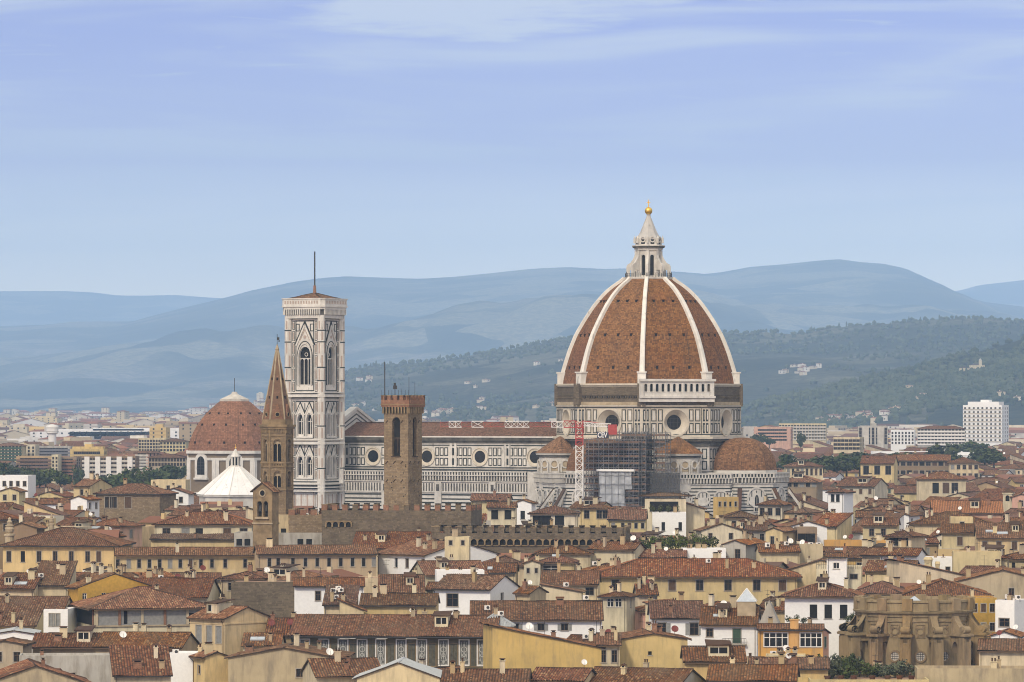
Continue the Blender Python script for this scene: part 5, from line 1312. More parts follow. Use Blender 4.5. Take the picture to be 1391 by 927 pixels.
mb = MB(); lattice(mb, (0,0,zz(605)), (0,0,zz(572)), 2.0, 2.0, 1.2, .3); mb.box(-1.2, 1.2, -1.2, 1.2, zz(597), zz(595)); mb.box(-1.3, 1.3, -1.3, 1.3, zz(582), zz(580)); mb.build('slewing_section', [M['red']], cr)
mb = MB(); x = -1.2; zc = zz(576.5); segs = [(749, 766, 1), (720, 749, 0), (686, 719, 1), (657, 686, 0), (641, 657, 1), (627, 641, 0), (610, 627, 1), (598, 610, 0)]
lattice(mb, (PX(766, KY)-kx, 0, zc), (-1.0, 0, zc), 1.5, 1.9, 1.4, .24, 0)
for a, b, c_ in segs: lattice(mb, (PX(a, KY)-kx, 0, zc-.1*(1-c_)), (PX(b, KY)-kx, 0, zc), 1.4, 1.7 if c_ else 1.3, 1.7, .2 if c_ else .09, c_)
jb = mb.build('jib', [M['red'], M['cwhite']], cr)
mb = MB(); lattice(mb, (1.0, 0, zc), (PX(830, KY)-kx, 0, zz(578)), 1.4, .9, 1.3, .2, 1); mb.bar((1, 0, zz(572)), (PX(822, KY)-kx, 0, zz(576)), .22, 0); mb.box(PX(826, KY)-kx, PX(838, KY)-kx, -1, 1, zz(590.5), zz(577), 0); mb.build('counter_jib', [M['red'], M['cwhite']], cr)
mb = MB(); x0_, x1_ = PX(811, KY)-kx, PX(826.5, KY)-kx; mb.box(x0_, x1_, -1.12, -1.05, zz(595.5), zz(587.3)); mb.bar((x0_+.3, -1.08, zz(588)), (x0_+.3, -1.0, zz(579)), .08); mb.bar((x1_-.3, -1.08, zz(588)), (x1_-.3, -1.0, zz(579)), .08)
sg = mb.build('sign_board', [simple('navy_sign', (.035,.04,.07), .6)], cr)
tx = bpy.data.curves.new('sign_lettering', 'FONT'); tx.body = 'CEV'; tx.size = 2.05; tx.align_x = 'LEFT'; tx.extrude = .03; tx.offset = .035; tx.space_character = .92; tx.materials.append(M['white'])
to0 = bpy.data.objects.new('lettering_curve', tx); col.objects.link(to0); bpy.context.view_layer.update(); tme = bpy.data.meshes.new_from_object(to0); bpy.data.objects.remove(to0); to = bpy.data.objects.new('sign_lettering', tme); col.objects.link(to); to.parent = sg; to.location = (x0_+.12, -1.17, zz(594.4)); to.rotation_euler = (R(90), 0, 0); to.scale = (.78, 1, 1)
footrec(kx, KY, 0, 3, 3); KEEP.append((778, 800, 570, 688, 1290)); REFS.append((787, 640, 'tower crane'))

# ------------------------------------------------------------ scaffolding round the south apse
sca = thing('scaffolding', 'dense grey pole scaffolding with plank decks and sheets around the cathedral apse', 'scaffolding', (DX, DY, 0), DR)
mb = MB(); dk = MB(); nt_ = MB()
def bay(x0, x1, y0, y1, z0, z1, step=2.0, decks=True, t=.13):
    nx_ = max(1, int(round((x1-x0)/step))); xs = [x0+(x1-x0)*i/nx_ for i in range(nx_+1)]; zs = np.arange(z0, z1+.01, 2.0)
    for x in xs:
        for y in (y0, y1): mb.bar((x, y, z0-20), (x, y, z1+.9), t)
    for z in zs:
        for y in (y0, y1):
            mb.bar((x0, y, z), (x1, y, z), t); mb.bar((x0, y, z+1), (x1, y, z+1), t*.7)
        for x in xs: mb.bar((x, y0, z), (x, y1, z), t)
        if decks: dk.box(x0, x1, y0+.1, y1-.1, z+.1, z+.2); dk.box(x0, x1, y0+.12, y0+.17, z+.2, z+.55)
    for i in range(0, nx_, 3):
        for q in range(len(zs)-1): mb.bar((xs[i], y0, zs[q]), (xs[min(i+1, nx_)], y0, zs[q+1]), t*.7)
XL = nx(793, -47.4); XR = nx(868, -47.4)
bay(XL, XR, -47.4, -45.9, 26, 44.5, 1.7, True, .15); bay(XL+2, XR, -42.5, -41, 36, 46.5, 1.7, True, .15); bay(XR, XR+1.5, -46, -30, 30, 46, 1.5); bay(XR+1.5, XR+5, -40.5, -39, 30, 46); bay(XR-9, XR, -38, -36.5, 36, 47.5)
mb.build('poles', [M['pole']], sca); dk.build('plank_decks', [M['plank']], sca)
lx = lambda px, yl: nx(px, yl)
a, b = lx(814, -47.8), lx(858, -47.8)
tb = MB(); n = 10
for i in range(n):
    for j in range(8):
        P = lambda i_, j_: (a+(b-a)*i_/n, -47.8-.25*math.sin(i_*1.9+j_)-.15*math.sin(j_*2.3), 22+(36.0-22)*j_/8)
        if not (i >= 8 and j < 5): tb.quad(P(i,j), P(i+1,j), P(i+1,j+1), P(i,j+1), 0)
for q in range(1, 5): tb.bar((a+(b-a)*q/5, -48.1, 22), (a+(b-a)*q/5, -48.1, 36), .1, 1)
for q in range(5): tb.bar((a, -48.1, 24+q*2.7), (b, -48.1, 24+q*2.7), .1, 1)
tb.build('tarpaulin', [M['tarp'], M['pole']], sca)
mb = MB(); mb.box(a-.6, lx(862, -47.8), -48.4, -47.2, 35.9, 36.5); mb.build('white_canopy', [M['white']], sca)
a, b = lx(868, -43), lx(917, -43)
for q in np.arange(a, b, 1.9): nt_.box(q, q+1.85, -43.1, -43.06, 21, 35.5)
bay(a, b, -42.9, -41.2, 22, 36, 1.9); 
for q in np.arange(XL, XR-.5, 2.08): nt_.box(q, q+2.03, -45.8, -45.76, 36.5, 44.3)
for q in np.arange(XR-9, XR-1, 2.5): nt_.box(q, q+2.45, -40.9, -40.86, 36, 46.8)
o = nt_.build('netting', [M['net']], sca)
mb2 = MB()
mb = MB(); 
for x in np.arange(a, b+.1, 1.9): mb.bar((x, -42.9, 10), (x, -42.9, 37), .13)
for z in np.arange(22, 37, 2): mb.bar((a, -42.9, z), (b, -42.9, z), .13)
mb.build('poles', [M['pole']], sca)
REFS.append((850, 650, 'cathedral scaffolding'))

# ------------------------------------------------------------ unfinished round church drum with volutes
UY = 820.; ux = PX(1242, UY); zz = lambda y: PZ(y, UY)
un = thing('church_drum', 'round brown stone church drum with scroll buttresses and small round windows', 'church', (ux, UY, 0), R(4))
kk = K/UY; Rd = 10.2; mb = MB(); n = 64
ztop, zcor, zb = zz(813), zz(828.5), zz(904)
mb.lathe([(Rd, 0), (Rd, zcor-1.0), (Rd+.25, zcor-.9), (Rd+.35, zcor-.4), (Rd+.8, zcor-.25), (Rd+.95, zcor+.1), (Rd+.2, zcor+.2), (Rd+.2, ztop-.5), (Rd+.45, ztop-.4), (Rd+.45, ztop), (Rd-.6, ztop), (Rd-.6, zcor-1.5), (0.01, zcor-1.5)], n, 0)
wl = mb.build('drum_wall', [plaster('ochre_brown_stone', (.30,.218,.118), .8, (.085,.068,.045))], un)
de = MB(); wi = MB(); pi_ = MB()
NB = 14
for i in range(NB):
    a = -math.pi/2 + (i+.38+.5)*2*math.pi/NB; nn = (math.cos(a), math.sin(a)); u = (-nn[1], nn[0])
    F = ((nn[0]*Rd, nn[1]*Rd, 0), u, nn)
    wi.pring(F, 0, zz(888), .8, 1.12, -.05, .22, 0, 20); wi.pdisc(F, 0, zz(888), .82, -.05, .06, 1, 18)
    for q in (-.4, 0, .4): wi.prect(F, q-.04, q+.04, zz(888)-.7, zz(888)+.7, .06, .1, 2); wi.prect(F, -.7, .7, zz(888)+q-.04, zz(888)+q+.04, .06, .1, 2)
    de.pframe(F, -.85, .85, zz(863), zz(845), .14, -.06, .12, 0); de.pring(F, 0, zz(854.5), .55, .75, -.06, .16, 0, 14)
    for s_ in (-1, 1):
        for t_ in (-1, 1): de.pdisc(F, s_*.55, zz(854.5)+t_*.72, .26, -.06, .16, 0, 10)
    de.prect(F, -1.5, 1.5, zz(842), zz(840.5), -.3, .16, 0)
    # buttress
    a = -math.pi/2 + (i+.38)*2*math.pi/NB
    B = MB(); B.T = Matrix.Rotation(a, 4, 'Z')
    hw = .92; zp = zz(861)
    B.box(Rd+1.7, Rd+3.3, -hw, hw, 0, zp, 0); B.box(Rd+1.55, Rd+3.5, -hw-.15, hw+.15, zz(905)-.5, zz(902), 0)
    B.box(Rd-.5, Rd+3.3, -hw*.8, hw*.8, zp-1.0, zp, 0)
    B.box(Rd-.5, Rd+3.75, -hw-.3, hw+.35, zp, zp+.35, 0); B.box(Rd-.4, Rd+3.55, -hw-.12, hw+.15, zp+.35, zp+.5, 0)
    B.box(Rd-.3, Rd+.35, -hw*.95, hw*.95, zp+.5, ztop+.25, 0); B.box(Rd-.7, Rd+.75, -hw, hw, zcor+.2, ztop+.3, 0)
    for s_ in (-1, 1): B.box(Rd+3.3, Rd+3.42, s_*.58-.15, s_*.58+.15, zz(900), zp-.4, 0)
    # arch between pier and drum
    Fs = ((Rd, 0, 0), (1, 0), (0, -1)); B.spandrel(Fs, 0, 1.7, zz(884), zp-1.0, -hw*.8, hw*.8, 0, False, 8)
    # scroll
    pts = []
    for q in range(15):
        t = q/14; x = Rd+.35 + 2.5*t; z = zp+.5 + 2.7*(1-t)**2.2 + .5 + .3*math.sin(t*3.1); pts.append((x, z))
    poly = pts + [(Rd+3.0, zp+.5), (Rd+.3, zp+.5)]
    B.plate(((0,0,0), (1,0), (0,-1)), poly[::-1], -hw*.7, hw*.7, 0)
    B.plate(((0,0,0), (1,0), (0,-1)), [(Rd+2.75+.72*math.cos(t), zp+1.15+.66*math.sin(t)) for t in np.linspace(0, 6.283, 17)[:-1]], -hw*.85, hw*.85, 0)
    B.plate(((0,0,0), (1,0), (0,-1)), [(Rd+2.75+.32*math.cos(t), zp+1.15+.32*math.sin(t)) for t in np.linspace(0, 6.283, 11)[:-1]], -hw*.98, hw*.98, 0)
    B.build('scroll_buttress', [wl.data.materials[0]], un)
de.build('relief_panels', [M['sandstone']], wl); wi.build('round_window', [M['sandstone'], M['conc'], M['dmetal']], wl)
mb = MB(); mb.frus(n, Rd+7, Rd+7, zz(906)-3, zz(906), 0); mb.frus(n, Rd+2.2, Rd+2.2, zz(906), zz(906)+.3, 1)
mb.build('base_terrace', [M['terrace'], M['tile_red']], un)
mb = MB(); mb.frus(4, 1.7, 1.5, zcor-1.5, ztop-.6, 0, .785); mb.frus(4, 1.8, 0, ztop-.6, ztop+.45, 1, .785); mb.build('glazed_lantern', [M['metal'], M['skyl']], un)
mb = MB(); mb.bar((3.2*1.0, -Rd-.25, zz(906)), (3.2, -Rd-.25, zz(855)), .16); mb.build('rain_pipe', [M['dmetal']], un)
footrec(ux, UY, 0, 34, 34); KEEP.append((1140, 1350, 808, 908, 803)); OCC.append((UY, 1162, 1328, 815)); REFS.append((1245, 860, 'round church drum'))
# ------------------------------------------------------------ houses read off the photograph
# --- left foreground
H(4, 157, None, 741, 'long ochre palace wing with seven tall narrow windows and a big brown roof', 'h', 'ochre', 'tile', yb=776, yr=718, Y=968, rot=-4, d=22, pitch=17,
  fw=[12,31,53,75,97,119,134], ws=(.95,2.3), off=1.3, st='s', ref='long ochre palace wing', over=.9)
H(157, 350, None, 754, 'low ochre wing with nine evenly spaced windows under one long tiled roof', 'e', 'ochre', 'tile', yb=777, yr=742, Y=948, rot=3.0, d=9, pitch=16,
  fw=[160,175,189,203,217,231,245,259,273,288,306,333], ws=(.75,1.8), off=.9, st='d', ref='low ochre wing', over=.8)
H(350, 511, None, 752, 'dull tan wing continuing the ochre row with slender dark windows', 'e', 'tan', 'tile', yb=773, yr=738, Y=940, rot=7.0, d=10, pitch=16,
  fw=[366,378,398,415,431,447,463,479,494,508], ws=(.75,1.8), off=.9, st='d', ref='dull tan wing', over=.8)
H(-30, 20, None, 706, 'dim brown house with hipped roof behind stone finial urns', 'h', 'brown', 'tile_dark', yb=735, yr=695, Y=1010, d=13, fw=2, ref='brown urn house')
H(8, 50, None, 718, 'small dark gabled roof house between the urns and the ochre palace', 'g', 'brown', 'tile', yb=735, yr=709, Y=1000, d=10, ref='small dark gable')
H(210, 342, None, 712.5, 'cream house with four deep square windows before the bell gable', 'h', 'pale', 'tile_red', yb=742, yr=695, Y=1030, rot=-1, d=16, pitch=17,
  fw=[226,252,270.6,308.5,331], ws=(1.7,1.7), off=.9, st='s', ref='cream four window house', chim=2)
H(205, 350, None, 733, 'low cream gallery wall with a brown tiled lean-to roof', 's', 'butter', 'tile_dark', yb=742, yr=729, Y=1018, rot=-1, d=5, pitch=10, ref='low cream gallery')
H(318, 470, None, 727, 'grey white terrace building with a row of round arched openings', 'f', 'grey', yb=742, yr=724, Y=1000, rot=-2, d=10, fw=[325,336,348,360,408,420], ws=(1.3,1.5), off=.9, st='o', ref='arched terrace building', parapet=.5)
H(375, 455, None, 705, 'weathered grey plaster house with rough flat terrace under the crenellations', 'f', 'beige', yb=728, yr=703, Y=1005, rot=-8, d=9, fw=[385,396,410,420,432,447], ws=(1.2,1.5), off=2.2, st='o', ref='rough grey terrace house', ac=2, dish=2, chim=2)
H(130, 217, 221, 671, 'brown rubble stone palace with few small windows and a brown hipped roof', 'h', 'stone', 'tile', yb=702, yr=659, Y=1225, rot=-14, d=14, pitch=19, fw=[147,154,174], ws=(2.0,3.0), off=.9, st='d', ref='rubble stone palace', chim=1)
H(96, 118, 135, 679, 'white house with blank wall against the rubble stone palace', 'g', 'white', 'tile', yb=692, yr=672, Y=1205, rot=-25, sw=2, ref='blank white house')
H(100, 122, 152, 661, 'yellow and white corner house with brown roof behind the stone palace', 'e', 'butter', 'tile', yb=674, yr=652, Y=1300, rot=-28, fw=1, sw=1, ref='yellow white corner house', chim=1)
H(0, 26, None, 668, 'cream gable ended house at the edge of the picture near dark trees', 'g', 'butter', 'tile', yb=684, yr=660, Y=1290, d=12, fw=2, ref='cream gable near trees')
H(-8, 38, None, 650, 'flat white building with a small white stair tower on its roof', 'f', 'white', yb=658, yr=648, Y=1420, d=12, fw=5, ref='flat white building')
H(215, 256, None, 671, 'white house with terrace railing and a small tiled lean-to beside the chapel', 'g', 'white', 'tile', yb=684, yr=663, Y=1250, d=9, fw=2, ref='white terrace house', chim=1)
H(205, 252, None, 656, 'yellow house with white awnings on its roof terrace left of the chapel', 'f', 'butter', yb=664, yr=650, Y=1420, d=10, fw=3, ref='awning terrace house')
H(92, 106, 157, 799, 'bright mustard yellow house with two white windows', 'e', 'gold', 'tile', yb=824, yr=786, Y=850, rot=-62, d=15, sw=[115,141], sws=(.9,1.4), soff=1.0, sst='w', ref='mustard yellow house', chim=1)
H(45, 92, None, 795, 'low brown roofed house with a vine covered terrace beside the mustard house', 's', 'cream', 'tile_dark', yb=806, yr=787, Y=866, d=12, ref='vine terrace house', ac=1)
H(-15, 46, None, 800, 'low roof carrying two pale skylights at the picture edge', 'e', 'cream', 'tile', yb=812, yr=786, Y=862, rot=-6, ref='skylight roof house', sky=2)
H(-30, 86, None, 828, 'old brown roofed house with a white wing', 'e', 'cream', 'tile_dark', yb=842, yr=812, Y=806, rot=-3, ref='old brown roof', chim=1, pitch=17)
H(48, 92, None, 830, 'white house with tall blue grey shutters below the mustard house', 'f', 'white', yb=862, yr=826, Y=800, rot=-6, d=8, fw=[71,77,88], ws=(1.1,2.2), off=.5, st='c', ref='white shuttered house', shc='sh_grey', parapet=.3)
H(-30, 48, None, 850, 'dark brown shed roof below the old brown roofed house', 's', 'butter', 'tile_dark', yb=866, yr=837, Y=775, rot=-3, d=9, ref='dark shed roof', chim=1)
H(100, 128, 274, 826, 'house with an open grey loggia storey between brick posts under a hipped roof', 'h', 'pale', 'tile_red', yb=877, yr=809, Y=795, rot=-74, d=21, pitch=17, ref='grey loggia house', over=1.1, name='house')
H(160, 281, None, 812, 'wide red roofed house with a small cream chimney gable', 'e', 'cream', 'tile', yb=824, yr=787, Y=850, rot=-3, ref='wide red roof', chim=3, dish=1, pitch=16)
H(-10, 47, None, 862, 'white blue walled house with a low gable at the picture edge', 'g', 'white', 'metal', yb=880, yr=857, Y=757, rot=3, d=9, fw=2, ref='white low gable', pitch=9)
H(-20, 31, None, 876, 'peeling beige house with two dark windows at the picture edge', 'g', 'beige', 'tile', yb=900, yr=870, Y=735, d=8, fw=[-2, 23], ws=(1.1,1.6), off=1.2, ref='peeling beige house', pitch=10)
H(44, 205, None, 878, 'long low brown roof with dark open eaves below the loggia house', 'e', 'tan', 'tile_dark', yb=888, yr=862, Y=745, rot=-2, ref='long low brown roof', chim=1, over=1.0)
H(130, 246, None, 880, 'broad reddish roof spreading in front of the loggia house', 'e', 'tan', 'tile', yb=890, yr=861, Y=742, rot=-9, ref='broad reddish roof', chim=2, dish=1)
H(26, 200, None, 893, 'long stained grey wall of a flat roofed shed', 'f', 'grey', yb=917, yr=890, Y=716, rot=4, d=7, ref='stained grey wall', parapet=.35)
H(155, 232, None, 917, 'red shed roof sloping beside the stained grey wall', 's', 'cream', 'tile_red', yb=927, yr=888, Y=690, rot=8, d=10, pitch=20, ref='sloping red shed', chim=1, dish=1)
H(-25, 122, None, 930, 'beige gable ended house in the bottom corner with a stained wall', 'g', 'beige', 'tile_red', yb=940, yr=904, Y=668, rot=10, d=16, pitch=19, ref='corner beige gable')
H(228, 282, None, 893, 'white roof terrace with a boxy water tank', 'f', 'white', yb=905, yr=890, Y=712, d=7, ref='white roof terrace', ac=1, parapet=.6)
H(258, 305, 366, 841, 'ochre house with three big grey shutters and a blank ochre gable', 'e', 'ochre', 'tile', yb=879, yr=833, Y=776, rot=-42, fw=[270,284,297], ws=(1.35,2.9), off=1.3, st='c', ref='ochre shuttered house', chim=1, band=(1.0,.25))
H(262, 279, 310, 893, 'small cream and ochre tower house with one dark window', 'e', 'ochre', 'tile_red', yb=918, yr=884, Y=708, rot=-60, fw=1, ws=(.9,1.3), off=1.4, ref='small ochre tower house')
H(314, 400, None, 792, 'blank block of rough brown rubble stone with flat top', 'f', 'stone_dark', yb=838, yr=789, Y=860, rot=-2, d=9, ref='rubble stone block', chim=2, dish=2, parapet=.2)
H(400, 494, None, 796, 'long white house with red awnings behind the rubble stone block', 'e', 'white', 'tile', yb=813, yr=786, Y=856, rot=3, fw=[432,463], ws=(1.0,1.8), off=1.0, ref='long white house', chim=1)
H(481, 516, None, 787, 'plain cream blank wall block under brown roofs', 'f', 'cream', yb=811, yr=784, Y=872, d=8, ref='plain cream block', parapet=.2)
H(440, 482, None, 822, 'cluttered low roof house with a row of air conditioners', 's', 'cream', 'tile_dark', yb=838, yr=813, Y=815, d=9, ac=4, ref='cluttered low roof')
H(462, 494, None, 830, 'small yellow gable beside the cluttered low roof', 'r', 'butter', 'tile', yb=838, yr=813, Y=806, rot=3, d=8, pitch=22, ref='small yellow gable')
H(362, 408, None, 862, 'low red roof with white satellite dishes beside the ochre shuttered house', 'e', 'tan', 'tile_red', yb=874, yr=832, Y=775, d=14, ref='low dish roof', dish=3)
H(310, 462, None, 895, 'large stained beige gable wall with one small window', 'g', 'beige', 'tile_dark', yb=930, yr=880, Y=702, rot=-5, d=14, pitch=10, fw=[408], ws=(1.3,1.3), off=1.6, st='s', ref='large beige gable', chim=2, dish=1)
H(330, 380, None, 877, 'small cream dormer roof with a white skylight and red tiles', 'e', 'cream', 'tile_red', yb=888, yr=862, Y=742, ref='white skylight roof', sky=1, chim=1)
H(430, 520, None, 918, 'low red roof with a red dish in the foreground', 'e', 'cream', 'tile_red', yb=927, yr=896, Y=690, rot=12, ref='low red foreground roof', dish=2, chim=1)
H(485, 598, None, 922, 'pale yellow gable wall under a zinc sheet roof in the foreground', 'g', 'butter', 'metal', yb=940, yr=896, Y=676, rot=-3, d=12, pitch=20, ref='pale yellow gable')
H(395, 672, 680, 862, 'long olive green palace with white painted window panels under a wide tiled roof', 'e', 'olive', 'tile', yb=906, yr=836, Y=752, rot=-4.5, d=17, pitch=17, ref='olive painted palace', over=1.5, chim=1)
H(600, 716, None, 933, 'brown tiled roof below the olive painted palace', 'e', 'cream', 'tile', yb=940, yr=911, Y=660, rot=-3, ref='brown foreground roof', chim=1)
H(669, 817, None, 881, 'large blank yellow wall sloping down from a raised corner', 'r', 'yellow', 'tile', yb=917, yr=849, Y=735, rot=9, d=10, pitch=11.5, ref='large blank yellow wall', ant=2, dish=1)
H(842, 934, None, 869, 'tall yellow gable house with one tiny dark window', 'g', 'yellow', 'tile', yb=927, yr=862, Y=742, rot=6, d=14, pitch=9, fw=[883], ws=(.6,.6), off=1.9, st='o', ref='tall yellow gable house', dish=2, chim=2, ant=1)
H(812, 842, None, 876, 'narrow cream house recess with a tall window between the yellow walls', 'e', 'cream', 'tile', yb=905, yr=866, Y=735, d=9, fw=2, ws=(.9,2.0), ref='narrow cream recess', chim=2)
H(720, 792, None, 925, 'red brown roof under the large blank yellow wall', 'e', 'cream', 'tile_red', yb=935, yr=910, Y=668, rot=-16, ref='low red brown roof', dish=1)
H(788, 918, 960, 937, 'dark tiled roof with a stained grey gable in the foreground', 'e', 'grey', 'tile_dark', yb=940, yr=904, Y=665, rot=-20, ref='dark foreground roof', chim=1)
H(930, 1012, None, 899, 'small yellow house with one pale window under a neat brown roof', 'e', 'yellow', 'tile', yb=927, yr=880, Y=705, rot=0, fw=[968], ws=(1.2,1.7), off=1.0, st='s', ref='small yellow window house')
H(962, 1080, None, 925, 'tiled roof with a small planted white balcony in the foreground', 'e', 'yellow', 'tile', yb=940, yr=905, Y=668, rot=-6, ref='balcony roof', chim=2, dish=1)
# --- middle foreground
H(513, 578, 676, 755, 'white house with a wide stained grey gable side', 'e', 'white', 'tile_red', yb=790, yr=728, Y=935, rot=-52, fw=[538,553,575], ws=(1.1,1.9), off=.8, sw=[631], sws=(1.0,1.6), ref='grey gabled white house', pitch=15, chim=2)
H(478, 596, None, 746, 'broad red roofed house with a small cream dormer gable', 'e', 'cream', 'tile_red', yb=752, yr=722, Y=962, rot=-4, d=22, ref='broad red roof', chim=3, pitch=16)
H(604, 637, None, 731, 'small cream cube turret with two tiny windows before the dark palace wing', 'f', 'cream', yb=742, yr=728, Y=925, d=4.5, fw=2, ws=(.7,1.0), off=.5, ref='cream cube turret', parapet=.2)
H(578, 662, None, 781, 'dark red gabled roof beside the stained grey gable', 'e', 'cream', 'tile_red', yb=786, yr=763, Y=897, rot=12, ref='dark red gable roof', pitch=17, chim=1)
H(593, 658, None, 781, 'white parapet wall of a flat terrace behind the wide windowed white house', 'f', 'white', yb=790, yr=777, Y=888, rot=4, d=6, ref='white parapet terrace', ac=1)
H(653, 716, None, 768, 'low brown roof beside the dark crenellated wing', 'h', 'cream', 'tile', yb=775, yr=751, Y=925, ref='low brown roof', chim=2)
H(640, 700, None, 778, 'red brown roof sloping behind the white right gable', 'e', 'cream', 'tile', yb=786, yr=766, Y=902, rot=-3, ref='sloping red brown roof', sky=1)
H(589, 666, 704, 801, 'white house with a broad dark window and a shuttered loggia', 'e', 'white', 'tile', yb=834, yr=783, Y=843, rot=-22, fw=[614.5], ws=(2.3,2.4), off=.9, st='s', sw=[682], sws=(1.2,2.0), ref='broad dark window house', chim=2)
H(700, 720, 742, 806, 'narrow beige house with red dish before the yellow window house', 'e', 'beige', 'tile', yb=826, yr=790, Y=838, rot=-30, ref='narrow beige house', dish=1)
H(490, 592, None, 822, 'brown roof cluttered with aerials above a yellow wall strip', 'e', 'ochre', 'tile_dark', yb=832, yr=808, Y=815, rot=-2, ref='aerial roof house', chim=2, ant=2)
H(516, 576, None, 805, 'shadowed old roof with dark open eaves', 'e', 'brown', 'tile_dark', yb=812, yr=782, Y=850, rot=2, ref='shadowed old roof', ant=2)
H(733, 779, None, 764, 'cream house with one wide four light window', 'h', 'butter', 'tile', yb=788, yr=753, Y=908, rot=-4, d=9, fw=[748.5], ws=(3.3,1.9), off=.6, st='sw', ref='wide window cream house', sky=1)
H(712, 734, None, 766, 'small pale gable joined to the wide window cream house', 'g', 'pale', 'tile', yb=786, yr=756, Y=906, rot=-4, d=9, fw=2, ws=(.6,1), ref='small pale gable')
H(803, 1083, None, 783, 'very long cream house with many dark windows under a continuous red roof', 'h', 'butter', 'tile_red', yb=816, yr=761, Y=884, rot=-1.5, d=19, pitch=17, fw=[836,873,913,950.5,989,1028,1063], ws=(1.4,2.1), off=.75, st='s', ref='very long cream house', chim=6, ac=1, over=.9)
H(735, 812, None, 794, 'brown roofed annex with a dark window against the very long house', 'e', 'cream', 'tile', yb=816, yr=777, Y=868, rot=-3, fw=[801], ws=(1.6,1.5), off=.6, ref='brown roofed annex', chim=1)
H(737, 790, None, 805, 'stained cream lean-to beside the turret house', 'r', 'cream', 'tile_dark', yb=818, yr=796, Y=852, rot=-3, d=8, pitch=10, ref='stained lean-to', ac=1)
H(817, 851, 863, 811, 'cream turret house with paired white windows and a small hipped roof', 'h', 'pale', 'tile', yb=862, yr=803, Y=830, rot=-16, fw=[829,840], ws=(1.25,1.6), off=.3, st='w', sw=[857], sws=(1.0,1.7), soff=.3, sst='w', ref='cream turret house', pitch=15)
H(640, 818, None, 842, 'wide brown roof over a low white wall with grey shutters left of the turret', 'e', 'white', 'tile', yb=857, yr=818, Y=782, rot=0, fw=[660,700,735,767], ws=(1.2,1.2), off=.7, st='O', ref='wide brown roof', chim=2, ac=2, sky=0)
H(652, 694, None, 849, 'grey zinc hipped roof lantern on the end of the olive palace', 'h', 'grey', 'metal', yb=852, yr=830, Y=758, rot=0, d=6, pitch=32, ref='zinc roof lantern', ac=1)
H(866, 893, None, 808, 'low roof and chimneys tucked behind the turret house', 'e', 'cream', 'tile', yb=815, yr=795, Y=845, ref='tucked roof', chim=3, dish=1)
H(885, 955, None, 840, 'white house with tall windows and grey shutters', 'e', 'white', 'tile', yb=874, yr=818, Y=785, rot=0, fw=[899,943], ws=(1.5,2.1), off=.85, st='O', ref='grey shutter white house', chim=1, pitch=18)
H(952, 1028, 1036, 849, 'white house with a green door and a glass roof lantern', 'e', 'white', 'tile', yb=882, yr=819, Y=772, rot=-5, fw=[964], ws=(1.1,1.4), off=.7, st='s', sky=1, ref='green door white house', pitch=19, d=15)
H(1030, 1118, None, 856, 'orange house with two large white gridded windows', 'e', 'orange', 'tile', yb=888, yr=846, Y=756, rot=-3, d=7, ref='orange house', pitch=10, name='house')
H(1040, 1094, None, 893, 'pale yellow flat roofed penthouse in front of the orange house', 'f', 'butter', yb=918, yr=889, Y=712, rot=-4, d=6, fw=[1062], ws=(1.0,1.8), off=.7, ref='pale yellow penthouse', chim=2, parapet=.25)
H(1020, 1125, None, 908, 'low tiled roof with yellow end wall beside the planted terrace', 'e', 'yellow', 'tile', yb=925, yr=895, Y=690, rot=-2, ref='low tiled yellow roof', dish=1, chim=1)
H(1066, 1164, None, 810, 'white villa with arched doors and potted plants on its terrace', 'h', 'white', 'tile_red', yb=846, yr=786, Y=838, rot=-7, d=15, fw=[1105,1125,1146], ws=(1.4,2.6), off=1.6, st='o', ref='white plant terrace villa', chim=2, over=.9)
H(1109, 1170, None, 776, 'white roof terrace block with a small square turret', 'f', 'pale', yb=790, yr=772, Y=893, rot=-6, d=8, ref='roof terrace block', fw=3, ws=(1.5,1.0), off=.6)
H(1123, 1150, None, 757, 'small square white turret with one window on the roof terrace', 'e', 'white', 'tile', yb=778, yr=751, Y=890, rot=-6, d=5, fw=[1136], ws=(1.2,1.2), off=1.1, st='w', ref='small white turret', pitch=12)
H(1158, 1222, None, 806, 'brown hipped roof behind the round church drum', 'h', 'cream', 'tile', yb=815, yr=782, Y=855, rot=-10, ref='brown hipped roof', chim=2, pitch=19)
H(1225, 1345, None, 810, 'wide brown hipped roof with a ridge line facing the church drum', 'h', 'cream', 'tile', yb=818, yr=790, Y=850, rot=-2, d=22, ref='wide hipped roof', chim=2, dish=2, pitch=17)
H(1300, 1425, None, 791, 'big stained beige gable house with air conditioners', 'g', 'beige', 'tile', yb=812, yr=770, Y=872, rot=-6, d=14, pitch=14, fw=[1318,1326,1374], ws=(1.0,1.5), off=1.2, ref='big beige gable', ac=1)
H(1318, 1354, None, 814, 'ochre yellow house squeezed behind the church drum', 'f', 'gold', yb=842, yr=810, Y=838, d=8, fw=3, rows=2, ws=(.9,1.5), ref='ochre drum house', parapet=.3)
H(1352, 1378, 1400, 818, 'white cube house with a shaded balcony beside the church drum', 'f', 'white', yb=846, yr=813, Y=815, rot=-30, fw=[1364], ws=(2.0,1.5), off=3.0, ref='white cube house', ac=2, chim=1, parapet=.3)
H(1346, 1382, None, 865, 'small white gable below the white cube house', 'g', 'white', 'tile_red', yb=882, yr=857, Y=760, rot=-12, d=9, fw=2, ref='small white gable', dish=1)
H(1330, 1410, None, 884, 'red brown roof with a red dish at the picture edge', 'e', 'cream', 'tile', yb=900, yr=870, Y=732, rot=-8, ref='edge red brown roof', dish=2)
H(1246, 1400, None, 913, 'long low beige building with flat terrace below the church drum', 'f', 'beige', yb=935, yr=907, Y=690, rot=-2, d=8, ref='long low beige terrace', parapet=.5, chim=2)
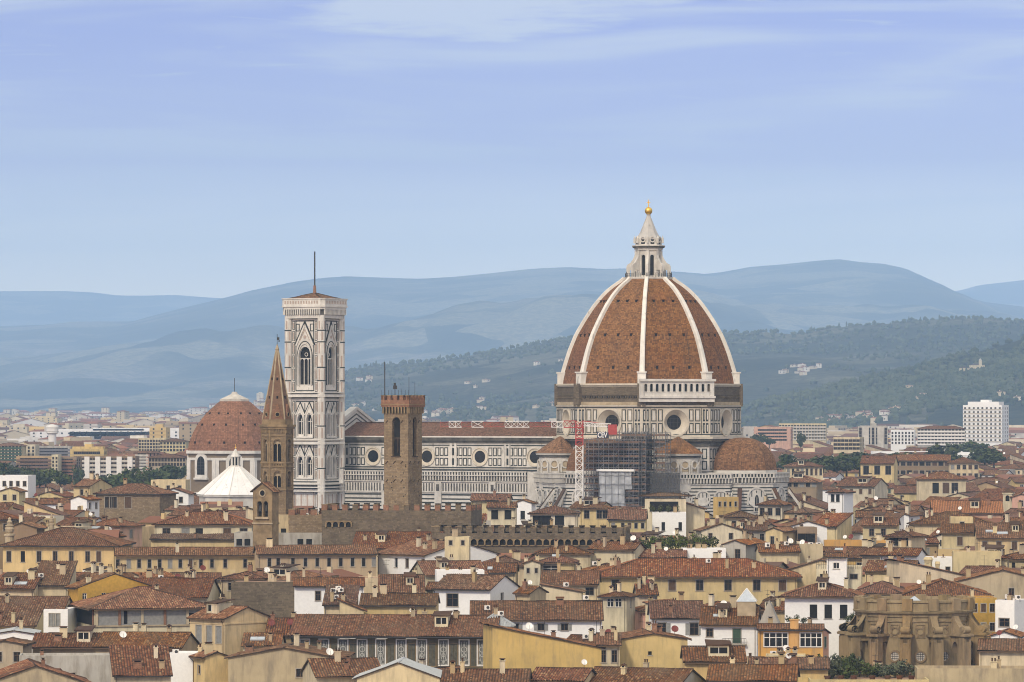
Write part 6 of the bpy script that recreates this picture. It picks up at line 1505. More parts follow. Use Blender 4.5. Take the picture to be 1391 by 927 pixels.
# --- middle ground, right half
H(788, 826, None, 691, 'pale yellow hip roofed tower house below the crane', 'h', 'butter', 'tile', yb=722, yr=682, Y=1195, rot=-8, d=8, fw=[797,814,822], ws=(1.4,2.2), off=.5, st='s', ref='pale yellow tower house')
H(720, 783, None, 698, 'cream house with a shaded roof terrace and hipped roof', 'h', 'pale', 'tile', yb=715, yr=686, Y=1150, rot=-3, d=12, fw=[730,742,760], ws=(2.4,2.4), off=.5, st='o', ref='shaded terrace house', pitch=16)
H(826, 877, None, 706, 'low cream house with five small windows beside the white loggia block', 'e', 'butter', 'tile', yb=719, yr=693, Y=1150, rot=-3, fw=[833,846,855,864,873], ws=(.8,1.4), off=.9, ref='five window cream house')
H(876, 932, None, 679, 'roof loggia with green plants behind glass on top of a white block', 'f', 'pale', 'tile', yb=698, yr=677, Y=1175, rot=-2, d=8, fw=[893,911], ws=(4.0,2.6), off=.5, st='o', ref='planted roof loggia', parapet=.25)
H(886, 932, None, 698, 'plain white block with one arched window under the planted loggia', 'f', 'white', yb=727, yr=696, Y=1165, rot=-2, d=9, fw=[901,924], ws=(.9,2.2), off=2.2, st='o', ref='plain white block', parapet=.3)
H(920, 957, None, 692, 'cream blank gable wall beside the planted roof loggia', 'r', 'pale', 'tile', yb=708, yr=680, Y=1180, rot=-3, d=9, pitch=16, ref='cream blank gable')
H(969, 974, 1003, 677, 'bright yellow house with small windows below the tribune', 'f', 'yellow', yb=703, yr=672, Y=1240, rot=-60, sw=4, sws=(.8,1.3), soff=1.0, ref='bright yellow house', parapet=.3)
H(858, 932, None, 757, 'red roofed house with a strip of white framed windows', 'e', 'pale', 'tile_red', yb=764, yr=748, Y=948, rot=-1, fw=6, ws=(1.6,1.1), off=.5, st='w', ref='window strip house', dish=3, chim=1)
H(928, 986, None, 751, 'white stepped terrace wall under the terrace garden', 'f', 'white', yb=766, yr=744, Y=952, rot=2, d=6, ref='white terrace wall', chim=2)
H(868, 972, None, 741, 'roof terrace planted with a row of green shrubs', 'f', 'cream', yb=750, yr=738, Y=968, rot=0, d=9, ref='shrub roof terrace', parapet=.5)
H(730, 802, None, 752, 'low brown hipped roof before the dark crenellated wing', 'h', 'cream', 'tile', yb=757, yr=742, Y=938, ref='brown roof by the wing', chim=1)
H(800, 862, None, 747, 'low roof with scattered chimneys left of the shrub terrace', 'e', 'pale', 'tile', yb=758, yr=738, Y=945, rot=-18, ref='scattered chimney roof', chim=3, dish=2)
H(984, 1013, 1040, 740, 'grey gabled house with one tall window beside the long red roof', 'g', 'grey', 'tile_red', yb=762, yr=730, Y=955, rot=-20, fw=[1002], ws=(1.2,2.4), off=1.0, st='s', ref='grey gabled house', chim=1)
H(1040, 1063, 1083, 722, 'bright butter yellow gable house with orange side wall', 'g', 'butter', 'tile', yb=740, yr=714, Y=1030, rot=-28, fw=[1049], ws=(.9,2.0), off=1.2, sw=[1070], ref='butter yellow gable house')
H(1014, 1042, None, 720, 'grey white house with tiled roof and drain pipe near the yellow gable', 'e', 'grey', 'tile', yb=736, yr=711, Y=1040, fw=2, ref='grey pipe house', chim=2)
H(1083, 1110, None, 722, 'brown house with a dark open roof terrace', 'f', 'brown', 'tile', yb=740, yr=712, Y=1035, d=8, fw=[1090,1101], ws=(2.2,2.2), off=.5, st='o', ref='dark open terrace')
H(1032, 1086, None, 750, 'low roof with air conditioners above the very long house', 'e', 'cream', 'tile', yb=758, yr=741, Y=945, ref='air conditioner roof', ac=3, dish=2)
H(1085, 1118, None, 745, 'jumble of terrace walls and stored furniture', 'f', 'beige', yb=757, yr=742, Y=950, d=8, ref='jumbled terrace', ac=2, dish=2, ant=2)
H(1120, 1205, None, 737, 'long orange terrace wall with two white dishes', 'f', 'orange', yb=742, yr=729, Y=985, rot=-2, d=6, ref='long orange wall', dish=3, parapet=.4)
H(1172, 1219, None, 714, 'yellow house with two dark windows and a light brown roof', 'e', 'butter', 'tile', yb=729, yr=705, Y=1065, rot=-8, fw=[1184,1200], ws=(1.1,1.7), off=.8, ref='yellow two window house')
H(1204, 1238, 1257, 729, 'house with a shaded planted loggia under a brown hipped roof', 'h', 'cream', 'tile_dark', yb=743, yr=720, Y=1000, rot=-28, fw=[1214,1227], ws=(2.4,1.8), off=.3, st='o', ref='planted loggia house')
H(1279, 1336, None, 724, 'ochre house with one green shuttered and one white window', 'e', 'butter', 'tile', yb=741, yr=713, Y=1020, rot=-6, fw=[1304], ws=(1.2,2.0), off=.9, st='B', ref='green shutter ochre house')
H(1328, 1400, None, 731, 'ochre house with a wide brown roof and a long rooftop skylight', 'e', 'ochre', 'tile', yb=748, yr=712, Y=985, rot=-4, fw=[1338,1357,1378], ws=(1.1,1.8), off=.8, st='B', ref='wide roof ochre house', sky=2)
H(1292, 1322, None, 704, 'small yellow block turret on the big brown roof', 'f', 'butter', yb=710, yr=695, Y=1075, d=6, fw=1, ref='small yellow turret', parapet=.25)
H(1267, 1362, None, 697, 'house with a bright orange new tile roof', 'e', 'pink', 'tile_new', yb=702, yr=681, Y=1150, rot=-4, d=18, ref='bright orange roof', pitch=17)
H(1240, 1345, None, 712, 'broad brown roof under the bright orange one', 'h', 'cream', 'tile_dark', yb=717, yr=697, Y=1085, rot=-6, d=16, ref='broad brown roof', chim=2, dish=1)
H(1295, 1360, None, 752, 'low cream terraced house with a cornice right of the yellow chimneys', 'f', 'butter', yb=768, yr=745, Y=945, rot=-4, d=9, ref='cornice terrace house', parapet=.3)
H(1196, 1246, None, 755, 'white gabled house with a red roof and one shuttered window', 'e', 'white', 'tile_red', yb=768, yr=746, Y=935, rot=-18, fw=2, st='O', ref='white red roof house', dish=2)
H(1175, 1240, None, 776, 'low red roofs in a jumble left of the yellow chimneys', 'e', 'cream', 'tile_red', yb=783, yr=763, Y=905, rot=-14, ref='jumbled red roofs', chim=2, sky=1)
H(1222, 1310, None, 782, 'dark gabled roof with a cream end wall behind the wide hipped roof', 'r', 'cream', 'tile', yb=790, yr=768, Y=893, rot=10, d=10, pitch=12, ref='cream end gable', dish=1)
# --- around and behind the cathedral's foot
H(1030, 1062, None, 686, 'pale octagonal looking house with a hipped roof right of the tribune', 'h', 'pale', 'tile', yb=703, yr=677, Y=1215, rot=-20, fw=3, ws=(1.3,2.0), ref='pale hip house', pitch=20)
H(986, 1030, None, 703, 'brown shaded roof pavilion on a cream terrace', 'h', 'cream', 'tile_dark', yb=710, yr=692, Y=1120, fw=2, ref='shaded roof pavilion')
H(1125, 1146, 1159, 669, 'white tower house with an arched loggia and brown stone side', 'h', 'white', 'tile', yb=697, yr=663, Y=1310, rot=-28, fw=[1131,1138], ws=(1.2,2.2), off=.6, st='o', ref='white arched tower house')
H(1246, 1312, None, 651, 'cream house with tall arched windows and a red hipped roof', 'h', 'cream', 'tile_red', yb=670, yr=642, Y=1560, rot=-4, d=14, fw=[1271,1285,1297], ws=(2.2,3.6), off=1.3, st='s', ref='tall arched window house')
H(1214, 1291, None, 626, 'long dark balconied building with a wide red roof', 'e', 'brown', 'tile_red', yb=641, yr=617, Y=1900, rot=-4, d=14, fw=9, rows=2, ws=(2.0,1.6), off=.6, ref='dark balconied building')
H(1290, 1330, None, 629, 'cream building with two rows of windows and a flat brown roof', 'h', 'cream', 'tile', yb=645, yr=620, Y=1880, rot=-4, fw=5, rows=2, ws=(1.4,1.8), ref='cream two row building')
H(1169, 1214, None, 630, 'yellow house with a large window and a gabled neighbour', 'e', 'butter', 'tile', yb=647, yr=620, Y=1800, rot=-10, fw=3, ws=(2.2,3.5), ref='yellow large window house')
H(1068, 1118, None, 634, 'cream house with a row of narrow windows under a brown roof', 'h', 'cream', 'tile', yb=645, yr=628, Y=1760, fw=8, ws=(.9,2.6), off=.8, ref='narrow window house')
H(1060, 1110, None, 655, 'red roofed house with dark shaded upper floor', 'h', 'brown', 'tile_red', yb=665, yr=643, Y=1540, rot=-10, ref='dark upper floor house', fw=6, ws=(1.5,1.4), off=.3)
H(1138, 1188, None, 661, 'brown roofed gabled house behind the white arched tower', 'e', 'pale', 'tile', yb=670, yr=651, Y=1480, rot=-22, fw=4, ref='gable behind the tower')
H(1375, 1400, None, 676, 'pale pink house with a small belfry at the picture edge', 'g', 'pink', 'tile', yb=690, yr=667, Y=1280, d=9, fw=1, ref='pale pink house')
H(775, 815, None, 690, 'cream houses beside the crane foot with brown tiled roofs', 'e', 'cream', 'tile', yb=700, yr=683, Y=1235, rot=-25, ref='crane foot house', fw=2)
H(640, 692, None, 680, 'cream building with brown roof at the foot of the nave', 'e', 'butter', 'tile', yb=697, yr=672, Y=1240, rot=-4, fw=3, ref='nave foot house')
H(662, 700, None, 690, 'house with an open arched roof loggia beside the palace end', 'e', 'pale', 'tile_red', yb=712, yr=683, Y=1170, rot=-3, fw=[672,690], ws=(1.8,2.4), off=.6, st='o', ref='arched roof loggia house')
H(698, 722, None, 684, 'white gabled house with an arched opening below the nave', 'g', 'white', 'tile_red', yb=712, yr=676, Y=1200, rot=-8, d=8, fw=[710], ws=(1.2,2.2), off=2, st='o', ref='white arch house')
# --- apartment blocks on the plain
def apartments(label, x0, x1, ytop, ybot, Y, rot, d, wall, cols, rows, ws, ref, top=None, bands=None, piers=None, name='apartment_block', roofm='conc', balc=False, hip=None):
    h = PZ(ytop, Y); r = R(rot); ta, tb = (x0-CX)/K, (x1-CX)/K; cx_, cy_ = PX(x1, Y), Y
    w = (cx_-ta*Y)/(math.cos(r)-ta*math.sin(r)); cen = Vector((cx_, cy_)) + Vector((math.cos(r), math.sin(r)))*(-w/2) + Vector((-math.sin(r), math.cos(r)))*(d/2)
    fh = (h - PZ(ybot, Y))/rows; ops = []; sops = []
    for q in range(rows):
        for i in range(cols): ops.append(((i+.5)*w/cols-w/2, ws[0], ws[1], h - (q+1)*fh + (fh-ws[1])*.45, 'o' if balc else 'd'))
        nd_ = max(1, int(d/4.5))
        for i in range(nd_): sops.append(((i+.5)*d/nd_, ws[0], ws[1], h - (q+1)*fh + (fh-ws[1])*.45, 'd'))
    T, wo, ro, zf = house(label, cen.x, cen.y, r, w, d, h, 'f' if not hip else 'h', 14, wall, hip or 'tile', fw=ops, sw=sops, near=False, name=name, cat='apartment block', group='apartment blocks on the plain', parapet=.8)
    if bands:
        mb = MB(); F, _ = rectF(-w/2, -d/2, w/2, -d/2)
        for q in range(rows): z = h-(q+1)*fh; mb.prect(F, .2, w-.2, z-.1, z+.95, .003, bands[1], 0)
        mb.build('balcony', [M[bands[0]]], wo)
    if piers:
        mb = MB(); F, _ = rectF(-w/2, -d/2, w/2, -d/2)
        for i in range(piers[1]): a = (i+.5)*w/piers[1]; mb.prect(F, a-piers[2]/2, a+piers[2]/2, 0, h+.5, .003, .8, 0)
        mb.build('stair_panel', [M[piers[0]]], wo)
    if top:
        mb = MB(); mb.box(-w/2*top[0], w/2*top[0], -d*.35, d*.35, h, h+top[1]); mb.box(-w*.1, w*.12, -d*.2, d*.2, h+top[1], h+top[1]+1.4); mb.build('roof_storey', [M[wall]], T)
    footrec(cen.x, cen.y, r, w, d); KEEP.append((x0, x1, ytop-4, ybot, Y)); OCC.append((Y+d/2, x0, x1, ytop)); REFS.append(((x0+x1)/2, (ytop+ybot)/2, ref))
apartments('tall white tower block with stacked balconies rising above the plain', 1308, 1361, 552, 601, 3250, -24, 16, 'white', 9, 9, (1.5,1.5), 'white tower block', top=(.8, 3.2), bands=('conc', .25))
apartments('grey modern block with a dark blue glazed centre', 1166, 1206, 581, 604, 2900, -4, 16, 'grey', 7, 5, (1.6,2.0), 'grey glazed block', top=(.9, 1.2), piers=('conc', 2, 4.0))
apartments('blue grey apartment block with continuous balconies beside the white tower', 1246, 1311, 583, 605, 2850, -6, 14, 'grey', 14, 5, (1.4,1.6), 'blue grey block', bands=('frame_w', .5), hip='tile_far')
apartments('brown office slab with strip windows behind the red tribune dome', 1024, 1074, 582, 600, 3000, -8, 18, 'pink', 9, 4, (3.0,1.1), 'brown office slab')
apartments('long cream block with rows of balconies right of the brown slab', 1058, 1122, 577, 598, 3200, -6, 14, 'cream', 16, 5, (1.6,1.6), 'long balcony block', bands=('conc', .4))
apartments('bright white apartment house with square windows', 1210, 1242, 586, 604, 2950, -8, 14, 'white', 7, 4, (1.2,1.4), 'bright white apartments')
apartments('cream office with dark strip windows under the grey block', 1132, 1168, 596, 612, 2500, -14, 14, 'cream', 7, 3, (2.0,1.4), 'cream strip office')
apartments('striped block with five white stair panels beyond the trees', 111, 184, 622, 651, 2150, -3, 14, 'brown', 15, 5, (1.5,1.5), 'white panel block', piers=('frame_w', 5, 2.4), bands=('conc', .3))
apartments('yellow apartment block with a setback top floor', 95, 141, 612, 625, 2500, -3, 14, 'yellow', 9, 2, (2.2,1.5), 'yellow block', top=(.9, 2))
apartments('brown brick balcony block behind dark trees', 72, 104, 623, 650, 2300, -8, 14, 'brown', 6, 6, (2.2,1.4), 'brown brick block', bands=('brick', .6))
apartments('long brown balcony block with dark recesses', 22, 70, 622, 650, 2350, -4, 16, 'tan', 9, 6, (2.4,1.4), 'long brown block', bands=('plank', .6))
apartments('narrow cream stair tower between the brown blocks', 70, 79, 620, 650, 2290, -4, 10, 'pale', 2, 6, (1.0,1.2), 'cream stair tower')
apartments('pink corner block right of the white panel block', 183, 202, 616, 641, 2350, -20, 14, 'pink', 5, 6, (1.6,1.4), 'pink corner block', bands=('conc', .3), hip='tile_far')
apartments('low pale block with regular windows left of the chapel dome', 188, 226, 597, 614, 2900, -4, 14, 'cream', 10, 4, (1.4,1.4), 'low pale block')
apartments('cream blocks with a red roof behind the chapel dome', 217, 252, 600, 614, 2850, -4, 14, 'butter', 8, 3, (1.5,1.4), 'red roofed cream block', hip='tile_far')
apartments('long red roofed building with dotted windows left of the chapel', 202, 252, 622, 634, 2200, -2, 12, 'beige', 12, 2, (1.2,1.6), 'dotted window building', hip='tile_far')
apartments('cream block with green balconies at the picture edge', -8, 30, 606, 626, 2700, -4, 14, 'cream', 8, 5, (1.4,1.4), 'green balcony block', bands=('sh_green', .3), hip='tile_far')
apartments('pale block with dark windows behind the green balcony block', 30, 48, 606, 620, 2720, -4, 14, 'pale', 3, 3, (1.2,1.4), 'pale dark window block')
apartments('dark slab with a long flat roof on the plain', 46, 96, 608, 621, 2800, -2, 14, 'grey', 12, 3, (2.2,1.4), 'dark flat slab', bands=('pole', .3))

# extra features on the hand built houses ---------------------------------------------
def find(lbl): return next(o for o in bpy.data.objects if o.get('label') == lbl)
def wall_of(o): return next(c for c in o.children if c.name.startswith('wall'))
def dims(o):
    w = wall_of(o); xs = [v.co.x for v in w.data.vertices]; ys = [v.co.y for v in w.data.vertices]; return max(xs), max(ys)
# painted palace: white ornamental panels and dark shutters
o = find('long olive green palace with white painted window panels under a wide tiled roof'); hx_, hy_ = dims(o); wl = wall_of(o); hh = PZ(862, 752)
def pxl(o, px, yl):
    t = (px-CX)/K; c, s = math.cos(o.rotation_euler.z), math.sin(o.rotation_euler.z); X0, Y0 = o.location.x, o.location.y
    return (t*(Y0+yl*c)-X0+yl*s)/(c-t*s)
M['paint_w'] = simple('pale_painted_ornament', (.42,.42,.39), .8, var=.2); M['paint_g'] = simple('grey_painted_ground', (.13,.13,.12), .8, var=.2); M['shutter_wood'] = simple('olive_shutter', (.10,.095,.07), .8, var=.3)
for i, px in enumerate((414, 440, 466, 492, 517, 545, 573, 602.5, 630.5, 655)):
    x = pxl(o, px, -hy_)
    if abs(x) > hx_-.9: continue
    mb = MB(); F = ((x, -hy_, hh-5.2), (1,0), (0,-1)); w_, h_ = 1.62, 4.3
    mb.prect(F, -w_/2, w_/2, 0, h_, .01, .07, 1); mb.pframe(F, -w_/2-.1, w_/2+.1, -.1, h_+.1, .2, .02, .14, 2)
    mb.pring(F, 0, h_*.62, .38, .5, .07, .12, 0, 14); mb.pring(F, 0, h_*.40, .2, .32, .07, .12, 0, 12); mb.pdisc(F, 0, h_*.8, .16, .07, .12, 0, 10)
    for s_ in (-1, 1):
        mb.pstrip(F, [(s_*.5*math.sin(t*2.2)*(1-t*.2)+s_*.08, .35+t*(h_-.8)) for t in np.linspace(0, 1, 12)], .09, .07, .12, 0)
        mb.pring(F, s_*.42, h_*.22, .1, .18, .07, .12, 0, 10)
    mb.prect(F, -.05, .05, .3, h_-.3, .07, .11, 0); mb.prect(F, -w_/2+.15, w_/2-.15, .12, .28, .07, .12, 0)
    mb.build('painted_panel', [M['paint_w'], M['paint_g'], M['frame_w']], wl)
    x2 = pxl(o, px+14, -hy_)
    if abs(x2) < hx_-.7:
        mb = MB(); F = ((x2, -hy_, hh-5.3), (1,0), (0,-1))
        for q in (-.55, .05): mb.prect(F, q, q+.5, 0, 3.6, .01, .09, 0); [mb.prect(F, q+.06, q+.44, .1+k*.24, .26+k*.24, .09, .12, 0) for k in range(14)]
        mb.pframe(F, -.72, .72, -.12, 3.8, .13, .01, .1, 1); mb.build('shutter', [M['shutter_wood'], M['sandstone']], wl)
mb = MB(); F, L_ = rectF(-hx_, -hy_, hx_, -hy_); mb.prect(F, -.1, L_+.1, hh-6.5, hh-5.9, .003, .5, 0)
for i in range(int(L_/.5)): mb.prect(F, i*.5+.1, i*.5+.35, hh-6.9, hh-6.5, .003, .35, 0)
mb.prect(F, 0, L_, hh-.7, hh-.35, .003, .2, 1); mb.build('cornice', [M['sandstone_lt'], M['wood']], wl)
for px in (477, 520, 470, 560): 
    x = pxl(o, px, -hy_); mb = MB(); mb.box(x-.9, x+.9, -hy_-1.6, -hy_-.2, hh-.75, hh-.68); mb.build('awning_arm', [M['frame_w']], wl)
# grey loggia house
o = find('house with an open grey loggia storey between brick posts under a hipped roof'); hx_, hy_ = dims(o); wl = wall_of(o); hh = PZ(826, 795)
mb = MB(); F, L_ = rectF(hx_, -hy_, hx_, hy_); mb.prect(F, .3, L_-.3, hh-3.1, hh-.1, .003, .12, 0); mb.prect(F, -.1, L_+.1, hh-3.35, hh-3.1, .003, .3, 1)
for i in range(6): a = .2+i*(L_-.7)/5; mb.prect(F, a, a+.45, hh-3.1, hh, .1, .34, 2 if i in (1, 3) else 3)
mb.prect(F, L_*.80, L_*.87, hh-3.1, hh-1.1, .12, .16, 4); mb.prect(F, L_*.25, L_*.28, hh-2.9, hh-.6, .12, .16, 4)
F, L_ = rectF(-hx_, -hy_, hx_, -hy_); mb.prect(F, .2, L_-.2, hh-3.1, hh-.1, .003, .1, 4); mb.prect(F, L_-.4, L_, hh-3.1, hh, .1, .3, 2)
mb.build('loggia', [M['sh_grey'], M['sandstone_lt'], M['brick'], M['beige'], M['dark']], wl)
# orange house: white gridded windows and pillar
o = find('orange house with two large white gridded windows'); hx_, hy_ = dims(o); hh = PZ(856, 756)
for a, b in ((1037, 1071), (1086, 1117)):
    x0, x1 = pxl(o, a, -hy_), pxl(o, b, -hy_); mb = MB(); F = ((x0, -hy_, hh-2.9), (1,0), (0,-1)); w_ = x1-x0
    mb.prect(F, 0, w_, 0, 2.5, .003, .05, 1); mb.pframe(F, 0, w_, 0, 2.5, .16, .05, .16, 0)
    for q in range(1, 4): mb.prect(F, w_*q/4-.07, w_*q/4+.07, .1, 2.4, .05, .15, 0)
    mb.prect(F, .1, w_-.1, 1.55, 1.68, .05, .145, 0); mb.build('window', [M['frame_w'], M['glass']], o)
x = pxl(o, 1079, -hy_); mb = MB(); mb.box(x-.7, x+.7, -hy_-.25, -hy_+.6, hh-3, hh+1.6); mb.box(x-.85, x+.85, -hy_-.35, -hy_+.7, hh+1.6, hh+1.8); mb.build('pillar', [M['orange']], o)
# green door
o = find('white house with a green door and a glass roof lantern'); hx_, hy_ = dims(o); hh = PZ(849, 772); x = pxl(o, 1001, -hy_)
mb = MB(); F = ((x, -hy_, hh-3.2), (1,0), (0,-1)); mb.prect(F, -.65, .65, 0, 2.5, .003, .09, 0); mb.pframe(F, -.8, .8, -.05, 2.65, .14, .003, .13, 1); mb.build('door', [M['sh_green'], M['surround']], o)
mb = MB(); mb.box(x-2.4, x+1.6, -hy_-.9, -hy_-.01, hh-3.4, hh-3.2, 0)
for q in np.arange(x-2.4, x+1.65, .25): mb.bar((q, -hy_-.88, hh-3.2), (q, -hy_-.88, hh-2.3), .04, 1)
mb.bar((x-2.4, -hy_-.88, hh-2.3), (x+1.6, -hy_-.88, hh-2.3), .06, 1); mb.build('balcony', [M['surround'], M['dmetal']], o)
x = pxl(o, 1013, -hy_); mb = MB(); zr = hh+1.8; mb.T = Matrix.Translation((x, -hy_*.35, zr)); mb.frus(4, 2.2, 2.2, -2, 2.0, 0, math.pi/4); mb.frus(4, 2.4, .1, 2.0, 4.2, 1, math.pi/4)
for i in range(4): a = math.pi/4+i*math.pi/2; mb.bar((2.42*math.cos(a), 2.42*math.sin(a), 2.02), (0, 0, 4.25), .12, 2)
mb.build('glass_lantern', [M['sandstone_lt'], M['skyl'], M['frame_w']], o)
# grey triangular gable behind the orange house
tg = thing('greenhouse_gable', 'grey triangular glazed gable behind the orange house', 'gable', (PX(1044, 765), 765, 0), R(-8))
mb = MB(); zb, zt = PZ(853, 765), PZ(815, 765); mb.add([(-1.9,0,zb-3),(1.9,0,zb-3),(1.9,0,zb),(.1,0,zt),(-1.9,0,zb),(-1.9,5,zb-3),(1.9,5,zb-3),(1.9,5,zb),(.1,5,zt-.8),(-1.9,5,zb)], [(0,1,2,3,4),(9,8,7,6,5),(1,6,7,2),(2,7,8,3),(3,8,9,4),(4,9,5,0)]); mb.build('gable_wall', [M['grey']], tg)
mb = MB(); F = ((-1.9, 0, 0), (1,0), (0,-1)); [mb.prect(F, q, q+.08, zb-3, zb-.3, .003, .1) for q in (.1, 1.0, 1.9, 2.8, 3.6)]; mb.build('glazing_bars', [M['metal']], tg); footrec(PX(1044,765), 766, 0, 3, 5)
# terrace railing of the roof terrace block
o = find('white roof terrace block with a small square turret'); hx_, hy_ = dims(o); hh = PZ(776, 893); mb = MB()
for q in np.arange(-hx_, hx_, .35): mb.bar((q, -hy_-.05, hh+.4), (q, -hy_-.05, hh+2.0), .05)
for z in (1.2, 2.0): mb.bar((-hx_, -hy_-.05, hh+z), (hx_, -hy_-.05, hh+z), .08)
mb.build('railing', [M['dmetal']], o)
# wide overhanging roof on the planted loggia
o = find('roof loggia with green plants behind glass on top of a white block'); hx_, hy_ = dims(o); hh = PZ(679, 1175); ro_, _ = roof_mesh('h', hx_*2+1.5, hy_*2, hh+.9, 8, .8, False); ro_.build('roof', [M['tile_dark'], M['wood']], o)
# stone finial urns
for px, py, Y, s_, lb in ((13, 728, 985, 1.0, 'large pale stone finial urn standing on the parapet at the picture edge'), (70, 713, 1005, .6, 'small round stone finial urn on the roofs left of the ochre palace')):
    z = PZ(py, Y); t = thing('finial_urn', lb, 'urn', (PX(px, Y), Y, 0), 0, 'stone finials on parapets'); mb = MB()
    mb.lathe([(1.0*s_, 0), (1.0*s_, z), (1.25*s_, z), (1.25*s_, z+.3*s_), (.6*s_, z+.5*s_), (.9*s_, z+.9*s_), (1.05*s_, z+1.5*s_), (.8*s_, z+2*s_), (1.0*s_, z+2.2*s_), (.5*s_, z+2.5*s_), (.6*s_, z+3*s_), (.3*s_, z+3.4*s_), (.35*s_, z+3.7*s_), (0.01, z+4.1*s_)], 14); mb.build('urn_body', [M['sandstone_lt']], t)
# tall yellow chimneys
for px, w_, lb in ((1261, 1.25, 'thick yellow chimney stack with a flared cap'), (1273.5, .7, 'slim yellow chimney stack beside the thick one')):
    Y = 905; t = thing('chimney_stack', lb, 'chimney', (PX(px, Y), Y, 0), R(-20), 'tall yellow chimneys'); mb = MB(); z = PZ(787, Y); h_ = PZ(757 if w_ > 1 else 763, Y)
    mb.box(-w_/2, w_/2, -w_/2, w_/2, 0, h_-1.2); mb.box(-w_/2-.15, w_/2+.15, -w_/2-.15, w_/2+.15, h_-2.2, h_-1.9); mb.frus(10, w_*.6, w_*.75, h_-1.2, h_-.5); mb.frus(10, w_*.85, w_*.6, h_-.5, h_); mb.build('stack', [M['butter']], t); footrec(PX(px, Y), Y, 0, 1.5, 1.5)
# white water tower, belfry
Y = 3600; t = thing('water_tower', 'round white water tank on a thick stem far out on the plain', 'water tower', (PX(71, Y), Y, 0)); zz = lambda y: PZ(y, Y)
mb = MB(); mb.lathe([(3.2, 0), (3.2, zz(590)), (4.9, zz(588.5)), (5.0, zz(580)), (4.6, zz(578.5)), (1.2, zz(576.8)), (.01, zz(576.5))], 20); mb.build('tank', [M['frame_w']], t)
mb = MB(); [mb.lathe([(5.05, zz(q)), (5.12, zz(q)+.1), (5.12, zz(q)+.5), (5.05, zz(q)+.6)], 20) for q in (587, 582)]; mb.build('band', [M['conc']], t); footrec(PX(71, Y), Y, 0, 8, 8)
Y = 1285; t = thing('bell_turret', 'small cream bell turret with an arched opening at the picture edge', 'bell turret', (PX(1370, Y), Y, 0), R(-20)); zz = lambda y: PZ(y, Y)
mb = MB(); w_ = 2.6
for k in range(4):
    a = -math.pi/2+k*math.pi/2; nn = (math.cos(a), math.sin(a)); u = (-nn[1], nn[0]); F = ((nn[0]*w_/2-u[0]*w_/2, nn[1]*w_/2-u[1]*w_/2, 0), u, nn); mb.panel(F, 0, w_, 0, zz(670), [(.7, 1.9, zz(681), zz(673))], .5, 0, 0, 1); mb.spandrel(F, .7, 1.9, zz(673)-.6, zz(673), -.4, -.02, 0, False, 6); mb.prect(F, -.2, w_+.2, zz(671), zz(669.5), .003, .25, 0)
mb.frus(4, w_*.85, .2, zz(669.5), zz(664), 2, math.pi/4); mb.build('turret', [M['pale'], M['dark'], M['tile_far']], t); footrec(PX(1370, Y), Y, 0, 4, 4)
KEEP.append((1362, 1379, 664, 692, 1280))
# ------------------------------------------------------------ trees and shrubs
def leaf_mat(name, a, b_, c_):
    m, nt, b = newmat(name)
    n1 = noise(nt, .55, 4, .6); n2 = noise(nt, 2.6, 3, .6)
    c = mix(nt, rangev(nt, n1, .35, .65), a, b_); c = mix(nt, rangev(nt, n2, .52, .72, 0, .7), c, c_)
    nt.links.new(hsv_random(nt, c, .18, .012, .15), b.inputs['Base Color']); b.inputs['Roughness'].default_value = .75; b.inputs['Specular IOR Level'].default_value = .2
    return m
M['leaf'] = leaf_mat('dark_broadleaf', (.028,.042,.013), (.058,.078,.020), (.10,.115,.035))
M['leaf2'] = leaf_mat('shrub_leaf', (.045,.062,.014), (.10,.125,.028), (.16,.18,.05))
M['leaf3'] = leaf_mat('olive_leaf', (.07,.085,.05), (.12,.135,.085), (.18,.19,.13))
M['bark'] = simple('bark', (.09,.065,.045), .9, var=.3)
_tc = {}
def crown_mesh(kind, seed, n, mat, leaf):
    k = (kind, seed, n, mat)
    if k in _tc: return _tc[k]
    r = np.random.RandomState(seed+100); V, Fc = [], []
    if kind == 'cypress': lobes = [(0, 0, .5, .16, .5)]
    elif kind == 'shrub': lobes = [(r.uniform(-.28,.28), r.uniform(-.28,.28), r.uniform(.3,.62), r.uniform(.2,.32), r.uniform(.22,.36)) for _ in range(6)]
    else: lobes = [(r.uniform(-.30,.30), r.uniform(-.30,.30), r.uniform(.42,.80), r.uniform(.16,.27), r.uniform(.13,.22)) for _ in range(11)]
    for i in range(n):
        lx_, ly_, lz_, lr, lh = lobes[i % len(lobes)]
        d = r.normal(size=3); d /= np.linalg.norm(d); rad = r.uniform(.55, 1.05)
        p = np.array([lx_+d[0]*lr*rad, ly_+d[1]*lr*rad, lz_+d[2]*lh*rad])
        if kind == 'cypress': p[:2] = d[:2]/max(.2, np.linalg.norm(d[:2]))*.13*r.uniform(.5, 1.05)*(1-abs(d[2])**2.5)**.5; p[2] = .5+d[2]*.5
        nrm = d + r.normal(size=3)*.55; nrm /= np.linalg.norm(nrm); t = np.cross(nrm, r.normal(size=3)); t /= np.linalg.norm(t); b = np.cross(nrm, t)
        s = leaf*r.uniform(.6, 1.5); q = len(V)
        for a_, c_ in ((-1,-.55), (.9,-.7), (1.05,.6), (-.7,.8)): V.append(tuple(p + t*a_*s + b*c_*s))
        Fc.append((q, q+1, q+2, q+3))
    me = bpy.data.meshes.new('crown'); me.from_pydata(V, [], Fc); me.materials.append(M[mat]); _tc[k] = me; return me
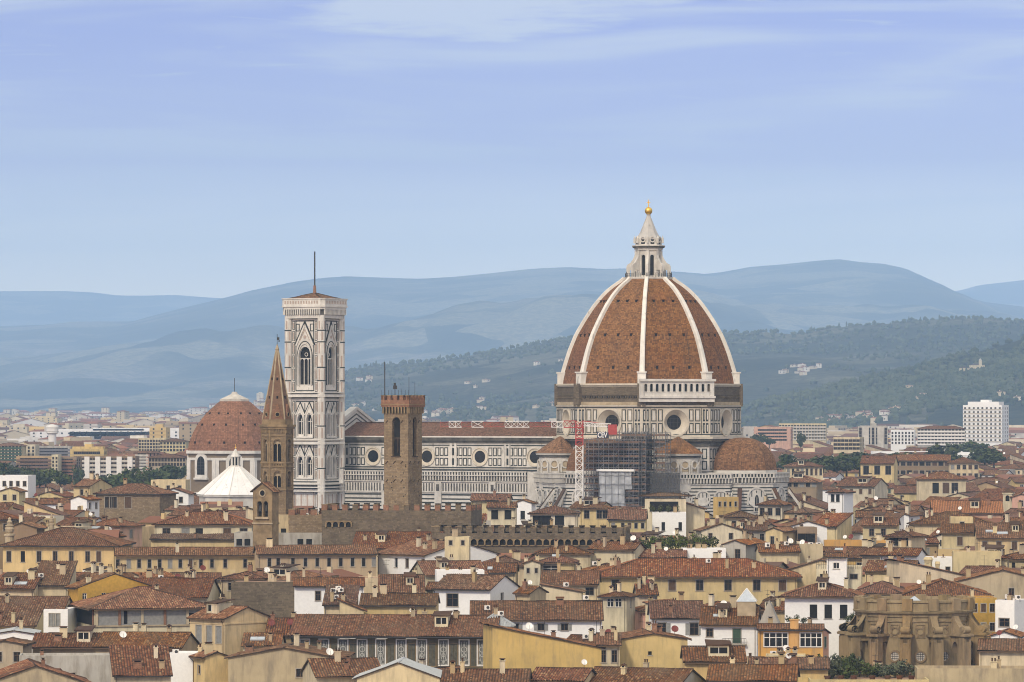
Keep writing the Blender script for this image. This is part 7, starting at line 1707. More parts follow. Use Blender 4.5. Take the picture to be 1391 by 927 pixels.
def tree(name, label, x, y, z0, h, wd, kind='tree', mat='leaf', seed=0, n=520, group=None, cat='tree'):
    T = thing(name, label, cat, (x, y, z0), seed*1.3, group)
    mb = MB(); r = random.Random(seed); tp = .55 if kind == 'tree' else .4
    mb.frus(7, .035*wd, .02*wd, -.3, h*tp)
    if kind != 'cypress':
        for q in range(4): a = q*1.6+seed; mb.bar((0,0,h*tp*.7), (math.cos(a)*wd*.24, math.sin(a)*wd*.24, h*.68), .025*wd)
    mb.build('trunk', [M['bark']], T)
    c = place(crown_mesh(kind, seed % 5, n, mat, .045 if kind != 'cypress' else .03), 'crown', T); c.scale = (wd, wd, h) if kind != 'cypress' else (wd*3, wd*3, h)
    return T
TREES = [  # px, py of the top, Y, height, width, label
 (10,624,2180,15,16,'dark round tree at the left picture edge before the long brown block'),(28,630,2150,12,14,'second dark tree from the left picture edge'),(44,638,2080,10,12,'smaller dark tree between the left edge trees and the cypress like one'),
 (62,632,2100,13,15,'broad dark tree in front of the narrow cream stair tower'),(54,640,2050,10,13,'low tree left of the broad dark tree'),(82,636,2080,11,12,'dark tree in front of the brown brick block'),(106,629,2140,16,7,'tall narrow dark tree left of the white panel block'),
 (138,646,2000,9,14,'low grey green tree under the white panel block'),(160,640,2000,11,14,'dark tree under the last stair panel of the white block'),(182,634,2020,14,16,'bushy tree under the pink corner block'),(200,640,1980,12,13,'tree right of the bushy one under the pink block'),
 (212,632,2030,14,16,'big tree left of the brown roofed building by the chapel'),(230,631,2120,11,18,'flat topped tree behind the brown roofed building by the chapel'),(246,630,2140,10,12,'tree touching the drum of the red chapel dome'),
 (1032,589,2900,9,14,'dark tree by the corner of the red tribune dome'),(1045,592,2850,8,10,'smaller tree below the brown office slab'),(1088,585,2800,14,6,'slim dark conifer before the long balcony block'),
 (1069,616,2050,11,13,'round dark tree right of the red tribune dome'),(1100,620,1980,8,14,'low dark trees left of the long tree row'),(1118,619,1960,9,16,'third crown from the left in the tree row below the offices'),(1137,616,1960,11,16,'fourth crown in the tree row below the offices'),
 (1150,613,1970,12,15,'tallest round crown in the tree row below the offices'),(1168,613,1980,12,16,'green crown at the right end of the tree row'),(1182,616,1960,10,14,'last small crown right of the tree row'),
 (1284,601,2250,16,22,'large round dark tree left of the white tower block foot'),(1308,600,2700,14,22,'dark tree in front of the white tower block'),(1322,597,2800,12,18,'tree beside the dark one before the white tower block'),(1338,607,2300,12,20,'round tree below the white tower block'),
 (1226,612,2100,8,16,'pale green low tree near the long dark balconied building'),(1350,612,2250,8,14,'low tree right of the round tree under the white tower')]
for i, (px, py, Y, h, wd, lb) in enumerate(TREES):
    zt = PZ(py, Y); tree('tree', lb, PX(px, Y), Y, max(0., zt-h*1.0), h, wd, seed=i, group='trees among the city blocks')
    KEEP.append((px-wd*K/Y*.42, px+wd*K/Y*.42, py, py+h*K/Y*.75, Y))
GS = [(874,732),(884,728),(896,729),(907,727),(918,731),(929,727),(941,723),(953,726),(964,729)]
SN = 'first second third fourth fifth sixth seventh eighth ninth tenth eleventh'.split()
for i, (px, py) in enumerate(GS):
    tree('shrub', SN[i] + ' green shrub from the left along the shrub roof terrace', PX(px, 962), 962+i % 3, PZ(750, 962), (750-py)*962/K*1.1+.4, 3.4+.6*(i % 3), 'shrub', 'leaf2', i, 260, 'shrubs on the roof terrace', 'shrub')
G2 = [(1118,884,.0),(1131,880,.4),(1144,884,.2),(1154,879,.5),(1167,889,.1),(1178,893,.3),(1190,896,.2),(1203,899,.6),(1216,893,.4),(1228,893,.2),(1243,900,.1),(1150,900,.9),(1128,905,.8)]
LB2 = ['dark leafy plant at the left end of the planted terrace','tall dark bush second on the planted terrace','glossy bush behind the pale olive bush','leafy bush beside the church drum terrace','silver green olive bush in the middle of the planted terrace','low dark plant left of the yellow post','clipped dark plant between terrace pots','bright green low shrub at the front of the terrace','spreading pale green olive tree on the terrace','olive crown at the right end of the planted terrace','dark potted bush at the terrace edge','round shrub in a pot before the leafy bush','grey green bush at the front left of the terrace']
for i, (px, py, dy) in enumerate(G2):
    Y = 700-dy*8; h = (922-py)*Y/K
    tree('shrub', LB2[i], PX(px, Y), Y, PZ(922, Y), h, 2.6+.5*(i % 3), 'shrub', ('leaf', 'leaf2', 'leaf3')[(i*2) % 3] if i not in (4, 8, 9, 12) else 'leaf3', i, 420, 'plants on the foreground terrace', 'shrub')
KEEP.append((1110, 1250, 878, 925, 690))
for i, px in enumerate((1124, 1142, 1160, 1185, 1206, 1222, 1238)):
    Y = 690; t = thing('flower_pot', 'terracotta pot number %s from the left on the planted terrace' % SN[i], 'flower pot', (PX(px, Y), Y, PZ(926, Y)), 0, 'pots on the foreground terrace'); mb = MB(); mb.lathe([(.32, 0), (.48, .75), (.52, .75), (.52, .9), (.42, .9), (.4, .8), (.01, .78)], 14); mb.build('pot_body', [M['tile_new']], t)
KEEP.append((868, 972, 724, 748, 955))
H(1100, 1262, None, 928, 'foreground roof terrace crowded with potted shrubs', 'f', 'butter', yb=940, yr=922, Y=684, rot=-1, d=16, ref='planted foreground terrace', parapet=.5)
G3 = [(1072,838),(1081,835),(1092,840),(1152,836),(1160,833)]
for i, (px, py) in enumerate(G3): tree('shrub', SN[i] + ' potted plant from the left on the white villa terrace', PX(px, 832), 832, PZ(848, 832), (848-py)*832/K+.5, 1.9, 'shrub', 'leaf', i, 200, 'plants on the white villa terrace', 'shrub')
for i, px in enumerate((886, 896, 908, 918)): tree('shrub', SN[i] + ' plant from the left inside the planted roof loggia', PX(px, 1173), 1173.2, PZ(697, 1173), 2.6, 2.2, 'shrub', 'leaf2', i, 160, 'plants inside the roof loggia', 'shrub')

# ------------------------------------------------------------ the rest of the old town
frnd = random.Random(77)
def obb(c): 
    cx, cy, r, hw, hd = c; ca, sa = math.cos(r), math.sin(r)
    return [(cx+ca*a-sa*b, cy+sa*a+ca*b) for a, b in ((-hw,-hd),(hw,-hd),(hw,hd),(-hw,hd))]
def sat(A, B):
    if math.hypot(A[0]-B[0], A[1]-B[1]) > math.hypot(A[3], A[4]) + math.hypot(B[3], B[4]): return False
    a, b = obb(A), obb(B)
    for r in (A[2], A[2]+math.pi/2, B[2], B[2]+math.pi/2):
        c, s = math.cos(r), math.sin(r); pa = [x*c+y*s for x, y in a]; pb = [x*c+y*s for x, y in b]
        if max(pa) < min(pb) or max(pb) < min(pa): return False
    return True
FILL = []
cells = {}
def near_cells(x, y): 
    i, j = int(x//60), int(y//60); return [(i+a, j+b) for a in (-1,0,1) for b in (-1,0,1)]
for f in FOOT:
    if max(f[3], f[4]) < 40: cells.setdefault((int(f[0]//60), int(f[1]//60)), []).append(f)
BIG = [f for f in FOOT if max(f[3], f[4]) >= 18]
def blocked(f):
    for b in BIG:
        if sat(f, b): return True
    for c in near_cells(f[0], f[1]):
        for o in cells.get(c, ()):
            if sat(f, o): return True
    return False
def gen(Y0, Y1, dr, wr, gap):
    r0 = DR; Y = Y0
    while Y < Y1:
        half = 760*Y/K; x = -half - frnd.uniform(0, 8)
        while x < half:
            w = frnd.uniform(*wr); d = frnd.uniform(*dr); rot = r0 + R(frnd.choice((0, 0, 0, 6, -8, 20, 34)) + frnd.uniform(-4, 4))
            cy = Y + frnd.uniform(-.25, .25)*dr[0] ; cx = x + w/2
            x += w*frnd.uniform(.82, 1.0) + gap
            w_, d_ = (w, d) if frnd.random() < .65 else (d, w)
            f = (cx, cy, rot, w_/2-.3, d_/2-.3)
            if blocked(f): continue
            yt = cy - abs(w_/2*math.sin(rot)) - abs(d_/2*math.cos(rot))
            # eave row for this depth, with scatter
            ye = float(np.interp(yt, YV[::-1], YE[::-1])) + frnd.uniform(-5, 9)*min(1, 900/yt)
            h = CZ - (ye-HY)*yt/K
            if yt > 1240: h = frnd.uniform(12.5, 24.5) + max(0, min(6, (yt-1500)/250)) + (frnd.random() < .06)*3
            h = max(9, min(h, 27.5))
            roof = frnd.choices('eghsrf', (40, 14, 22, 8, 6, 10))[0]; pitch = frnd.uniform(14, 19)
            hw = {'e': d_/2, 'g': w_/2, 'h': min(w_, d_)/2, 's': d_, 'r': w_, 'f': .5}[roof]
            rise = 3.0 if roof == 'f' else hw*math.tan(R(pitch)) + .3
            ex = abs(w_/2*math.cos(rot)) + abs(d_/2*math.sin(rot)) + .6
            x0, x1 = CX + K*(cx-ex)/cy, CX + K*(cx+ex)/cy
            ok = True
            for q in range(2):
                ytop = HY + K*(CZ-h-rise)/cy
                need = None
                for (a, b, t, bo, Yk) in KEEP:
                    if Yk > yt and x1 > a+1.5 and x0 < b-1.5 and ytop < bo-2: need = bo if need is None else max(need, bo)
                if need is None: break
                h = CZ - rise - (need-HY+.5)*cy/K
                if h < 6: ok = False; break
            if not ok: continue
            cells.setdefault((int(cx//60), int(cy//60)), []).append(f)
            FILL.append(dict(x=cx, y=cy, rot=rot, w=w_, d=d_, h=h, roof=roof, pitch=pitch, px=(x0+x1)/2, x0=x0, x1=x1, yt=HY+K*(CZ-h-rise)/cy, ye=HY+K*(CZ-h)/yt, Y=cy))
        Y += dr[0]*.72 + gap*.5
gen(610, 1260, (7.5, 12), (6.5, 13), .2)
gen(1260, 2000, (9.5, 15), (8, 16), .6)
gen(2000, 3300, (11, 18), (9, 20), 2.0)
# painter's estimate of what the camera can see of each
ids = np.full((1000, 1391), -1, np.int32)
ents = [(f['Y'], f['x0'], f['x1'], f['yt'], f['ye'], i) for i, f in enumerate(FILL)] + [(Y, a, b, t, t+4, -2) for (Y, a, b, t) in OCC]
for Y, a, b, t, e, i in sorted(ents, key=lambda q: -q[0]):
    a_, b_ = max(0, int(a)), min(1391, int(b)+1)
    if b_ <= a_: continue
    t_ = max(0, min(999, int(t))); e_ = max(t_, min(999, int(e))); m_ = int((b_-a_)*.12)
    ids[t_:e_, a_+m_:max(a_+m_+1, b_-m_)] = i; ids[e_:, a_:b_] = i
vis = np.bincount(ids[:927][ids[:927] >= 0].ravel(), minlength=len(FILL))
for i, f in enumerate(FILL): f['vis'] = int(vis[i])
NH = sum(1 for o in col.objects if o.name.startswith('house') and o.parent is None)
order = sorted([f for f in FILL if f['vis'] >= 14], key=lambda f: -f['vis'])
NT = 296 - NH
tops, rest = order[:NT], order[NT:]
WC = [('cream', 'cream', 26), ('pale', 'pale', 14), ('white', 'white', 9), ('butter', 'buttery', 12), ('ochre', 'ochre', 8), ('yellow', 'yellow', 6), ('beige', 'beige', 9), ('grey', 'grey', 4), ('tan', 'tan', 5), ('pink', 'pinkish', 2)]
RW = {'e': 'tiled roof', 'g': 'gabled front', 'h': 'hipped roof', 's': 'lean-to roof', 'r': 'sloping roof', 'f': 'flat roof'}
ORD = ['', 'second', 'third', 'fourth', 'fifth', 'sixth', 'seventh', 'eighth', 'ninth', 'tenth', 'eleventh', 'twelfth']
for f in tops:
    f['wall'] = frnd.choices(WC, [c[2] for c in WC])[0]
    my = min(f['yt']+8, 926); best = min(REFS, key=lambda q: math.hypot((q[0]-f['px'])/1.6, (q[1]-my)*1.3))
    dx, dy = f['px']-best[0], my-best[1]
    if abs(dx)/1.6 > abs(dy)*1.3: f['rel'] = ('right of' if dx > 0 else 'left of')
    else: f['rel'] = 'in front of' if dy > 0 else 'behind'
    f['ref'] = best[2]; f['dist'] = math.hypot(dx/1.6, dy*1.3)
byk = {}
for f in tops: byk.setdefault((f['ref'], f['rel']), []).append(f)
for (ref, rel), fs in byk.items():
    for i, f in enumerate(sorted(fs, key=lambda q: q['dist'])):
        o_ = (ORD[i] + ' house ' + rel) if i else ('house directly ' + rel)
        f['label'] = '%s walled, %s, %s the %s' % (f['wall'][1], RW[f['roof']], o_, ref)
fr2 = random.Random(3)
for f in tops:
    near = f['Y'] < 1080; nw = max(1, int(f['w']/fr2.uniform(3.0, 4.6))); ns = max(1, int(f['d']/fr2.uniform(3.2, 5)))
    st = fr2.choices(['s', 'sw', 'sb', 'sc', 'scG', 'sO', 'o', 'scB'], (16, 18, 14, 8, 5, 12 if near else 2, 12, 8))[0]
    ws_, hs_ = fr2.choice(((.9,1.4), (1.0,1.6), (1.1,1.9), (.8,1.2), (1.4,1.5))); off = fr2.uniform(.5, 1.1)
    z1 = f['h']-off-hs_; rows = 2 if f['vis'] > 300 else 1
    fw = [((i+.5)*f['w']/nw-f['w']/2+fr2.uniform(-.3,.3), ws_, hs_, z1-q*3.4, st) for i in range(nw) for q in range(rows) if fr2.random() < .8]
    sw = [((i+.5)*f['d']/ns, ws_, hs_, z1-q*3.4, st) for i in range(ns) for q in range(rows) if fr2.random() < .55]
    fw = [q for q in fw if abs(q[0]) < f['w']/2-ws_/2-.1]; sw = [q for q in sw if ws_/2+.1 < q[0] < f['d']-ws_/2-.1]
    house(f['label'], f['x'], f['y'], f['rot'], f['w'], f['d'], f['h'], f['roof'], f['pitch'], f['wall'][0], fr2.choices(['tile', 'tile_red', 'tile_dark'], (55, 22, 23))[0] if near else 'tile_far',
          fw=fw, sw=sw, near=near, chim=fr2.choice((1,1,2,2,3)) if f['Y'] < 1500 else fr2.choice((0,1)), dish=fr2.choices((0,1,2), (5,4,2))[0] if near else (fr2.random() < .2)*1, ant=fr2.choices((0,1), (7,3))[0] if near else 0,
          ac=(fr2.random() < .22)*1 if near else 0, sky=(fr2.random() < .15)*1 if near else 0, seed=int(f['px']), over=.55)
# smaller and farther ones, and the plain out to the hills: one mass
FM = {}
def colored(name, attr):
    m, nt, b = newmat(name); a = nd(nt, 'ShaderNodeAttribute'); a.attribute_name = attr
    n = noise(nt, .12, 5, .6); c = mix(nt, rangev(nt, n, .5, .75, 0, .35), a.outputs['Color'], (.20,.17,.14)); nt.links.new(c, b.inputs['Base Color']); b.inputs['Roughness'].default_value = .9; b.inputs['Specular IOR Level'].default_value = .15; return m
class Mass:
    def __init__(s): s.v = []; s.f = []; s.c = []
    def q(s, pts, c): b = len(s.v); s.v += pts; s.f.append(tuple(range(b, b+len(pts)))); s.c.append(c)
    def build(s, name):
        me = bpy.data.meshes.new(name); me.from_pydata(s.v, [], s.f); at = me.color_attributes.new('Col', 'FLOAT_COLOR', 'CORNER'); fl = []
        for f, c in zip(s.f, s.c): fl.extend([c[0], c[1], c[2], 1.0]*len(f))
        at.data.foreach_set('color', fl); me.materials.append(colored(name + '_surface', 'Col')); o = bpy.data.objects.new(name, me); col.objects.link(o); return o
mr = random.Random(19)
def mass_house(ms, x, y, rot, w, d, h, roof, pitch, z0=0., far=1., wc=None):
    ca, sa = math.cos(rot), math.sin(rot); P = lambda a, b, z: (x+ca*a-sa*b, y+sa*a+ca*b, z0+z)
    if wc is None:
        n_, _, _ = mr.choices(WC, [c[2] for c in WC])[0]; wc = PL[n_]
    k = mr.uniform(.82, 1.08); wc = tuple(v*k for v in wc); k = mr.uniform(.7, 1.15); rc = tuple(v*k for v in mr.choice(((.215,.098,.062), (.19,.095,.068), (.24,.108,.066), (.15,.085,.064), (.26,.12,.075))))
    tn = math.tan(R(pitch)); a, b = w/2, d/2
    for p, q in (((-a,-b),(a,-b)), ((a,-b),(a,b)), ((a,b),(-a,b)), ((-a,b),(-a,-b))): ms.q([P(*p,0), P(*q,0), P(*q,h), P(*p,h)], wc)
    if roof == 'f':
        rc = mr.choice(((.40,.37,.33), (.33,.30,.27), (.27,.2,.15), (.55,.53,.50))); ms.q([P(-a,-b,h-.02), P(a,-b,h-.02), P(a,b,h-.02), P(-a,b,h-.02)], rc)
        bw = mr.uniform(.2,.4)*w; ms.q([P(-bw,-b*.4,h), P(bw,-b*.4,h), P(bw,-b*.4,h+2.6), P(-bw,-b*.4,h+2.6)], wc); ms.q([P(bw,-b*.4,h), P(bw,b*.4,h), P(bw,b*.4,h+2.6), P(bw,-b*.4,h+2.6)], wc); ms.q([P(-bw,b*.4,h), P(-bw,-b*.4,h), P(-bw,-b*.4,h+2.6), P(-bw,b*.4,h+2.6)], wc); ms.q([P(-bw,-b*.4,h+2.6), P(bw,-b*.4,h+2.6), P(bw,b*.4,h+2.6), P(-bw,b*.4,h+2.6)], rc)
    else:
        o = .6; A, B = a+o, b+o; z = h-o*tn+.15
        if roof in 'hp':
            m_ = min(A, B); zr = z+m_*tn; rx, ry = A-m_, B-m_
            for s_ in (-1, 1):
                pt = [P(-A,s_*B,z), P(A,s_*B,z), P(rx,s_*ry,zr), P(-rx,s_*ry,zr)]; ms.q(pt if s_ < 0 else pt[::-1], rc)
                pt = [P(s_*A,-B,z), P(s_*A,B,z), P(s_*rx,ry,zr), P(s_*rx,-ry,zr)]; ms.q(pt if s_ > 0 else pt[::-1], rc)
        elif roof in 'er' or roof == 's':
            zr = h+b*tn+.15; ms.q([P(-A,-B,z), P(A,-B,z), P(A,0,zr), P(-A,0,zr)], rc); ms.q([P(A,B,z), P(-A,B,z), P(-A,0,zr), P(A,0,zr)], rc)
            for s_ in (-1, 1): ms.q([P(s_*a,-b*s_,h), P(s_*a,b*s_,h), P(s_*a,0,h+b*tn)], wc)
        else:
            zr = h+a*tn+.15; ms.q([P(A,-B,z), P(A,B,z), P(0,B,zr), P(0,-B,zr)], rc); ms.q([P(-A,B,z), P(-A,-B,z), P(0,-B,zr), P(0,B,zr)], rc)
            for s_ in (-1, 1): ms.q([P(a*-s_*-1,s_*b,h), P(-a*-s_*-1,s_*b,h), P(0,s_*b,h+a*tn)], wc)
    wcol = (.035,.036,.04); e = .06
    fh = 3.2; nr = min(int(h/fh), 5 if far < 2 else 8); bal = mr.random() < .25 and h > 15
    for q in range(nr):
        z1 = h-.7-q*fh; z0_ = z1-1.6
        n = max(1, int(w/(3.2*far)))
        for i in range(n):
            if mr.random() < .85: c = (i+.5)*w/n-a; ww = .55*far**.6; ms.q([P(c-ww,-b-e,z0_), P(c+ww,-b-e,z0_), P(c+ww,-b-e,z1), P(c-ww,-b-e,z1)], wcol)
        if bal: ms.q([P(-a+.5,-b-.5,z0_-.8), P(a-.5,-b-.5,z0_-.8), P(a-.5,-b-.5,z0_+.1), P(-a+.5,-b-.5,z0_+.1)], tuple(v*.9 for v in wc))
        n = max(1, int(d/(3.6*far)))
        for i in range(n):
            if mr.random() < .7: c = (i+.5)*d/n-b; ww = .55*far**.6; ms.q([P(a+e,c-ww,z0_), P(a+e,c+ww,z0_), P(a+e,c+ww,z1), P(a+e,c-ww,z1)], wcol)
    if mr.random() < .6 and roof != 'f':
        c1, c2 = mr.uniform(-a*.6, a*.6), mr.uniform(-b*.5, b*.3); zc = h+.3; 
        for p, q in (((-.5,-.4),(.5,-.4)), ((.5,-.4),(.5,.4)), ((.5,.4),(-.5,.4)), ((-.5,.4),(-.5,-.4))): ms.q([P(c1+p[0],c2+p[1],zc), P(c1+q[0],c2+q[1],zc), P(c1+q[0],c2+q[1],zc+1.9), P(c1+p[0],c2+p[1],zc+1.9)], wc)
ms = Mass()
for f in rest: mass_house(ms, f['x'], f['y'], f['rot'], f['w'], f['d'], f['h'], f['roof'], f['pitch'])
o = ms.build('small_town_roofs'); o['kind'] = 'stuff'
print('FILL', len(FILL), 'order', len(order), 'NH', NH, 'tops', len(tops), 'rest', len(rest), 'minvis', tops[-1]['vis'])
# ------------------------------------------------------------ ground, hills, plain, haze
def zground(x, y): return float(np.interp(y, [0, 1400, 3000, 6000, 12000, 40000], [0, 0, 3, 12, 26, 26]))
def earth(name, stops, sc_, field=None):
    m, nt, b = newmat(name); tc = nd(nt, 'ShaderNodeTexCoord'); ob = tc.outputs['Object']
    n1 = noise(nt, sc_, 8, .62, vec=ob); c = ramp(nt, n1, stops)
    if field:
        vo = nd(nt, 'ShaderNodeTexVoronoi'); vo.inputs['Scale'].default_value = sc_*2.2; nt.links.new(ob, vo.inputs['Vector'])
        sp = nd(nt, 'ShaderNodeSeparateColor'); nt.links.new(vo.outputs['Color'], sp.inputs[0])
        n3 = noise(nt, sc_*.55, 5, .6, vec=ob)
        k = nd(nt, 'ShaderNodeMath', operation='MULTIPLY'); nt.links.new(rangev(nt, sp.outputs[0], .35, .5), k.inputs[0]); nt.links.new(rangev(nt, n3, .46, .52), k.inputs[1])
        c = mix(nt, k.outputs[0], c, field)
    n2 = noise(nt, sc_*26, 4, .65, vec=ob); c = mix(nt, rangev(nt, n2, .38, .6), c, mix(nt, 1., c, (.42,.45,.5), 'MULTIPLY'))
    nt.links.new(c, b.inputs['Base Color']); b.inputs['Roughness'].default_value = 1.; b.inputs['Specular IOR Level'].default_value = .05
    return m
M['ground'] = earth('city_ground', [(.3,(.16,.14,.12)),(.6,(.22,.20,.17)),(1,(.28,.25,.22))], .01)
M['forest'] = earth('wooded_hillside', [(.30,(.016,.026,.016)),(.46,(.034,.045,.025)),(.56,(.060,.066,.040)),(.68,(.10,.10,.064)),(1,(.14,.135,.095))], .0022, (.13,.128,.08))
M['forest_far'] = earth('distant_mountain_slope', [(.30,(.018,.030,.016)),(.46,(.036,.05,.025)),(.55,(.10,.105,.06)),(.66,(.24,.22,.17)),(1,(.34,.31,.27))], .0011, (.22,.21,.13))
mb = MB(); xs = [-13500, -4000, -1500, 0, 1500, 4000, 13500]; ys = [60, 700, 1400, 2200, 3000, 4500, 6000, 9000, 12000, 20000, 33000, 46000]
for i in range(len(xs)-1):
    for j in range(len(ys)-1): mb.quad((xs[i],ys[j],zground(0,ys[j])), (xs[i+1],ys[j],zground(0,ys[j])), (xs[i+1],ys[j+1],zground(0,ys[j+1])), (xs[i],ys[j+1],zground(0,ys[j+1])))
tag(mb.build('ground', [M['ground']]), None, None, kind='structure')
from mathutils import noise as mn
HILLS = {}
def hill(name, prof, Yc, Yf, Yb, matn, res, rough, ridge, seed, nx_=240, ny_=60, expo=1.0):
    """prof: skyline in the photograph (px, py); crest at depth Yc, foot at Yf, back foot at Yb"""
    P = sorted(prof); pxs = [p[0] for p in P]; pys = [p[1] for p in P]
    xa, xb = PX(pxs[0], Yc), PX(pxs[-1], Yc)
    def zf(x, y):
        px = CX + K*x/Yc; zs = PZ(float(np.interp(px, pxs, pys)), Yc)
        if y <= Yc: t = max(0, (y-Yf)/(Yc-Yf)); g = zground(x, Yf); s = t**(expo*1.22)
        else: t = max(0, 1-(y-Yc)/(Yb-Yc)); g = 20; s = t*t*(3-2*t)
        amp = (zs-g)
        v = mn.fractal(Vector((x/ridge+seed, y/(ridge*1.6), seed)), .9, 2.1, 6)*rough
        w = 4*t*(1-t)**1.7*1.4 if y <= Yc else .1*t
        return g - 6 + (amp+6)*s + v*amp*w*.55 + v*amp*.03
    vs, fs = [], []
    for j in range(ny_+1):
        t = j/ny_; y = Yf + (Yc-Yf)*t*1.0 if j <= ny_*.75 else 0
        y = Yf + (Yc-Yf)*(t/.75) if t <= .75 else Yc + (Yb-Yc)*((t-.75)/.25)
        for i in range(nx_+1):
            x = (xa + (xb-xa)*i/nx_)*(y/Yc*.5+.5); vs.append((x, y, zf(x, y)))
    for j in range(ny_):
        for i in range(nx_): a = j*(nx_+1)+i; fs.append((a, a+1, a+nx_+2, a+nx_+1))
    me = bpy.data.meshes.new(name); me.from_pydata(vs, [], fs); me.materials.append(M[matn]); me.polygons.foreach_set('use_smooth', [True]*len(fs))
    o = bpy.data.objects.new(name, me); col.objects.link(o); o['kind'] = 'structure'; HILLS[name] = zf; return zf
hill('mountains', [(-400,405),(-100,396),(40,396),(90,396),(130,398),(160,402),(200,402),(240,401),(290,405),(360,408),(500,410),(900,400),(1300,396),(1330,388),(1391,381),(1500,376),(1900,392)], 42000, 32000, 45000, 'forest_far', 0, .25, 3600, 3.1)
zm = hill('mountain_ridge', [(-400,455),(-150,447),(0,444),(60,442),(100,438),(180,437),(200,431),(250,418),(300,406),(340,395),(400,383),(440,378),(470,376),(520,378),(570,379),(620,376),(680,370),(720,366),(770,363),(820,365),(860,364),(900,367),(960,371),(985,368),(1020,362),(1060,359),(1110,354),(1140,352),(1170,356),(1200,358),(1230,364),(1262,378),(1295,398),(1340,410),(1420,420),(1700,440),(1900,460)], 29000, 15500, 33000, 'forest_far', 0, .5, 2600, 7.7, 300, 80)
zh = hill('wooded_hills', [(-300,600),(150,590),(228,576),(300,562),(380,545),(430,528),(470,507),(500,498),(560,494),(600,490),(650,482),(700,474),(740,467),(770,461),(880,455),(1000,453),(1040,452),(1080,455),(1120,448),(1160,443),(1200,441),(1240,436),(1290,433),(1340,432),(1391,436),(1500,430),(1700,440)], 11000, 6800, 13500, 'forest', 0, .5, 1500, 1.3, 300, 80, 1.15)
zn = hill('near_hillside', [(900,600),(985,568),(1020,553),(1060,543),(1100,536),(1130,527),(1180,514),(1240,502),(1290,488),(1320,479),(1350,472),(1391,460),(1450,448),(1700,440)], 7400, 5500, 8600, 'forest', 0, .4, 850, 5.2, 240, 70, 1.1)
def zland(x, y): return max(zground(x, y), zh(x, y) if 6800 < y < 13500 else -99, zn(x, y) if 5500 < y < 8600 and x > PX(900, y) else -99)
# tree cover on the hills: a far-off wood
tv, tf = [], []
tr_ = np.random.RandomState(8)
ico = [(0,0,1)] + [(.9*math.cos(a), .9*math.sin(a), .35) for a in np.linspace(0, 2*math.pi, 6)[:-1]] + [(.75*math.cos(a+.6), .75*math.sin(a+.6), -.55) for a in np.linspace(0, 2*math.pi, 6)[:-1]]
icof = [(0,1+i,1+(i+1) % 5) for i in range(5)] + [(1+i, 6+i, 1+(i+1) % 5) for i in range(5)] + [(6+i, 6+(i+1) % 5, 1+(i+1) % 5) for i in range(5)]
def blob(x, y, z, r, h):
    b = len(tv); a = tr_.uniform(0, 6.28); ca, sa = math.cos(a), math.sin(a)
    for p in ico: k = tr_.uniform(.8, 1.2); tv.append((x+(p[0]*ca-p[1]*sa)*r*k, y+(p[0]*sa+p[1]*ca)*r*k, z+h*(.45+.55*p[2]*k)))
    tf.extend([tuple(b+i for i in f) for f in icof])
cnt = 0
while cnt < 5200:
    if tr_.rand() < .55: y = tr_.uniform(6900, 11400); px = tr_.uniform(180, 1420); f = zh
    else: y = tr_.uniform(5600, 7500); px = tr_.uniform(1000, 1420); f = zn
    x = PX(px, y); z = f(x, y)
    if z < zground(x, y)+2: continue
    dens = mn.fractal(Vector((x/420, y/520, 3.3)), .8, 2, 4)
    t_ = .22 + 1.6*dens
    crest = (f is zh and y > 10400)
    if tr_.rand() > (t_ if not crest else .9): continue
    cyp = tr_.rand() < .10
    blob(x, y, z-1, 2.0 if cyp else tr_.uniform(4, 8), tr_.uniform(11, 17) if cyp else tr_.uniform(6, 12)); cnt += 1
for i in range(950):     # trees on the plain between the blocks
    y = 2100 + 7000*tr_.rand()**1.3; px = tr_.uniform(-20, 1410); x = PX(px, y)
    dens = mn.fractal(Vector((x/160, y/420, 9.3)), .8, 2, 3)
    if dens < .0: continue
    blob(x, y, zland(x, y)-1, tr_.uniform(3, 6.5), tr_.uniform(8, 15))
for i in range(260):      # dark wood at the foot of the hill right of the dome
    px = tr_.uniform(1010, 1140); y = tr_.uniform(5700, 6400); x = PX(px, y); blob(x, y, zn(x, y)-1, tr_.uniform(3, 6), tr_.uniform(11, 18))
def woods_mat():
    m, nt, b = newmat('distant_woods'); tc = nd(nt, 'ShaderNodeTexCoord')
    a = noise(nt, .006, 4, .6, vec=tc.outputs['Object']); c = mix(nt, rangev(nt, a, .38, .62), (.026,.042,.022), (.070,.085,.042))
    k = noise(nt, .07, 3, .6, vec=tc.outputs['Object']); c = mix(nt, rangev(nt, k, .4, .7, 0, .8), c, (.09,.105,.055))
    nt.links.new(c, b.inputs['Base Color']); b.inputs['Roughness'].default_value = .9; b.inputs['Specular IOR Level'].default_value = .05; return m
me = bpy.data.meshes.new('hill_woods'); me.from_pydata(tv, [], tf); me.materials.append(woods_mat())
o = bpy.data.objects.new('hill_woods', me); col.objects.link(o); o['kind'] = 'stuff'
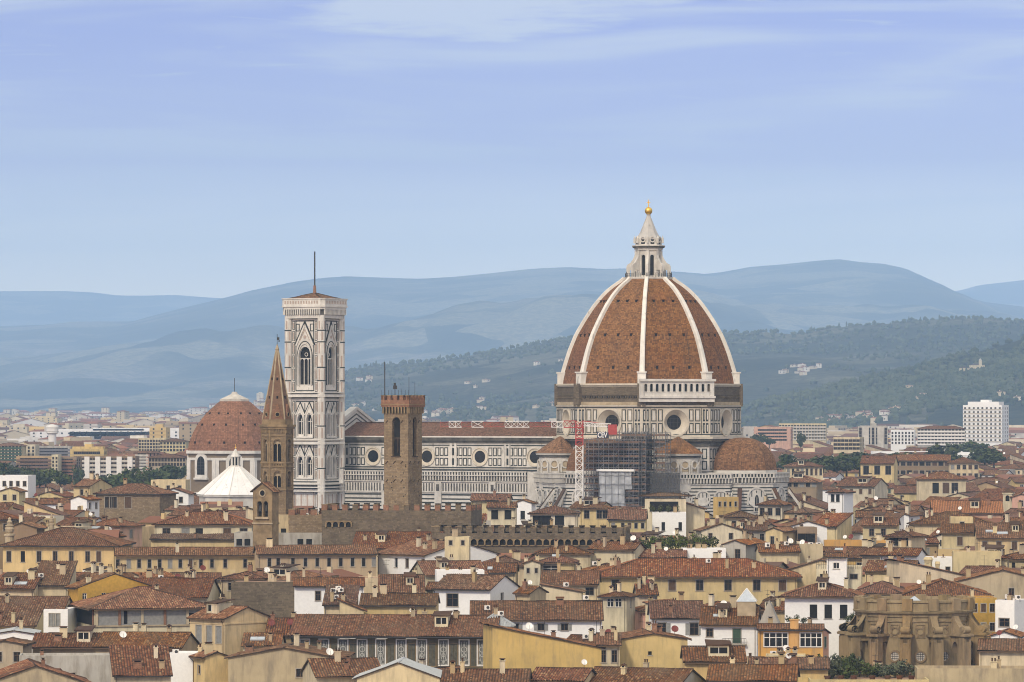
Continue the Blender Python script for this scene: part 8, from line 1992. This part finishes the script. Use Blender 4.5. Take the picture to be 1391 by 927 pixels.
# the built-up plain
ms = Mass(); n = 0
while n < 5600:
    y = 3000 + 9500*mr.random()**1.9; px = mr.uniform(-25, 1415); x = PX(px, y)
    if 960 < px and y > 5450: continue
    if 480 < px < 780 and y > 6600 and mr.random() < .6: continue
    z0 = zland(x, y)-1; 
    if z0 > zground(x, y) + (7 if 400 < px < 800 else 50): continue
    big = mr.random() < .16
    w, d = (mr.uniform(22, 60), mr.uniform(12, 20)) if big else (mr.uniform(8, 18), mr.uniform(8, 13)); h = mr.uniform(15, 25) if big else mr.uniform(9, 17)
    if mr.random() < .008 and px < 1150: h = mr.uniform(28, 36); w = mr.uniform(14, 22)
    roof = mr.choices('hegf', (30, 25, 10, 45 if big else 15))[0]
    if y < 3400 and not (1010 > px > 480): 
        if blocked((x, y, 0, w/2, d/2)): continue
    yt = HY+K*(CZ-h-z0)/y
    if any(Yk > y and px+w*K/y/2 > a and px-w*K/y/2 < b and yt < bo for a, b, t, bo, Yk in KEEP): continue
    wc = None
    if mr.random() < .4: wc = mr.choice(((.72,.70,.66), (.66,.62,.54), (.62,.54,.42), (.6,.56,.5)))
    mass_house(ms, x, y, R(mr.choice((-28, -28, 60, -10, 15)) + mr.uniform(-8, 8)), w, d, h, roof, 15, z0, 1.6 if y < 5000 else 3.0, wc); n += 1
# hillside villas and hamlets
for (px, y0, dy, sp, k) in ((600,8040,144,22,10),(662,8040,120,24,6),(730,8040,144,32,8),(560,8160,180,26,4),(655,9120,240,30,3),(1090,8760,144,26,9),(1078,8700,96,12,4),(1140,6500,192,30,8),(1180,6565,192,30,9),(1205,6500,144,14,4),(1125,6630,120,20,3),(500,9120,240,20,4),(493,9960,120,14,3),(1250,6760,360,60,6),(1380,6500,240,20,3),(20,11760,600,60,16),(150,11760,600,90,16),(700,9600,360,60,4)):
    for i in range(k):
        y = y0 + mr.gauss(0, dy*.5); x = PX(px + mr.gauss(0, sp*.6), y); z0 = zland(x, y)-1; mass_house(ms, x, y, R(mr.uniform(-60, 30)), mr.uniform(8, 16), mr.uniform(7, 11), mr.uniform(5, 9), mr.choice('heh'), 15, z0, 2.5, mr.choice(((.66,.60,.48), (.70,.66,.58), (.62,.53,.38))))
for (px, y, w, h) in ((600, 3700, 150, 9), (130, 4300, 120, 9), (190, 4300, 130, 10), (1245, 2650, 70, 8), (1290, 2700, 60, 7)):
    x = PX(px, y); mass_house(ms, x, y, 0, w, 40, h+16, 'f', 10, zground(x, y), 2.0, (.78,.78,.77))
o = ms.build('distant_town'); o['kind'] = 'stuff'
# hilltop villa
Y = min(range(5700, 7380, 10), key=lambda q: abs(HY+K*(CZ-zn(PX(1332, q), q))/q - 505)); vx = PX(1332, Y); zv = zn(vx, Y); vil = thing('hilltop_villa', 'pale hilltop villa with a small domed tower on the wooded slope', 'villa', (vx, Y, 0), 0); zz = lambda y: PZ(y, Y)
mb = MB(); mb.box(PX(1304,Y)-vx, PX(1318,Y)-vx, 0, 14, zv-20, zz(500)); mb.box(PX(1318,Y)-vx, PX(1338,Y)-vx, 4, 18, zv-20, zz(496)); mb.box(PX(1342,Y)-vx, PX(1356,Y)-vx, -8, 8, zv-20, zz(499)); mb.box(PX(1330,Y)-vx, PX(1334,Y)-vx, 2, 6, zv-20, zz(490)); mb.box(PX(1312,Y)-vx, PX(1375,Y)-vx, -22, -20, zv-25, zz(507))
for a, b, y_, t, bb in ((1306,1317,0,502,506), (1320,1337,4,498,503), (1343,1355,-8,501,506)):
    F = ((PX(a,Y)-vx, y_, 0), (1,0), (0,-1)); L_ = PX(b,Y)-PX(a,Y)
    for i in range(4): mb.prect(F, (i+.3)*L_/4, (i+.55)*L_/4, zz(bb), zz(bb-2.2), .003, .1, 1)
mb.build('wall', [M['pale'], M['dark']], vil)
mb = MB()
for a, b, y0, y1, t in ((1304,1318,0,14,500), (1318,1338,4,18,496), (1342,1356,-8,8,499)):
    w = PX(b,Y)-PX(a,Y); r_, _ = roof_mesh('h', w, y1-y0, zz(t), 16, .6, False); r_.T = None; off = Vector((PX((a+b)/2,Y)-vx, (y0+y1)/2, 0)); mb.add([tuple(Vector(p)+off) for p in r_.v], r_.f, 0)
mb.build('roof', [M['tile_far']], vil); mb = MB(); mb.lathe([(2.2, zz(490)), (2.0, zz(488.8)), (1.2, zz(487.8)), (.1, zz(487))], 10, 0, (PX(1332,Y)-vx, 4)); mb.build('cupola', [M['conc']], vil)
# ------------------------------------------------------------ air
hz = MB(); hz.box(-14000, 14000, -60, 46500, -30, 1750)
m = bpy.data.materials.new('air'); m.use_nodes = True; nt = m.node_tree; nt.nodes.clear(); out = nt.nodes.new('ShaderNodeOutputMaterial'); pv = nt.nodes.new('ShaderNodeVolumePrincipled')
pv.inputs['Color'].default_value = HAZE_COL + (1,); pv.inputs['Density'].default_value = HAZE_D; pv.inputs['Anisotropy'].default_value = HAZE_G
nt.links.new(pv.outputs[0], out.inputs['Volume'])
tag(hz.build('haze', [m]), None, None, kind='stuff')
